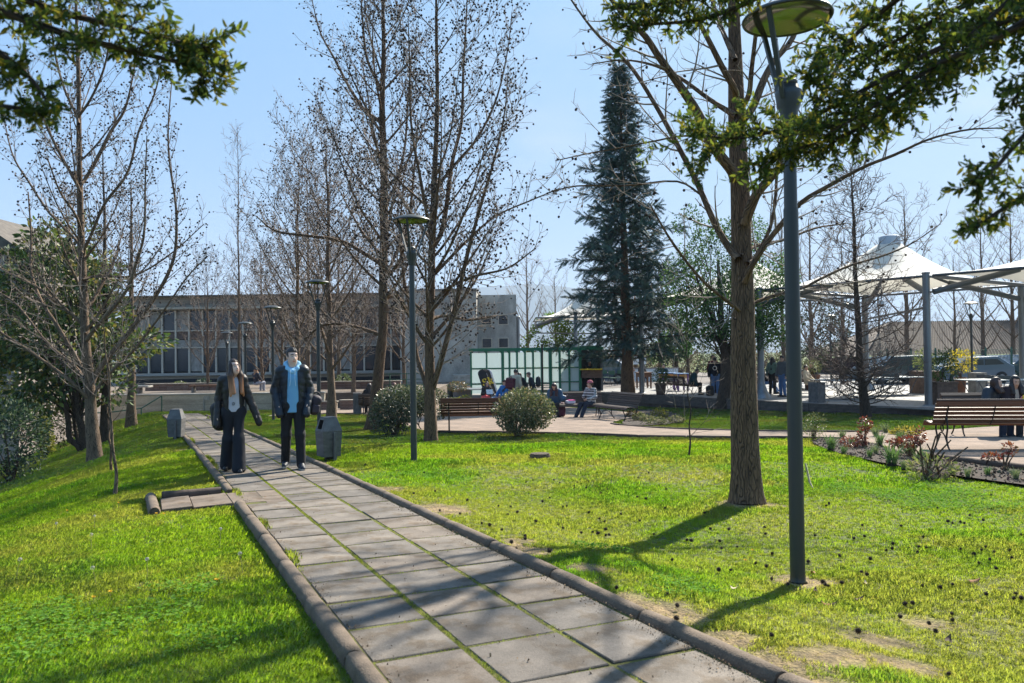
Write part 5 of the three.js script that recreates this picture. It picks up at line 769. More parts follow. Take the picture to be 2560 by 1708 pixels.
litterBin(G(822, 1152), 0.62, 'tall grey metal litter bin on the lawn beside the path kerb');
litterBin(G(441, 1100), 0.1, 'grey metal litter bin on the left kerb near the steps');

/* ---------- benches ---------- */
const SLATS = [[0.262, 0.395, 1.15], [0.235, 0.435, 0.62], [0.172, 0.452, 0.12], [0.1, 0.448, -0.06], [0.028, 0.438, -0.12], [-0.044, 0.432, -0.05], [-0.112, 0.442, 0.35], [-0.163, 0.488, 0.95], [-0.196, 0.552, 1.12], [-0.228, 0.62, 1.12], [-0.26, 0.688, 1.12], [-0.294, 0.756, 1.1], [-0.338, 0.82, 0.7]];
const benchGeo = (() => {
  const L = 1.85, slat = SLATS.map(([z, y, a], i) => { const g = box(L, i === 12 ? 0.034 : 0.024, i === 12 ? 0.085 : 0.056, 0, 0, 0, 0.005); g.rotateX(a); g.translate(0, y, z); return g; });
  const rail = box(L, 0.07, 0.03, 0, 0.785, -0.352, 0.005);
  const end = (x) => [tubeCurve([[x, 0.4, 0.25], [x, 0.42, 0.2], [x, 0.425, 0.05], [x, 0.415, -0.05], [x, 0.43, -0.12], [x, 0.55, -0.215], [x, 0.7, -0.285], [x, 0.8, -0.36]], 0.015, 22, 6), tubeCurve([[x, 0.41, 0.2], [x, 0.33, 0.25], [x, 0.2, 0.2], [x, 0.1, 0.2], [x, 0, 0.27]], 0.016, 14, 6), tubeCurve([[x, 0.55, -0.215], [x, 0.38, -0.25], [x, 0.2, -0.2], [x, 0.08, -0.24], [x, 0, -0.32]], 0.016, 14, 6), tubeCurve([[x, 0.1, 0.2], [x, 0.23, 0.12], [x, 0.27, 0], [x, 0.23, -0.12], [x, 0.12, -0.21]], 0.012, 14, 5), (() => { const t = new THREE.TorusGeometry(0.055, 0.011, 6, 14); t.rotateY(Math.PI / 2); t.translate(x, 0.345, -0.02); return t; })()];
  const strap = tubeCurve([[0, 0.42, 0.05], [0, 0.415, -0.05], [0, 0.43, -0.125], [0, 0.55, -0.22], [0, 0.7, -0.29], [0, 0.78, -0.33]], 0.01, 16, 5);
  return { slat, rail, ends: [merge(end(-L / 2 + 0.2)), merge(end(L / 2 - 0.2))], strap };
})();
function bench(base, turn, label, woods, seed = 1) {
  const o = thing('park_bench', label, 'bench', base, turn), r = rng(seed * 13);
  benchGeo.slat.forEach((g) => part('slat', g, woods[Math.floor(r() * 3)], o)); part('top_rail', benchGeo.rail, woods[0], o);
  benchGeo.ends.forEach((g) => part('iron_leg_frame', g, MAT.iron, o)); part('back_strap', benchGeo.strap, MAT.iron, o);
  return o;
}
const UP3 = (p, y = 0.03) => V(p.x, groundY(p.x, p.z) + y, p.z);
const b1 = UP3(G(1196, 1082)), b2 = UP3(G(1442, 1045)), b3 = UP3(G(1545, 1053)), b4p = UP3(G(2470, 1126)), b7p = UP3(G(2490, 1092));
bench(b1, Math.PI + 0.06, 'reddish slatted bench seen from behind next to the round bush', MAT.benchWood, 1);
{ const p = UP3(G(1062, 1072)); bench(V(p.x - 0.4, p.y, p.z), 1.75, 'dark slatted bench standing end on beside the reddish bench', MAT.benchGrey, 2); }
bench(b2, 0.1, 'dark slatted bench with two people sitting on it', MAT.benchGrey, 3);
bench(b3, -1.15, 'empty weathered slatted bench casting a striped shadow on the gravel', MAT.benchGrey, 4);
bench(b4p, Math.PI - 0.14, 'orange brown slatted bench seen from behind at the flower bed', MAT.benchWood, 5);
bench(b7p, -0.1, 'dark bench where two women in dark coats sit', MAT.benchGrey, 6);
{ const p = onLevel(1700, 986, PLAZA_Y); bench(V(p.x, PLAZA_Y, p.z), 1.9, 'dark bench on the plaza next to the painted tables', MAT.benchGrey, 7); }
{ const p = onLevel(2085, 984, PLAZA_Y); bench(V(p.x, PLAZA_Y, p.z - 4), 0.3, 'bench on the plaza behind the table tennis table', MAT.benchGrey, 8); }
{ const p = onLevel(1900, 978, PLAZA_Y); bench(V(p.x, PLAZA_Y, p.z), -0.9, 'bench on the plaza behind the large tree trunk', MAT.benchGrey, 9); }
{ const p = farBase(955, 31); bench(V(p.x, p.y, p.z), Math.PI + 0.2, 'far bench seen from behind left of the dark bush', MAT.benchGrey, 10); }

/* ---------- plaza canopies ---------- */
const wP = (px, py, y) => { const p = onLevel(px, py, y); return V(p.x, y, p.z); };
const EAVE = PLAZA_Y + 4.55, post1 = wP(2322, 1014, PLAZA_Y), post2 = wP(1910, 996, PLAZA_Y);
const eDir = post2.clone().sub(post1).normalize(), eN = V(-eDir.z, 0, eDir.x); if (eN.x < 0) eN.negate();
const bayL = post1.distanceTo(post2), bayW = 8.0;
function canopyBay(c0, label, peak = 2.1, L = bayL, W = bayW, eave = EAVE, u = eDir, n = eN) {
  const o = thing('canopy', label, 'canopy', V(c0.x, PLAZA_Y, c0.z)), mid = u.clone().multiplyScalar(L / 2).addScaledVector(n, W / 2), E = eave - PLAZA_Y;
  const N = 26, pos = [], idx = [];
  for (let j = 0; j <= N; j++) for (let i = 0; i <= N; i++) {
    let a = i / N * 2 - 1, b = j / N * 2 - 1; const sa = 1 - 0.10 * (1 - b * b) * Math.abs(a) ** 3, sb = 1 - 0.10 * (1 - a * a) * Math.abs(b) ** 3, A = a * sa, B = b * sb;
    const r = Math.min(1, Math.hypot(A, B) * (1 - 0.29 * Math.min(Math.abs(A), Math.abs(B)) / Math.max(1e-4, Math.max(Math.abs(A), Math.abs(B))))), h = E + peak * Math.pow(1 - Math.max(r, 0.085), 2.0);
    const p = mid.clone().addScaledVector(u, A * L / 2).addScaledVector(n, B * W / 2); pos.push(p.x, h, p.z);
    if (i < N && j < N) { const q = j * (N + 1) + i; idx.push(q, q + 1, q + N + 1, q + 1, q + N + 2, q + N + 1); }
  }
  const g = new THREE.BufferGeometry(); g.setAttribute('position', new THREE.Float32BufferAttribute(pos, 3)); g.setIndex(idx); g.computeVertexNormals();
  part('membrane', g, MAT.membrane, o);
  const cap = new THREE.LatheGeometry([[0.42, 0], [0.40, 0.3], [0.36, 0.36], [0, 0.38]].map(([x, y]) => new THREE.Vector2(x, y)), 24); cap.translate(mid.x, E + peak * 0.80, mid.z); part('peak_shade_cap', cap, MAT.peakShade, o);  // cap coloured grey blue to imitate shade on the membrane cone
  const cs = [[0, 0], [L, 0], [L, W], [0, W]].map(([a, b]) => V(0, E - 0.06, 0).addScaledVector(u, a).addScaledVector(n, b));
  cs.forEach((c, k) => part('edge_tube', bar(c, cs[(k + 1) % 4], 0.05, 8), MAT.darkSteel, o));
  const hub = V(mid.x, E - 0.5, mid.z); cs.forEach((c) => { part('beam', bar(V(c.x, E - 0.62, c.z), V(lerp(c.x, mid.x, 0.55), E + 0.1, lerp(c.z, mid.z, 0.55)), 0.11, 10), MAT.darkSteel, o); part('beam', bar(V(lerp(c.x, mid.x, 0.55), E + 0.1, lerp(c.z, mid.z, 0.55)), V(mid.x, E + peak * 0.5, mid.z), 0.06, 8), MAT.darkSteel, o); });
  part('tie_bar', bar(V(cs[0].x, E - 1.15, cs[0].z), V(cs[2].x, E - 1.15, cs[2].z), 0.045, 8), MAT.darkSteel, o);
  return o;
}
const colGeo = new THREE.LatheGeometry([[0.42, 0], [0.40, 0.05], [0.26, 0.28], [0.17, 0.55], [0.14, 0.75], [0.135, 4.5], [0.16, 4.52], [0.16, 4.6], [0, 4.6]].map(([x, y]) => new THREE.Vector2(x, y)), 18), colGeo2 = new THREE.LatheGeometry([[0.2, 0], [0.2, 0.03], [0.125, 0.04], [0.12, 4.55], [0.14, 4.57], [0.14, 4.62], [0, 4.62]].map(([x, y]) => new THREE.Vector2(x, y)), 18);
function column(p, label, flared = true) { const o = thing('canopy_post', label, 'post', V(p.x, PLAZA_Y, p.z)); part('shaft', flared ? colGeo : colGeo2, MAT.galv, o); return o; }
const bayAt = (k, w = 0) => post1.clone().addScaledVector(eDir, k * bayL).addScaledVector(eN, w);
canopyBay(bayAt(0), 'white tensile canopy with a truncated peak over the plaza', 2.15);
canopyBay(bayAt(-1).addScaledVector(eDir, -0.25), 'white tensile canopy bay rising over the seated women', 1.3);
canopyBay(bayAt(1).addScaledVector(eDir, 0.25), 'white tensile canopy bay behind the evergreen oak', 2.0);
column(bayAt(0), 'shiny steel canopy post at the plaza edge by the planters', false); column(bayAt(1).addScaledVector(eDir, 0.12), 'steel canopy post with flared foot behind the large tree trunk'); column(bayAt(2).addScaledVector(eDir, 0.25), 'steel canopy post beside the terracotta planter', false);
column(bayAt(0, bayW), 'canopy post with flared foot behind the table tennis tables'); column(bayAt(1, bayW), 'canopy post at the back of the plaza behind the evergreen oak'); column(bayAt(-1, 0).addScaledVector(eDir, -0.1), 'canopy post beyond the right bench');
{ const c = atDepth(1340, 800, 56); const u = V(1, 0, 0), n = V(0, 0, -1); c.y = 0; canopyBay(c, 'far white canopy behind the green kiosk', 1.9, 7.5, 7, PLAZA_Y + 4.6, u, n);
  [[1296, 55], [1440, 50], [1497, 46], [1548, 52]].forEach(([x, d], i) => { const p = atDepth(x, 900, d); column(p, ['blue grey post left behind the kiosk roof', 'blue grey post above the kiosk roof', 'grey post at the kiosk corner', 'grey post left of the conifer trunk'][i], false); }); }
{ const p = bayAt(0).addScaledVector(eDir, 1.6), o = thing('dome_camera', 'small dome security camera hanging under the canopy edge', 'camera', V(p.x, EAVE - 0.95, p.z)); part('bracket', cyl(0.02, 0.02, 0.9, 0, 0.1, 0, 6), MAT.darkSteel, o); part('housing', cyl(0.1, 0.1, 0.12, 0, 0, 0, 14), MAT.white, o); const g = new THREE.SphereGeometry(0.1, 14, 8, 0, 6.3, Math.PI / 2, Math.PI / 2); part('dome', g, MAT.black, o); }

/* ---------- green kiosk ---------- */
{ const p = atDepth(1178, 985, 41); struct('kiosk_pad', box(8.2, 1.2, 2.4, p.x + 3.6, -0.815 - 0.6, -42.0), MAT.concrete); const q = atDepth(1357, 985, 39.5), o = thing('slim_post', 'slim dark rusty post standing in front of the kiosk', 'post', onGround(q.x, q.z)); part('shaft', cyl(0.045, 0.045, 3.1, 0, 0, 0, 10), MAT.iron, o); part('cap', cyl(0.05, 0.04, 0.03, 0, 3.1, 0, 10), MAT.iron, o); }
{
  const D = 41, base = atDepth(1178, 985, D), o = thing('kiosk', 'green framed kiosk with frosted panels behind the benches', 'kiosk', V(base.x, -0.81, -D)), k = D / F, X = (px) => (px - 1178) * k, H = 2.28;
  const posts = [[1178.5, 0.09], [1218, 0.07], [1258, 0.14], [1275, 0.09], [1294, 0.09], [1314, 0.09], [1334, 0.09], [1355.5, 0.11], [1377, 0.17], [1400.4, 0.11], [1424, 0.11], [1451, 0.15]];
  posts.forEach(([x, w]) => part('post', box(w, H, 0.1, X(x), H / 2, 0, 0.01), MAT.greenPaint, o));
  part('top_beam', box(X(1506) + 0.2, 0.16, 0.14, X(1342), H + 0.06, 0, 0.01), MAT.greenPaint, o); part('roof', box(X(1506) - X(1451), 0.06, 1.6, X(1478), H + 0.18, -0.75), MAT.greenPaint, o);
  const pane = (w, h, x, y) => { const g = new THREE.PlaneGeometry(w, h); g.translate(x, y, -0.01); part('panel', g, MAT.panel, o); };
  for (let i = 0; i + 1 < posts.length; i++) {
    const a = X(posts[i][0]) + posts[i][1] / 2, b = X(posts[i + 1][0]) - posts[i + 1][1] / 2, w = b - a, c = (a + b) / 2, right = posts[i][0] >= 1377;
    part('rail', box(w, 0.06, 0.06, c, 1.36, 0), MAT.greenPaint, o); part('rail', box(w, 0.05, 0.06, c, right ? 0.62 : 0.55, 0), MAT.greenPaint, o);
    pane(w, 0.78, c, 1.79); pane(w, right ? 0.68 : 0.72, c, right ? 0.99 : 0.97);
    if (right || i < 2) pane(w, 0.5, c, 0.31);
    else for (let r = 0; r < 4; r++) part('gate_bar', box(w, 0.03, 0.03, c, 0.08 + r * 0.12, 0), MAT.greenPaint, o);
    const gus = new THREE.Shape([[0, 0], [-0.14, 0], [0, -0.14]].map(([x, y]) => new THREE.Vector2(x, y))), gg = new THREE.ExtrudeGeometry(gus, { depth: 0.05, bevelEnabled: false }); gg.translate(b, H, -0.02); part('gusset', gg, MAT.greenPaint, o);
  }
  part('kitchen_back', box(X(1506) - X(1451), H, 0.05, X(1478.5), H / 2, -1.5), MAT.darkSteel, o); for (const q of [1453, 1504]) part('kitchen_side', box(0.05, H, 1.42, X(q), H / 2, -0.77), MAT.darkSteel, o); part('shelf', box(1.0, 0.04, 0.3, X(1478.5), 1.75, -1.3), MAT.galv, o); part('counter', box(1.15, 0.06, 0.6, X(1478), 1.25, -0.1), MAT.yellow, o); part('counter_front', box(1.1, 0.4, 0.4, X(1478), 1.0, -0.15), MAT.spandrel[0], o); part('corner_post', box(0.07, H, 0.07, X(1506), H / 2, 0), MAT.darkSteel, o);
}
{ // dark sign boards leaning by the kiosk, yellow lettering
  const p = atDepth(1222, 1000, 38.5), y = groundY(p.x, p.z), o = thing('sign_board', 'leaning black sign board with yellow letters by the kiosk', 'sign', V(p.x, Math.max(y, PLAZA_Y), p.z), 0.15); o.scale.setScalar(0.85);
  const sh = new THREE.Shape(); sh.moveTo(-0.24, 0); sh.lineTo(0.24, 0); sh.lineTo(0.24, 1.3); sh.quadraticCurveTo(0.2, 1.5, 0, 1.5); sh.quadraticCurveTo(-0.2, 1.5, -0.24, 1.3); sh.lineTo(-0.24, 0);
  for (let k = 0; k < 4; k++) { const g = new THREE.ExtrudeGeometry(sh, { depth: 0.05, bevelEnabled: true, bevelSize: 0.008, bevelThickness: 0.008, bevelSegments: 1 }); const m = part('board', g, k % 4 === 3 ? MAT.white : MAT.black, o); m.position.set(k * 0.12, 0, -k * 0.1); m.rotation.z = 0.28; m.rotation.x = -0.12; if (k === 0) { const e = part('edge_strip', box(0.012, 1.2, 0.07, 0.25, 0.62, 0.02), MAT.white, m); } }
  const font = await new FontLoader().loadAsync('fonts/droid/droid_serif_bold.typeface.json');
  const t = new TextGeometry('Sk', { font, size: 0.4, depth: 0.02, curveSegments: 4 }); const m = part('lettering', t, MAT.yellow, o); m.position.set(-0.34, 0.5, 0.11); m.rotation.z = 0.22; m.rotation.x = -0.12;
}
/* ---------- plaza furniture ---------- */
function tableTennis(pos, turn, label) {
  const o = thing('table_tennis_table', label, 'table', pos, turn); part('table_top', box(2.74, 0.035, 1.52, 0, 0.76, 0, 0.006), MAT.tt, o); part('edge_line', box(2.75, 0.02, 0.02, 0, 0.772, 0.752), MAT.white, o);
  part('net', box(0.01, 0.14, 1.7, 0, 0.85, 0), MAT.darkSteel, o);
  for (const s of [-1, 1]) for (const q of [-1, 1]) part('leg', tubeCurve([[s * 1.15, 0.74, q * 0.5], [s * 0.95, 0.4, q * 0.5], [s * 0.75, 0.06, q * 0.5], [s * 0.55, 0.02, q * 0.5], [s * 0.35, 0.1, q * 0.5], [s * 0.12, 0.74, q * 0.5]], 0.018, 16, 6), MAT.darkSteel, o);
  return o;
}
tableTennis(wP(2130, 997, PLAZA_Y), 0.15, 'dark blue table tennis table behind the larch trunk'); tableTennis(wP(2215, 988, PLAZA_Y), 0.2, 'second table tennis table beyond the larch'); tableTennis(wP(2500, 1000, PLAZA_Y), 0.05, 'table tennis table behind the seated women');
function potPlant(pos, w, h, round, label, plant, mat) {
  const o = thing('planter', label, 'planter', pos); if (round) { part('pot', new THREE.LatheGeometry([[0, 0], [w * 0.36, 0], [w * 0.46, h * 0.85], [w * 0.5, h * 0.86], [w * 0.5, h], [w * 0.42, h], [w * 0.4, h * 0.9], [0, h * 0.9]].map(([x, y]) => new THREE.Vector2(x, y)), 20), mat, o); } else { part('pot', [box(w, h, w, 0, h / 2, 0, 0.02)], mat, o); part('rim', box(w + 0.06, 0.06, w + 0.06, 0, h, 0, 0.01), mat, o); }
  const q = thing('potted_plant', plant[0], 'plant', V(o.position.x, o.position.y + h, o.position.z)), lumps = plant[1]; stems(q, lumps, [0, -0.05, 0], 0.012, MAT.bark, plant[3], 4); leafCloud(q, 'leaves', lumps, plant[2], leafB, MAT.leafFront, plant[5] ?? 0.1, plant[4], plant[3], { gap: 0.3, shell: 0.25, freq: 4 });
  return o;
}
const gr = [[0.06, 0.11, 0.03], [0.10, 0.15, 0.04], [0.04, 0.08, 0.02]], ye = [[0.55, 0.42, 0.02], [0.42, 0.36, 0.04], [0.22, 0.22, 0.05]];
potPlant(wP(2312, 983, PLAZA_Y), 0.9, 0.95, false, 'square brown planter by the canopy post', ['light green shrub in the square brown planter', [[0, 0.45, 0, 0.42, 0.6, 0.42]], 600, 301, [[0.12, 0.17, 0.05], [0.2, 0.22, 0.08]]], MAT.planter);
potPlant(wP(2356, 1012, PLAZA_Y), 0.72, 0.78, false, 'square wooden planter in front of the canopy post', ['dense dark green shrub in the wooden planter', [[0, 0.5, 0, 0.5, 0.6, 0.5], [0.2, 0.75, 0, 0.3, 0.4, 0.3]], 900, 302, gr], MAT.planter);
potPlant(wP(2402, 984, PLAZA_Y), 0.5, 0.7, true, 'terracotta pot with a yellow flowering shrub', ['yellow flowering shrub in a terracotta pot', [[0.1, 0.7, 0, 0.6, 0.5, 0.5], [-0.3, 0.5, 0, 0.3, 0.3, 0.3]], 800, 303, ye], MAT.terracotta);
potPlant(wP(1652, 988, PLAZA_Y), 0.55, 0.55, true, 'terracotta tub beside the plaza steps', ['green leafy plant in the terracotta tub', [[0, 0.3, 0, 0.38, 0.38, 0.38]], 500, 304, gr], MAT.planter);
potPlant(wP(2032, 975, PLAZA_Y), 0.75, 0.75, true, 'terracotta pot behind the near lamp post', ['shrub with pale leaves in a terracotta pot', [[0, 0.4, 0, 0.4, 0.4, 0.4]], 300, 305, [[0.12, 0.14, 0.05], [0.2, 0.2, 0.1]]], MAT.terracotta);
{ const p = wP(2043, 1006, PLAZA_Y), o = thing('grey_box_bin', 'plain grey box standing at the plaza edge', 'bin', p, 0.5); part('body', box(0.44, 0.74, 0.44, 0, 0.37, 0, 0.012), MAT.bin, o); part('lid', box(0.45, 0.02, 0.45, 0, 0.75, 0), MAT.bin, o); part('foot', box(0.36, 0.03, 0.36, 0, 0.012, 0), MAT.iron, o); }
{ const p = wP(2445, 990, PLAZA_Y), o = thing('grey_box_bin', 'grey box bin with a dark slot beside the terracotta pot', 'bin', p, 0.1); part('body', box(0.5, 0.95, 0.5, 0, 0.48, 0, 0.012), MAT.concrete, o); part('flap_or_slot_shade', box(0.34, 0.12, 0.02, -0.05, 0.82, 0.25), MAT.flap_or_slot_shade, o); }  // dark plate stands in for the shade inside the open slot
{ const p = farBase(893, 31), o = thing('grey_box_bin', 'narrow grey box beside the far bench', 'bin', p, 0.1); part('body', box(0.3, 0.85, 0.3, 0, 0.42, 0, 0.01), MAT.bin, o); part('lid', box(0.32, 0.03, 0.32, 0, 0.86, 0), MAT.bin, o); }
{ // wooden table and painted tables
  const tb = (px, py, w, label, top, apron, leg) => { const p = wP(px, py, PLAZA_Y), o = thing('wooden_table', label, 'table', p, 0.12); part('table_top', box(w, 0.05, 0.75, 0, 0.86, 0, 0.006), top, o); part('apron', box(w - 0.1, 0.2, 0.66, 0, 0.73, 0), apron, o); for (const s of [-1, 1]) for (const q of [-1, 1]) part('leg', box(0.08, 0.84, 0.08, s * (w / 2 - 0.1), 0.42, q * 0.3, 0.005), leg, o); };
  const blue = std({ color: lin(0.02, 0.14, 0.36), roughness: 0.6 }), orange = std({ color: lin(0.55, 0.30, 0.10), roughness: 0.7 }), purple = std({ color: lin(0.16, 0.08, 0.30), roughness: 0.6 });
  tb(1610, 971, 0.8, 'plain brown wooden table beside the canopy post', MAT.wood, MAT.wood, MAT.wood); tb(1672, 974, 0.95, 'painted table with blue top and orange side', blue, orange, purple); tb(1703, 977, 0.7, 'smaller painted table with blue top and purple legs', blue, orange, purple);
  const chair = (px, py, turn, label) => { const p = wP(px, py, PLAZA_Y), o = thing('folding_chair', label, 'chair', p, turn, 'folding chairs behind the conifer'); part('seat', box(0.4, 0.03, 0.4, 0, 0.45, 0), MAT.railGreen, o); part('backrest', box(0.4, 0.22, 0.025, 0, 0.78, -0.2), MAT.railGreen, o); for (const s of [-1, 1]) { part('leg', bar(V(s * 0.19, 0, 0.2), V(s * 0.19, 0.9, -0.21), 0.012), MAT.iron, o); part('leg', bar(V(s * 0.17, 0, -0.2), V(s * 0.17, 0.46, 0.18), 0.012), MAT.iron, o); } };
  const cl = 'green folding bistro chair behind the conifer'; chair(1515, 962, 0.4, cl); chair(1533, 964, 2.6, cl); chair(1548, 962, -0.6, cl);
  const p = wP(1505, 960, PLAZA_Y), o = thing('cafe_table', 'small cafe table behind the conifer', 'table', p); part('table_top', cyl(0.38, 0.38, 0.03, 0, 0.72, 0, 18), MAT.white, o); part('leg', bar(V(-0.25, 0, 0), V(0.25, 0.72, 0), 0.014), MAT.iron, o); part('leg', bar(V(0.25, 0, 0), V(-0.25, 0.72, 0), 0.014), MAT.iron, o);
  const q = wP(1590, 958, PLAZA_Y), b = thing('notice_board', 'blank white notice board behind the conifer trunk', 'board', q); part('board', box(1.35, 0.5, 0.03, 0, 1.45, 0), MAT.white, b); for (const s of [-1, 1]) part('post', box(0.05, 1.7, 0.05, s * 0.6, 0.85, -0.03), MAT.galv, b);
  const w = wP(1600, 954, PLAZA_Y), lw = thing('low_wall', 'low white wall at the back of the plaza', 'wall', V(w.x, PLAZA_Y, w.z)); part('wall', box(5, 0.85, 0.2, 0.2, 0.42, -0.6), MAT.white, lw); part('coping', box(5.1, 0.06, 0.28, 0.2, 0.88, -0.6), MAT.concrete, lw);
}
/* ---------- cars ---------- */
function car(pos, turn, label, paint, tall = 1.0) {
  const o = thing('parked_car', label, 'car', pos, turn), sh = new THREE.Shape(); [[-2.1, 0.35], [-2.15, 0.75], [-1.95, 0.95], [-1.2, 1.02], [-0.55, 1.5 * tall], [1.2, 1.55 * tall], [1.85, 1.05], [2.1, 0.95], [2.15, 0.4], [1.75, 0.32], [-1.8, 0.3]].forEach(([x, y], i) => (i ? sh.lineTo(x, y) : sh.moveTo(x, y)));
  const g = new THREE.ExtrudeGeometry(sh, { depth: 1.6, bevelEnabled: true, bevelSize: 0.06, bevelThickness: 0.08, bevelSegments: 3 }); g.translate(0, 0, -0.8); part('body', g, paint, o);
  const win = (pts, z) => { const s = new THREE.Shape(pts.map(([x, y]) => new THREE.Vector2(x, y))), q = new THREE.ExtrudeGeometry(s, { depth: 0.02, bevelEnabled: false }); q.translate(0, 0, z); part('window', q, MAT.glass, o); };
  for (const z of [0.88, -0.9]) { win([[-0.95, 1.05], [-0.42, 1.42 * tall], [0.3, 1.44 * tall], [0.3, 1.05]], z); win([[0.38, 1.05], [0.38, 1.44 * tall], [1.1, 1.45 * tall], [1.55, 1.08]], z); }
  for (const x of [-1.35, 1.35]) for (const z of [-0.82, 0.82]) { const w = part('wheel', (() => { const t = new THREE.CylinderGeometry(0.34, 0.34, 0.22, 20); t.rotateX(Math.PI / 2); t.translate(x, 0.34, z); return t; })(), MAT.tyre, o); part('hub', (() => { const t = new THREE.CylinderGeometry(0.19, 0.19, 0.24, 12); t.rotateX(Math.PI / 2); t.translate(x, 0.34, z); return t; })(), MAT.galv, w); }
  for (const z of [-0.6, 0.6]) { part('headlight', box(0.08, 0.14, 0.3, -2.17, 0.75, z, 0.02), MAT.white, o); part('tail_light', box(0.08, 0.16, 0.24, 2.18, 0.8, z, 0.02), MAT.terracotta, o); }
  return o;
}
{ const c = (px, d, turn, label, m, t) => { const p = atDepth(px, 950, d); car(V(p.x, PLAZA_Y - 0.03, p.z), turn, label, m, t); }; c(2235, 45, 0.15, 'dark teal car parked behind the table tennis tables', MAT.carPaint[0], 1.02); c(2420, 44, 0.1, 'pale blue car parked behind the yellow shrub', MAT.carPaint[2], 0.95); c(1500, 52, -0.3, 'dark blue car parked beside the kiosk counter', MAT.carPaint[1], 1.0); c(2560, 47, 0.1, 'blue car parked at the far right behind the fence', MAT.carPaint[1], 1.0); }
/* ---------- wire fence ---------- */
{ const a = atDepth(2160, 950, 48), b = atDepth(2800, 950, 44), n = 10; const o = thing('wire_fence', 'dark green welded wire fence in front of the maroon building', 'fence', V(a.x, PLAZA_Y - 0.1, a.z)); const d = b.clone().sub(a); d.y = 0; const bars = []; for (let i = 0; i <= n; i++) part('post', box(0.07, 2.1, 0.07, d.x * i / n, 1.05, d.z * i / n), MAT.railGreen, o); for (let i = 0; i < 190; i++) bars.push(box(0.012, 1.95, 0.012, d.x * i / 190, 1.0, d.z * i / 190)); for (let k = 0; k < 5; k++) bars.push(bar(V(0, 0.15 + k * 0.45, 0), V(d.x, 0.15 + k * 0.45, d.z), 0.009, 4)); part('wire_mesh', bars, MAT.railGreen, o, 'stuff'); }
/* ---------- maroon building with corrugated roof ---------- */
{
  const D = 60, k = D / F, X = (px) => (px - 1280) * k, Y = (py) => CY + (872 - py) * k, o = thing('maroon_building', 'long maroon building with a brown corrugated hip roof beyond the plaza', 'building', V(X(2160), -2.5, -D));
  const lx = (px) => X(px) - X(2160), ly = (py) => Y(py) + 2.5, W = lx(2900);
  part('wall', box(W, ly(896), 9, W / 2, ly(896) / 2, -4.9), MAT.maroon, o);
  const roof = (x0, x1, r0, r1, ye, yr, zf, zr, name) => { const pos = [], N = 100; for (let i = 0; i < N; i++) { const t = [i / N, (i + 0.5) / N, (i + 1) / N], u = t.map((q) => [lerp(x0, x1, q), lerp(r0, r1, q)]), h = [0, 0.11, 0]; for (let j = 0; j < 2; j++) { pos.push(u[j][0], ye + h[j], zf, u[j + 1][0], ye + h[j + 1], zf, u[j][1], yr + h[j], zr, u[j + 1][0], ye + h[j + 1], zf, u[j + 1][1], yr + h[j + 1], zr, u[j][1], yr + h[j], zr); } } const g = new THREE.BufferGeometry(); g.setAttribute('position', new THREE.Float32BufferAttribute(pos, 3)); g.setAttribute('uv', new THREE.Float32BufferAttribute(pos.flatMap((v, q) => (q % 3 === 0 ? [v / 2, pos[q + 2] / 2] : [])), 2)); g.computeVertexNormals(); const m = std({ color: MAT.roofTin.color, map: speck, roughness: 0.75, side: THREE.DoubleSide }); part(name, g, m, o); };
  roof(lx(2150), lx(2910), lx(2315), lx(2880), ly(891), ly(800), 0.4, -6, 'roof'); roof(lx(2910), lx(2150), lx(2880), lx(2315), ly(891), ly(800), -12.4, -6, 'roof_back');
  { const g = new THREE.BufferGeometry(); g.setAttribute('position', new THREE.Float32BufferAttribute([lx(2150), ly(891), 0.4, lx(2315), ly(800), -6, lx(2150), ly(891), -12.4], 3)); g.setAttribute('uv', new THREE.Float32BufferAttribute([0, 0, 1, 2, 0, 4], 2)); g.computeVertexNormals(); part('hip', g, std({ color: MAT.roofTin.color, side: THREE.DoubleSide }), o); }
  part('fascia', box(W + 0.5, 0.1, 0.06, W / 2, ly(893), 0.44), MAT.white, o);
  const win = (p0, p1) => { const w = lx(p1) - lx(p0), c = (lx(p1) + lx(p0)) / 2, f = part('window', box(w, 1.3, 0.08, c, ly(925), -0.36), MAT.frame, o); part('pane', box(w - 0.16, 1.14, 0.06, c, ly(925), -0.33), MAT.glass, f); for (let i = 1; i < 6; i++) part('grille_bar', box(0.03, 1.14, 0.03, c - w / 2 + w * i / 6, ly(925), -0.28), MAT.frame, f); };
  win(2347, 2385); win(2420, 2452); win(2465, 2540); win(2250, 2290); win(2570, 2640);
}
/* ---------- terrace, walls and the cream building at the end of the path ---------- */
const TY = -0.5;
struct('terrace', box(terraceX[1] - terraceX[0], 3, 46, (terraceX[0] + terraceX[1]) / 2, TY - 1.5, -38.6 - 23), MAT.slabWarm);
{
  const D = 38.4, k = D / F, X = (px) => (px - 1280) * k, o = thing('retaining_wall', 'cream concrete retaining wall beside the steps at the path end', 'wall', V(X(200), -3, -D)), w = X(812) - X(200);
  part('wall', box(w, TY + 3.02, 0.24, w / 2, (TY + 3.02) / 2, 0.12), MAT.wallCream, o); part('coping', box(w + 0.04, 0.07, 0.32, w / 2, TY + 3.05, 0.12, 0.01), MAT.wallWhite, o); part('joint_strip', box(w, 0.02, 0.01, w / 2, TY + 2.55, 0.242), MAT.wall, o); part('pipe', bar(V(X(513) - X(200), 1.7, 0.27), V(X(513) - X(200), 2.4, 0.27), 0.03), MAT.wallWhite, o); part('meter_box', box(0.22, 0.2, 0.06, X(520) - X(200), 2.35, 0.26), MAT.wallWhite, o);
}
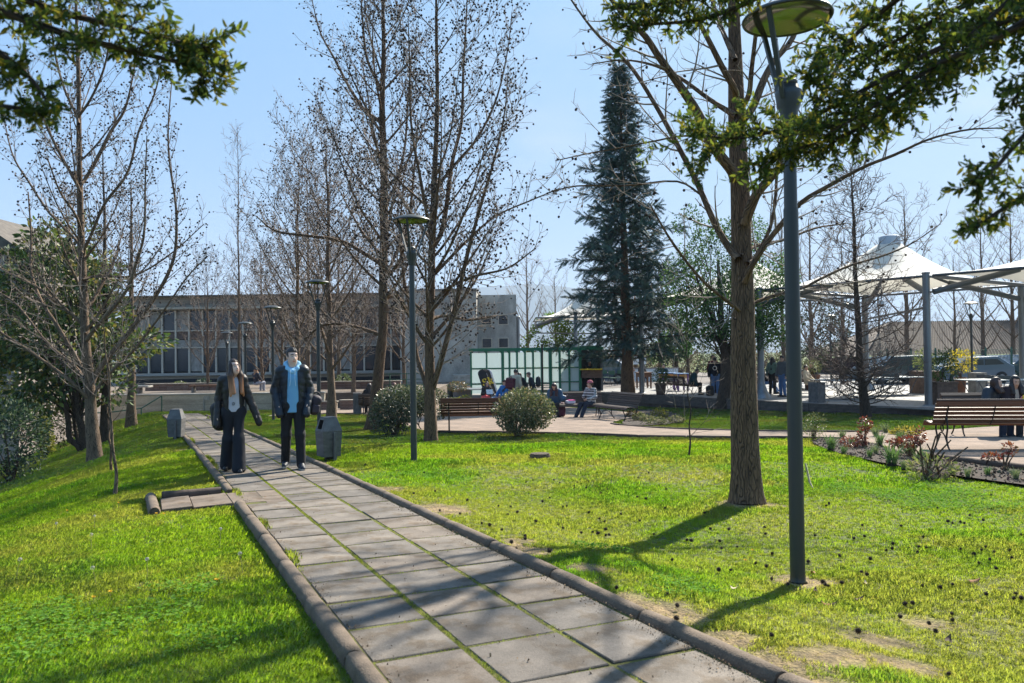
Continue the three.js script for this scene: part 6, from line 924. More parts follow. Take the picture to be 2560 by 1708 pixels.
function brickWall(px0, px1, D, h, label, base = TY) { const k = D / F, x0 = (px0 - 1280) * k, w = (px1 - px0) * k, o = thing('brick_planter_wall', label, 'wall', V(x0, base, -D)), r = rng(px0); part('core', box(w - 0.02, h - 0.03, 0.2, w / 2, (h - 0.03) / 2, -0.13), MAT.wall, o); const rows = Math.round(h / 0.14), n = Math.max(2, Math.round(w / 0.42)), g = box(w / n - 0.015, h / rows - 0.014, 0.1, 0, 0, 0); for (let j = 0; j < rows; j++) for (let i = 0; i < n; i++) { const m = part('brick', g, MAT.brick[Math.floor(r() * 3)], o); m.position.set((i + 0.5) * w / n + (j % 2 ? 0.0 : 0.0), (j + 0.5) * h / rows, -0.02 + (r() - 0.5) * 0.012); } part('coping', box(w + 0.06, 0.05, 0.36, w / 2, h + 0.025, -0.12, 0.008), MAT.wall, o); return o; }
brickWall(362, 560, 44, 0.36, 'low pink brick planter wall above the cream retaining wall'); brickWall(800, 1000, 43, 0.38, 'low brick planter wall behind the litter bin and trees');
brickWall(735, 840, 36, 0.5, 'brick planter wall left of the bare trunk', -1.3); brickWall(848, 890, 36, 0.55, 'short brick planter wall right of the bare trunk', -1.3); brickWall(1095, 1165, 36.5, 0.55, 'brick planter wall by the yellow flowers', -1.3);
{ const p = atDepth(570, 985, 41), o = thing('timber_bench', 'plain dark timber seat on the terrace behind the woman', 'bench', V(p.x - 0.9, TY, p.z)); part('seat', box(2.2, 0.08, 0.4, 0, 0.36, 0, 0.01), MAT.wood, o); for (const s of [-1, 1]) part('leg', box(0.1, 0.33, 0.34, s * 0.9, 0.16, 0), MAT.concrete, o); }
{ const p = atDepth(340, 980, 41), o = thing('stone_table', 'pale stone slab table on the terrace edge', 'table', V(p.x, TY, p.z)); part('table_top', box(1.5, 0.1, 0.6, 0, 0.36, 0, 0.01), MAT.wallWhite, o); part('support', box(0.5, 0.32, 0.4, 0, 0.16, 0), MAT.concrete, o); }
{ // handrail and steps
  const pts = [[404, 1037, 990, 36.2], [353, 1054, 1021, 35.6], [276, 1085, 1031, 35.2], [205, 1095, 1034, 34.8]], o0 = farBase(404, 36.2), o = thing('handrail', 'green metal handrail running down the steps', 'handrail', o0), tops = [];
  pts.forEach(([x, yb, yt, d]) => { const a = atDepth(x, yb, d).sub(o0), b = atDepth(x, yt, d).sub(o0); a.y -= 0.05; part('post', bar(a, b, 0.028, 7), MAT.railGreen, o); tops.push(b); });
  for (let i = 0; i + 1 < tops.length; i++) part('rail', bar(tops[i], tops[i + 1], 0.028, 7), MAT.railGreen, o);
  const st = struct('steps'); for (let i = 0; i < 7; i++) { const p = atDepth(400 - i * 26, 1040 + i * 7, 37.2); part('step', box(0.6, 0.5, 1.6, p.x - 0.1, p.y - 0.22, p.z), MAT.concrete, st); }
}
{
  const D = 58, k = D / F, X = (px) => (px - 1280) * k, hz = 896, Y = (py) => CY + (hz - py) * k, x0 = X(300), o = thing('cream_building', 'two storey cream building with a long band of mullioned windows', 'building', V(x0, TY, -D)), lx = (px) => X(px) - x0, ly = (py) => Y(py) - TY, W = lx(1010), H = ly(742);
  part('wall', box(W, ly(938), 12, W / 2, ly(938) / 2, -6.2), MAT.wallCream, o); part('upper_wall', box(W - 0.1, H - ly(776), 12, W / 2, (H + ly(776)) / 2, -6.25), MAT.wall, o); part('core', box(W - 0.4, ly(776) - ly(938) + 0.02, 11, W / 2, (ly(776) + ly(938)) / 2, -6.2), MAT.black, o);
  part('roof_slab', box(W + 0.3, 0.1, 12.6, W / 2, H + 0.05, -6.1), MAT.roofGrey, o); part('eave_ledge', box(W + 0.2, 0.14, 0.5, W / 2, ly(771), 0.0), MAT.wallCream, o); part('sill', box(W + 0.1, 0.2, 0.4, W / 2, ly(936), -0.05), MAT.wallWhite, o); part('recess_shade_strip', box(W - 0.6, 0.3, 0.1, W / 2, 0.12, -0.17), MAT.black, o);  // last piece: black strip on the wall, painted shade of a recess
  const n = Math.round(W / 1.0), bw = W / n, r = rng(15), rows = [[778, 826, 'glass'], [828, 848, 0], [850, 868, 1], [871, 929, 'glass']];
  for (let i = 0; i <= n; i++) part('mullion', box(0.11, ly(776) - ly(934), 0.16, i * bw, (ly(776) + ly(934)) / 2, -0.28), MAT.frame, o);
  for (const y of [827, 869.5]) part('transom', box(W, 0.07, 0.1, W / 2, ly(y), -0.3), MAT.frame, o);
  for (let i = 0; i < n; i++) for (const [a, b, m] of rows) { const h = ly(a) - ly(b), c = (ly(a) + ly(b)) / 2, mat = m === 'glass' ? (r() < 0.14 ? MAT.spandrel[2] : MAT.glass) : r() < 0.2 ? MAT.spandrel[2] : MAT.spandrel[m]; part(m === 'glass' ? 'window' : 'spandrel', box(bw - 0.11, h, 0.04, (i + 0.5) * bw, c, -0.4 + (m === 'glass' ? 0 : 0.04) + (r() - 0.5) * 0.01), mat, o); }
}
{
  const D = 52, k = D / F, X = (px) => (px - 1280) * k, x0 = X(1000), o = thing('white_block_building', 'plain white walled building block beside the cream building', 'building', V(x0, -1.4, -D)), lx = (px) => X(px) - x0, ly = (py) => CY + (889 - py) * k + 1.4;
  part('wall', box(lx(1192), ly(728), 10, lx(1192) / 2, ly(728) / 2, -5), MAT.wallWhite, o); part('parapet', box(lx(1192) + 0.1, 0.12, 10.2, lx(1192) / 2, ly(728) + 0.05, -5), MAT.concrete, o);
  part('side_wing', box(lx(1292) - lx(1192), ly(735), 8, (lx(1292) + lx(1192)) / 2 + 0.01, ly(735) / 2, -6), MAT.wallWhite, o);
  for (const [px, py] of [[1215, 800], [1258, 800], [1258, 860], [1215, 860]]) { const f = part('window', box(0.7, 0.7, 0.06, lx(px), ly(py), -2.0), MAT.frame, o); part('pane', box(0.6, 0.6, 0.05, lx(px), ly(py), -1.98), MAT.glass, f); }
  part('low_wing', box(1.6, 1.4, 1.5, lx(1165), 0.7, 0.8), MAT.wallWhite, o);
}
{
  const D = 30, k = D / F, x0 = (-220 - 1280) * k, o = thing('pink_house', 'pale pink house with a dark roof behind the left evergreen', 'house', V(x0, -3.6, -D)), w = (46 + 220) * k, h = CY + (895 - 620) * k + 3.6;
  part('wall', box(w, h, 6, w / 2, h / 2, -3), MAT.house, o); const s = new THREE.Shape([[-0.3, h], [w + 0.3, h], [w / 2, h + 1.6]].map(([x, y]) => new THREE.Vector2(x, y))), g = new THREE.ExtrudeGeometry(s, { depth: 6.6, bevelEnabled: false }); g.translate(0, 0, -6.3); part('roof', g, MAT.roofGrey, o); const f = part('window', box(1, 1.2, 0.08, w - 1.1, h - 1.6, 0.03), MAT.frame, o); part('pane', box(0.85, 1.05, 0.06, w - 1.1, h - 1.6, 0.06), MAT.glass, f);
}
{ const p = atDepth(1090, 960, 40), o = thing('railing', 'pale green metal railing in front of the white wall', 'railing', V(p.x - 3.2, TY, p.z)); for (let i = 0; i < 4; i++) part('post', box(0.05, 0.9, 0.05, i * 0.85, 0.45, 0), MAT.railGreen, o); for (let i = 0; i < 3; i++) part('rail', box(2.6, 0.04, 0.03, 1.28, 0.3 + i * 0.28, 0), MAT.railGreen, o); }
{ const p = atDepth(1182, 990, 37), o = thing('round_table', 'round dark table with metal drum base by the planter', 'table', V(p.x, groundY(p.x, p.z) + 0.02, p.z)); part('table_top', cyl(0.9, 0.9, 0.04, 0, 0.92, 0, 24), MAT.galv, o); part('drum', cyl(0.42, 0.42, 0.9, -0.5, 0, 0, 20), MAT.darkSteel, o); }
/* ---------- people ---------- */
function surfaceNet(f, lo, hi, cell, colorAt) {
  const n = [0, 1, 2].map((k) => Math.ceil((hi[k] - lo[k]) / cell) + 2), [nx, ny, nz] = n, val = new Float32Array(nx * ny * nz), at = (i, j, k) => (k * ny + j) * nx + i;
  for (let k = 0; k < nz; k++) for (let j = 0; j < ny; j++) for (let i = 0; i < nx; i++) val[at(i, j, k)] = f(lo[0] + (i - 0.5) * cell, lo[1] + (j - 0.5) * cell, lo[2] + (k - 0.5) * cell);
  const vid = new Int32Array(nx * ny * nz).fill(-1), pos = [], idx = [];
  const E = [[0, 1], [2, 3], [4, 5], [6, 7], [0, 2], [1, 3], [4, 6], [5, 7], [0, 4], [1, 5], [2, 6], [3, 7]], c = new Float32Array(8);
  for (let k = 0; k < nz - 1; k++) for (let j = 0; j < ny - 1; j++) for (let i = 0; i < nx - 1; i++) {
    let s = 0; for (let q = 0; q < 8; q++) { c[q] = val[at(i + (q & 1), j + ((q >> 1) & 1), k + (q >> 2))]; if (c[q] < 0) s++; } if (s === 0 || s === 8) continue;
    let x = 0, y = 0, z = 0, m = 0; for (const [a, b] of E) if ((c[a] < 0) !== (c[b] < 0)) { const t = c[a] / (c[a] - c[b]); x += (a & 1) + ((b & 1) - (a & 1)) * t; y += ((a >> 1) & 1) + (((b >> 1) & 1) - ((a >> 1) & 1)) * t; z += (a >> 2) + ((b >> 2) - (a >> 2)) * t; m++; }
    vid[at(i, j, k)] = pos.length / 3; pos.push(lo[0] + (i - 0.5 + x / m) * cell, lo[1] + (j - 0.5 + y / m) * cell, lo[2] + (k - 0.5 + z / m) * cell);
  }
  const quad = (a, b, cc, d, flip) => { if (a < 0 || b < 0 || cc < 0 || d < 0) return; if (flip) idx.push(a, b, cc, a, cc, d); else idx.push(a, cc, b, a, d, cc); };
  for (let k = 1; k < nz - 1; k++) for (let j = 1; j < ny - 1; j++) for (let i = 1; i < nx - 1; i++) { const v = val[at(i, j, k)] < 0;
    if (v !== (val[at(i + 1, j, k)] < 0)) quad(vid[at(i, j - 1, k - 1)], vid[at(i, j, k - 1)], vid[at(i, j, k)], vid[at(i, j - 1, k)], v);
    if (v !== (val[at(i, j + 1, k)] < 0)) quad(vid[at(i - 1, j, k - 1)], vid[at(i - 1, j, k)], vid[at(i, j, k)], vid[at(i, j, k - 1)], v);
    if (v !== (val[at(i, j, k + 1)] < 0)) quad(vid[at(i - 1, j - 1, k)], vid[at(i, j - 1, k)], vid[at(i, j, k)], vid[at(i - 1, j, k)], v); }
  const g = new THREE.BufferGeometry(); g.setAttribute('position', new THREE.Float32BufferAttribute(pos, 3)); g.setIndex(idx); g.computeVertexNormals();
  if (colorAt) { const col = []; for (let i = 0; i < pos.length; i += 3) col.push(...colorAt(pos[i], pos[i + 1], pos[i + 2])); g.setAttribute('color', new THREE.Float32BufferAttribute(col, 3)); }
  return g;
}
const smin = (a, b, k) => { const h = Math.max(k - Math.abs(a - b), 0) / k; return Math.min(a, b) - h * h * k * 0.25; };
function capD(x, y, z, b) { // tapered capsule, b = [ax,ay,az, bx,by,bz, ra,rb, flatten z]
  const fz = b[8] ?? 1, dx = b[3] - b[0], dy = b[4] - b[1], dz = (b[5] - b[2]) * fz, px = x - b[0], py = y - b[1], pz = (z - b[2]) * fz, h = clamp((px * dx + py * dy + pz * dz) / (dx * dx + dy * dy + dz * dz + 1e-9)), qx = px - dx * h, qy = py - dy * h, qz = pz - dz * h;
  return Math.sqrt(qx * qx + qy * qy + qz * qz) - (b[6] + (b[7] - b[6]) * h);
}
const ellD = (x, y, z, c, r) => { const a = (x - c[0]) / r[0], b = (y - c[1]) / r[1], d = (z - c[2]) / r[2], k = Math.sqrt(a * a + b * b + d * d); return (k - 1) * Math.min(r[0], r[1], r[2]); };
const union = (bones, k) => (x, y, z) => { let d = 9; for (const b of bones) d = smin(d, capD(x, y, z, b), k); return d; };
const bounds = (bones, m) => { const lo = [9, 9, 9], hi = [-9, -9, -9]; for (const b of bones) for (let e = 0; e < 2; e++) for (let k = 0; k < 3; k++) { const r = b[6 + e] + m; lo[k] = Math.min(lo[k], b[e * 3 + k] - r); hi[k] = Math.max(hi[k], b[e * 3 + k] + r); } return [lo, hi]; };
const mul = (a, k) => a.map((v) => v * k), add3 = (a, b) => [a[0] + b[0], a[1] + b[1], a[2] + b[2]], nrm = (a) => { const l = Math.hypot(...a) || 1; return [a[0] / l, a[1] / l, a[2] / l]; }, crs = (a, b) => [a[1] * b[2] - a[2] * b[1], a[2] * b[0] - a[0] * b[2], a[0] * b[1] - a[1] * b[0]];
const STAND = { pel: [0, 0.95, 0], chest: [0, 1.29, 0.0], neck: [0, 1.455, -0.01], head: [0, 1.615, 0.015], el: [[0.25, 1.14, -0.03], [-0.25, 1.14, -0.03]], wr: [[0.27, 0.90, 0.05], [-0.27, 0.90, 0.05]], kn: [[0.1, 0.5, 0.02], [-0.1, 0.5, 0.02]], an: [[0.11, 0.085, -0.02], [-0.11, 0.085, -0.02]] };
const SIT = { pel: [0, 0.53, 0], chest: [0, 0.88, -0.05], neck: [0, 1.045, -0.05], head: [0, 1.20, -0.03], el: [[0.26, 0.76, 0.06], [-0.26, 0.76, 0.06]], wr: [[0.14, 0.62, 0.28], [-0.14, 0.62, 0.28]], kn: [[0.12, 0.52, 0.44], [-0.12, 0.52, 0.44]], an: [[0.13, 0.085, 0.42], [-0.13, 0.085, 0.42]] };
function leaned(P, a, r = 0) { // bend the upper body forward by a, sideways by r, about the hips
  const q = { ...P }, f = (p) => { let x = p[0] - P.pel[0], y = p[1] - P.pel[1], z = p[2] - P.pel[2]; [y, z] = [y * Math.cos(a) - z * Math.sin(a), y * Math.sin(a) + z * Math.cos(a)]; [x, y] = [x * Math.cos(r) + y * Math.sin(r), y * Math.cos(r) - x * Math.sin(r)]; return [x + P.pel[0], y + P.pel[1], z + P.pel[2]]; };
  for (const k of ['chest', 'neck', 'head']) q[k] = f(P[k]); q.el = P.el.map(f); q.wr = P.wr.map(f); return q;
}
const personMats = {}; const cloth = (c, rough = 0.85) => (personMats[c + rough] ??= std({ color: lin(...c), roughness: rough, map: null }));
function person(o) {
  const { label, pos, turn = 0, H = 1.7, P = STAND, skin = [0.55, 0.34, 0.25], top = [0.02, 0.02, 0.025], bottom = [0.02, 0.025, 0.04], shoe = [0.02, 0.02, 0.02], hair = [0.03, 0.018, 0.012], long = 0, fine = false, yaw = 0, pitch = 0, roll = 0, puff = 0, topAdd = 0.02, flare = 0, stripes, shirt, hood, sleeve = 1, sole, hemY, hairTip, hairSide = 1, hat } = o;
  const t = thing('person', label, 'person', pos, turn); t.scale.set(H / 1.75 * (o.slim ?? 1), H / 1.75, H / 1.75);
  const c1 = fine ? 0.02 : 0.036, c2 = fine ? 0.011 : 0.025, c3 = fine ? 0.0055 : 0.016;
  const hipL = [P.pel[0] + 0.09, P.pel[1] - 0.03, P.pel[2]], hipR = [P.pel[0] - 0.09, P.pel[1] - 0.03, P.pel[2]], hips = [hipL, hipR];
  const up = nrm(add3(P.neck, mul(P.pel, -1))), fw0 = [0, 0, 1], rt = nrm(crs(up, fw0)), sh = [1, -1].map((s) => add3(add3(P.neck, mul(up, -0.045)), mul(rt, s * 0.165)));
  const torso = (e) => [[...P.pel, ...P.chest, 0.135 + e, 0.155 + e, 1.42], [...sh[0], ...sh[1], 0.062 + e, 0.062 + e], [...P.chest, ...add3(P.neck, mul(up, -0.05)), 0.14 + e, 0.075 + e, 1.4]];
  const arms = (e, cut = 1) => [0, 1].flatMap((s) => { const w = add3(P.el[s], mul(add3(P.wr[s], mul(P.el[s], -1)), cut)); return [[...sh[s], ...P.el[s], 0.05 + e, 0.04 + e], [...P.el[s], ...w, 0.04 + e, 0.03 + e]]; });
  const legs = (e, k0 = 0.045, k1 = 0.036) => [0, 1].flatMap((s) => [[...hips[s], ...P.kn[s], 0.083 + e, 0.055 + e], [...P.kn[s], ...P.an[s], k0 + 0.008 + e, k1 + e]]);
  // body: one continuous skin with head and hands meshed finer
  const hf = (x, y, z) => { let a = x - P.head[0], b = y - P.head[1], c = z - P.head[2]; const cr = Math.cos(-roll), sr = Math.sin(-roll); [a, b] = [a * cr - b * sr, a * sr + b * cr]; const cy = Math.cos(-yaw), sy = Math.sin(-yaw); [a, c] = [a * cy + c * sy, -a * sy + c * cy]; const cp = Math.cos(-pitch), sp = Math.sin(-pitch); [b, c] = [b * cp - c * sp, b * sp + c * cp]; return [a, b, c]; };
  const neckB = [...add3(P.neck, mul(up, -0.05)), ...add3(P.head, mul(up, -0.06)), 0.058, 0.052];
  const headD = (x, y, z) => { const n = capD(x, y, z, neckB), [a, b, c] = hf(x, y, z), m = Math.abs(a); let d = smin(ellD(a, b, c, [0, 0.025, -0.008], [0.075, 0.102, 0.094]), ellD(a, b, c, [0, -0.05, 0.026], [0.056, 0.068, 0.062]), 0.05); d = smin(d, capD(a, b, c, [0, 0.008, 0.086, 0, -0.026, 0.104, 0.008, 0.013]), 0.018); d = smin(d, capD(m, b, c, [0.012, 0.034, 0.08, 0.045, 0.034, 0.07, 0.009, 0.008]), 0.015); d = -smin(-d, ellD(m, b, c, [0.031, 0.011, 0.1], [0.019, 0.012, 0.018]), 0.01); d = smin(d, ellD(m, b, c, [0.031, 0.009, 0.075], [0.014, 0.011, 0.012]), 0.004); d = smin(d, capD(m, b, c, [0, -0.062, 0.083, 0.02, -0.062, 0.076, 0.0075, 0.006]), 0.008); d = smin(d, ellD(m, b, c, [0.079, 0.0, -0.006], [0.012, 0.03, 0.02]), 0.01); return smin(d, n, 0.03); };
  const faceCol = (x, y, z) => { const [a, b, c] = hf(x, y, z), m = Math.abs(a); if (c > 0.055) { if (b > 0.027 && b < 0.041 && m > 0.01 && m < 0.052) return mul(hair, 1.3); const e = Math.hypot(m - 0.031, (b - 0.009) * 1.5); if (e < 0.0135 && c > 0.07) return e < 0.0075 ? [0.03, 0.018, 0.012] : [0.5, 0.46, 0.43]; if (m < 0.023 && Math.abs(b + 0.062) < 0.009) return [skin[0] * 0.85, skin[1] * 0.5, skin[2] * 0.5]; } return skin; };
  const bodyBones = [...torso(0), ...arms(0), ...legs(0)], geos = [];
  { const [lo, hi] = bounds(bodyBones, 0.03), f = union([...bodyBones, [...add3(P.neck, mul(up, -0.05)), ...P.neck, 0.055, 0.052]], 0.05); geos.push(surfaceNet(f, lo, hi, c1, () => skin)); }
  { const h = P.head; geos.push(surfaceNet(headD, [h[0] - 0.14, h[1] - 0.24, h[2] - 0.16], [h[0] + 0.14, h[1] + 0.15, h[2] + 0.16], c3, faceCol)); }
  [0, 1].forEach((s) => { const w = P.wr[s], d = nrm(add3(w, mul(P.el[s], -1))); let n = nrm(add3([s ? 0.9 : -0.9, 0, 0.25], mul(d, -(d[0] * (s ? 0.9 : -0.9) + d[2] * 0.25)))); const sd = crs(d, n).map((v) => v * (s ? 1 : -1)), pt = (a, b, c) => add3(w, add3(mul(d, a), add3(mul(sd, b), mul(n, c))));
    const B = [[...pt(-0.01, 0, 0), ...pt(0.04, 0, 0), 0.028, 0.026], [...pt(0.04, 0.016, 0), ...pt(0.085, 0.024, 0), 0.018, 0.012], [...pt(0.04, -0.016, 0), ...pt(0.08, -0.026, 0), 0.018, 0.012], [...pt(0.05, 0, 0), ...pt(0.085, 0, 0), 0.018, 0.013]];
    [[0.03, 0.066], [0.011, 0.076], [-0.009, 0.072], [-0.028, 0.058]].forEach(([o2, L]) => { B.push([...pt(0.085, o2, 0), ...pt(0.085 + L * 0.5, o2 * 1.1, 0.01), 0.0098, 0.009]); B.push([...pt(0.085 + L * 0.5, o2 * 1.1, 0.01), ...pt(0.085 + L * 0.9, o2 * 1.1, 0.034), 0.009, 0.0075]); });
    B.push([...pt(0.025, 0.024, 0.005), ...pt(0.06, 0.05, 0.014), 0.013, 0.0105], [...pt(0.06, 0.05, 0.014), ...pt(0.085, 0.055, 0.024), 0.0105, 0.0085]);
    const [lo, hi] = bounds(B, 0.012); geos.push(surfaceNet(union(B, 0.008), lo, hi, fine ? 0.0055 : 0.011, () => skin)); });
  part('body', geos, std({ vertexColors: true, roughness: 0.6 }), t);
  // trousers
  { const e = flare ? 0.018 : 0.018, lb = legs(e, flare ? 0.075 : 0.05, flare ? 0.04 + flare : 0.05), tb = [[...hips[0], ...hips[1], 0.105 + e, 0.105 + e, 1.25], [...P.pel, ...add3(P.pel, mul(up, 0.1)), 0.13 + e, 0.13 + e, 1.35]]; const all = [...tb, ...lb].map((b) => [...b]); for (const b of all) if (b[4] < 0.1) b[4] += flare ? -0.02 : 0.0; const [lo, hi] = bounds(all, 0.03); const f0 = union(all, 0.04), f = (x, y, z) => f0(x, y, z) + 0.006 * (fbm(x * 9 + y * 3, y * 16 + z * 7, 2, 0, 5) - 0.5) + (y < 0.03 ? 0.03 - y : 0); part('trousers', surfaceNet(f, lo, hi, c2), cloth(bottom, 0.9), t); }
  // shoes
  [0, 1].forEach((s) => { const a = P.an[s], k = P.kn[s], f = nrm([(o.toe?.[s] ?? (a[0] > 0 ? 0.15 : -0.15)), o.toeUp?.[s] ?? 0, 1]), B = [[a[0] - f[0] * 0.05, a[1] - 0.045, a[2] - f[2] * 0.05, a[0] + f[0] * 0.15, a[1] - 0.05 + f[1] * 0.2, a[2] + f[2] * 0.15, 0.046, 0.04], [a[0], a[1] + 0.02, a[2], a[0] + f[0] * 0.06, a[1] - 0.03, a[2] + f[2] * 0.06, 0.048, 0.045]], [lo, hi] = bounds(B, 0.012), fl = a[1] - 0.083, u = union(B, 0.03); part('shoe', surfaceNet((x, y, z) => Math.max(u(x, y, z), fl - y + (f[1] > 0.1 ? -1 : 0)), lo, hi, fine ? 0.009 : 0.016, sole ? (x, y) => (y < fl + 0.03 ? sole : shoe) : undefined), sole ? std({ vertexColors: true, roughness: 0.6 }) : cloth(shoe, 0.5), t); });
  // upper clothing
  const hem = hemY ?? P.pel[1] - 0.02; // lower edge of the garment along the body axis
  const upper = (e, cut, extra = []) => { const b = [...torso(e), ...arms(e + 0.004, cut), [...add3(P.pel, mul(up, hem - P.pel[1])), ...P.chest, 0.14 + e, 0.15 + e, 1.4]]; const fa = union(arms(e + 0.004, cut), 0.03), ft = union([...torso(e), b[b.length - 1]], 0.05), f = (x, y, z) => smin(ft(x, y, z), fa(x, y, z), 0.022), [lo, hi] = bounds(b, 0.03); return { f, lo, hi }; };
  const low = (x, y, z) => { const a = x - P.pel[0], b = y - P.pel[1], c = z - P.pel[2]; return (hem - P.pel[1]) - (a * up[0] + b * up[1] + c * up[2]); };
  const onArm = (x, y, z) => { let d = 9; for (const b of arms(topAdd + 0.03, sleeve)) d = Math.min(d, capD(x, y, z, b)); return d; };
  const neckHole = (x, y, z) => -capD(x, y, z, [...add3(P.neck, mul(up, 0.0)), ...add3(P.head, [0, 0.05, 0]), 0.06, 0.07]);
  if (shirt) { const { f, lo, hi } = upper(Math.min(0.012, topAdd * 0.6), 0.6), g = (x, y, z) => Math.max(f(x, y, z) + 0.008 * (fbm(x * 14, y * 10 + z * 9, 2, 0, 8) - 0.5), neckHole(x, y, z), Math.min(onArm(x, y, z), low(x, y, z) - (o.shirtLong ?? 0))); part('shirt', surfaceNet(g, lo, hi, c2), cloth(shirt, 0.85), t); }
  { const { f, lo, hi } = upper(topAdd, sleeve), q = puff, wd = o.open ?? 0; const g = (x, y, z) => { let d = f(x, y, z); if (q) d -= q * Math.pow(Math.abs(Math.sin((y + 0.2 * Math.abs(x)) * Math.PI / 0.095)), 0.5) + 0.016 * (fbm(x * 13 + z * 5, y * 13, 2, 0, 3) - 0.5); else d += 0.01 * (fbm(x * 10 + z * 4, y * 12, 2, 0, 4) - 0.5); d = Math.max(d, neckHole(x, y, z), Math.min(onArm(x, y, z), low(x, y, z))); if (wd) { const w = wd * (0.75 + 0.5 * (P.neck[1] - y)), cx = P.pel[0] + (o.openX ?? 0); d = Math.max(d, -Math.max(Math.abs(x - cx) - w, -(z - P.pel[2] - 0.01))); } return d; }; const m = part(shirt ? 'jacket' : 'top', surfaceNet(g, lo, hi, c2, stripes ? (x, y, z) => { const a = (y - P.pel[1]) * up[1] + (z - P.pel[2]) * up[2]; return (a / 0.034 % 1 + 1) % 1 < 0.5 ? top : stripes; } : undefined), stripes ? std({ vertexColors: true, roughness: 0.9 }) : cloth(top, puff ? 0.5 : 0.9), t); }
  if (hood) { const B = [0, 1, 2, 3, 4, 5, 6].map((k) => { const a = -2.7 + k * 0.9, b = a + 0.9, p = (q) => add3(P.neck, [Math.sin(q) * 0.095, 0.045 + 0.05 * -Math.cos(q) - (Math.cos(q) > 0 ? 0.05 * Math.cos(q) : 0), Math.cos(q) * 0.095]); return [...p(a), ...p(b), 0.036, 0.036]; }), [lo, hi] = bounds(B, 0.02); part('hood', surfaceNet(union(B, 0.03), lo, hi, fine ? 0.009 : 0.018), cloth(hood, 0.9), t); }
  // hair
  { const h = P.head, L = long; const hb = []; if (L) { const back = (x0, y0, z0) => { const [a, b, c] = [x0, y0, z0]; return [h[0] + a * Math.cos(yaw) + c * Math.sin(yaw), h[1] + b, h[2] - a * Math.sin(yaw) + c * Math.cos(yaw)]; }; hb.push([...back(0, 0.02, -0.045), ...back(0, -L * 0.9, -0.085), 0.075, 0.07, 1]); for (const s of hairSide === 2 ? [1, -1] : [1, -1]) hb.push([...back(s * 0.07, 0.03, 0.0), ...back(s * 0.092, -0.12, 0.045), 0.034, 0.045], [...back(s * 0.092, -0.12, 0.045), ...back(s * 0.075, -L * 0.9, 0.115), 0.05, 0.028], [...back(s * 0.1, -0.1, 0.02), ...back(s * 0.125, -L, 0.09), 0.045, 0.02]); }
    const hairD = (x, y, z) => { const [a, b, c] = hf(x, y, z); let d = ellD(a, b, c, [0, 0.036, -0.014], [0.089, 0.108, 0.108]) + 0.010 * (fbm(a * 60, b * 25 + c * 40, 2, 0, 6) - 0.5); const face = Math.max(0.02 - c - 0.35 * (b - 0.05), b - (long ? 0.085 : 0.07), long ? Math.abs(a) - 0.062 : -1); d = Math.max(d, -face); if (!L) d = Math.max(d, -0.045 - b + Math.max(0, c) * 1.5); for (const q of hb) d = smin(d, capD(x, y, z, q) + 0.008 * (fbm(x * 55 + z * 20, y * 7, 2, 0, 7) - 0.5), 0.03); return d; };
    const lo = [h[0] - 0.22, h[1] - 0.15 - L, h[2] - 0.22], hi = [h[0] + 0.22, h[1] + 0.2, h[2] + 0.22]; const tip = hairTip ?? hair; part('hair', surfaceNet(hairD, lo, hi, fine ? 0.007 : 0.02, (x, y, z) => { const q = L ? sst(-0.02, -L, y - h[1]) : 0, v = 0.75 + 0.5 * fbm(x * 90 + z * 40, y * 5, 2, 0, 9); return [lerp(hair[0], tip[0], q) * v, lerp(hair[1], tip[1], q) * v, lerp(hair[2], tip[2], q) * v]; }), std({ vertexColors: true, roughness: 0.5 }), t); }
  if (hat) { const h = P.head, g = new THREE.SphereGeometry(0.115, 18, 10, 0, 6.3, 0, 1.5); const m = part('cap', g, cloth(hat), t); m.position.set(h[0], h[1] + 0.045, h[2] - 0.01); }
  return t;
}
function sack(name, label, cat, pos, size, color, turn = 0, tilt = 0) { // soft bag
  const o = thing(name, label, cat, pos, turn), [w, h, d] = size; const f = (x, y, z) => { const R = Math.min(0.1, 0.42 * Math.min(w, h, d)), q = [Math.abs(x) - w / 2 + R, Math.abs(y - h / 2) - h / 2 + R, Math.abs(z) - d / 2 + R], m = Math.hypot(Math.max(q[0], 0), Math.max(q[1], 0), Math.max(q[2], 0)) - R; return m + 0.03 * (fbm(x * 9 + z * 5, y * 9, 2, 0, 3) - 0.5); };
  const c = Math.max(0.018, h / 18), b = part('bag_body', surfaceNet(f, [-w / 2 - 0.03, -0.03, -d / 2 - 0.03], [w / 2 + 0.03, h + 0.03, d / 2 + 0.03], c), cloth(color, 0.7), o); b.rotation.z = tilt;
  const fl = part('pocket', new RoundedBoxGeometry(w * 0.7, h * 0.4, 0.04, 2, 0.018), cloth(color.map((v) => v * 1.3), 0.7), b); fl.position.set(0, h * 0.32, d / 2); const st = part('handle', new THREE.TorusGeometry(0.05, 0.01, 6, 12, Math.PI), cloth(color, 0.7), b); st.position.set(0, h - 0.01, 0);
  return o;
}
const SK = [0.74, 0.50, 0.39], NAVY = [0.014, 0.02, 0.036], BLK = [0.014, 0.014, 0.016], JEAN = [0.09, 0.17, 0.33];
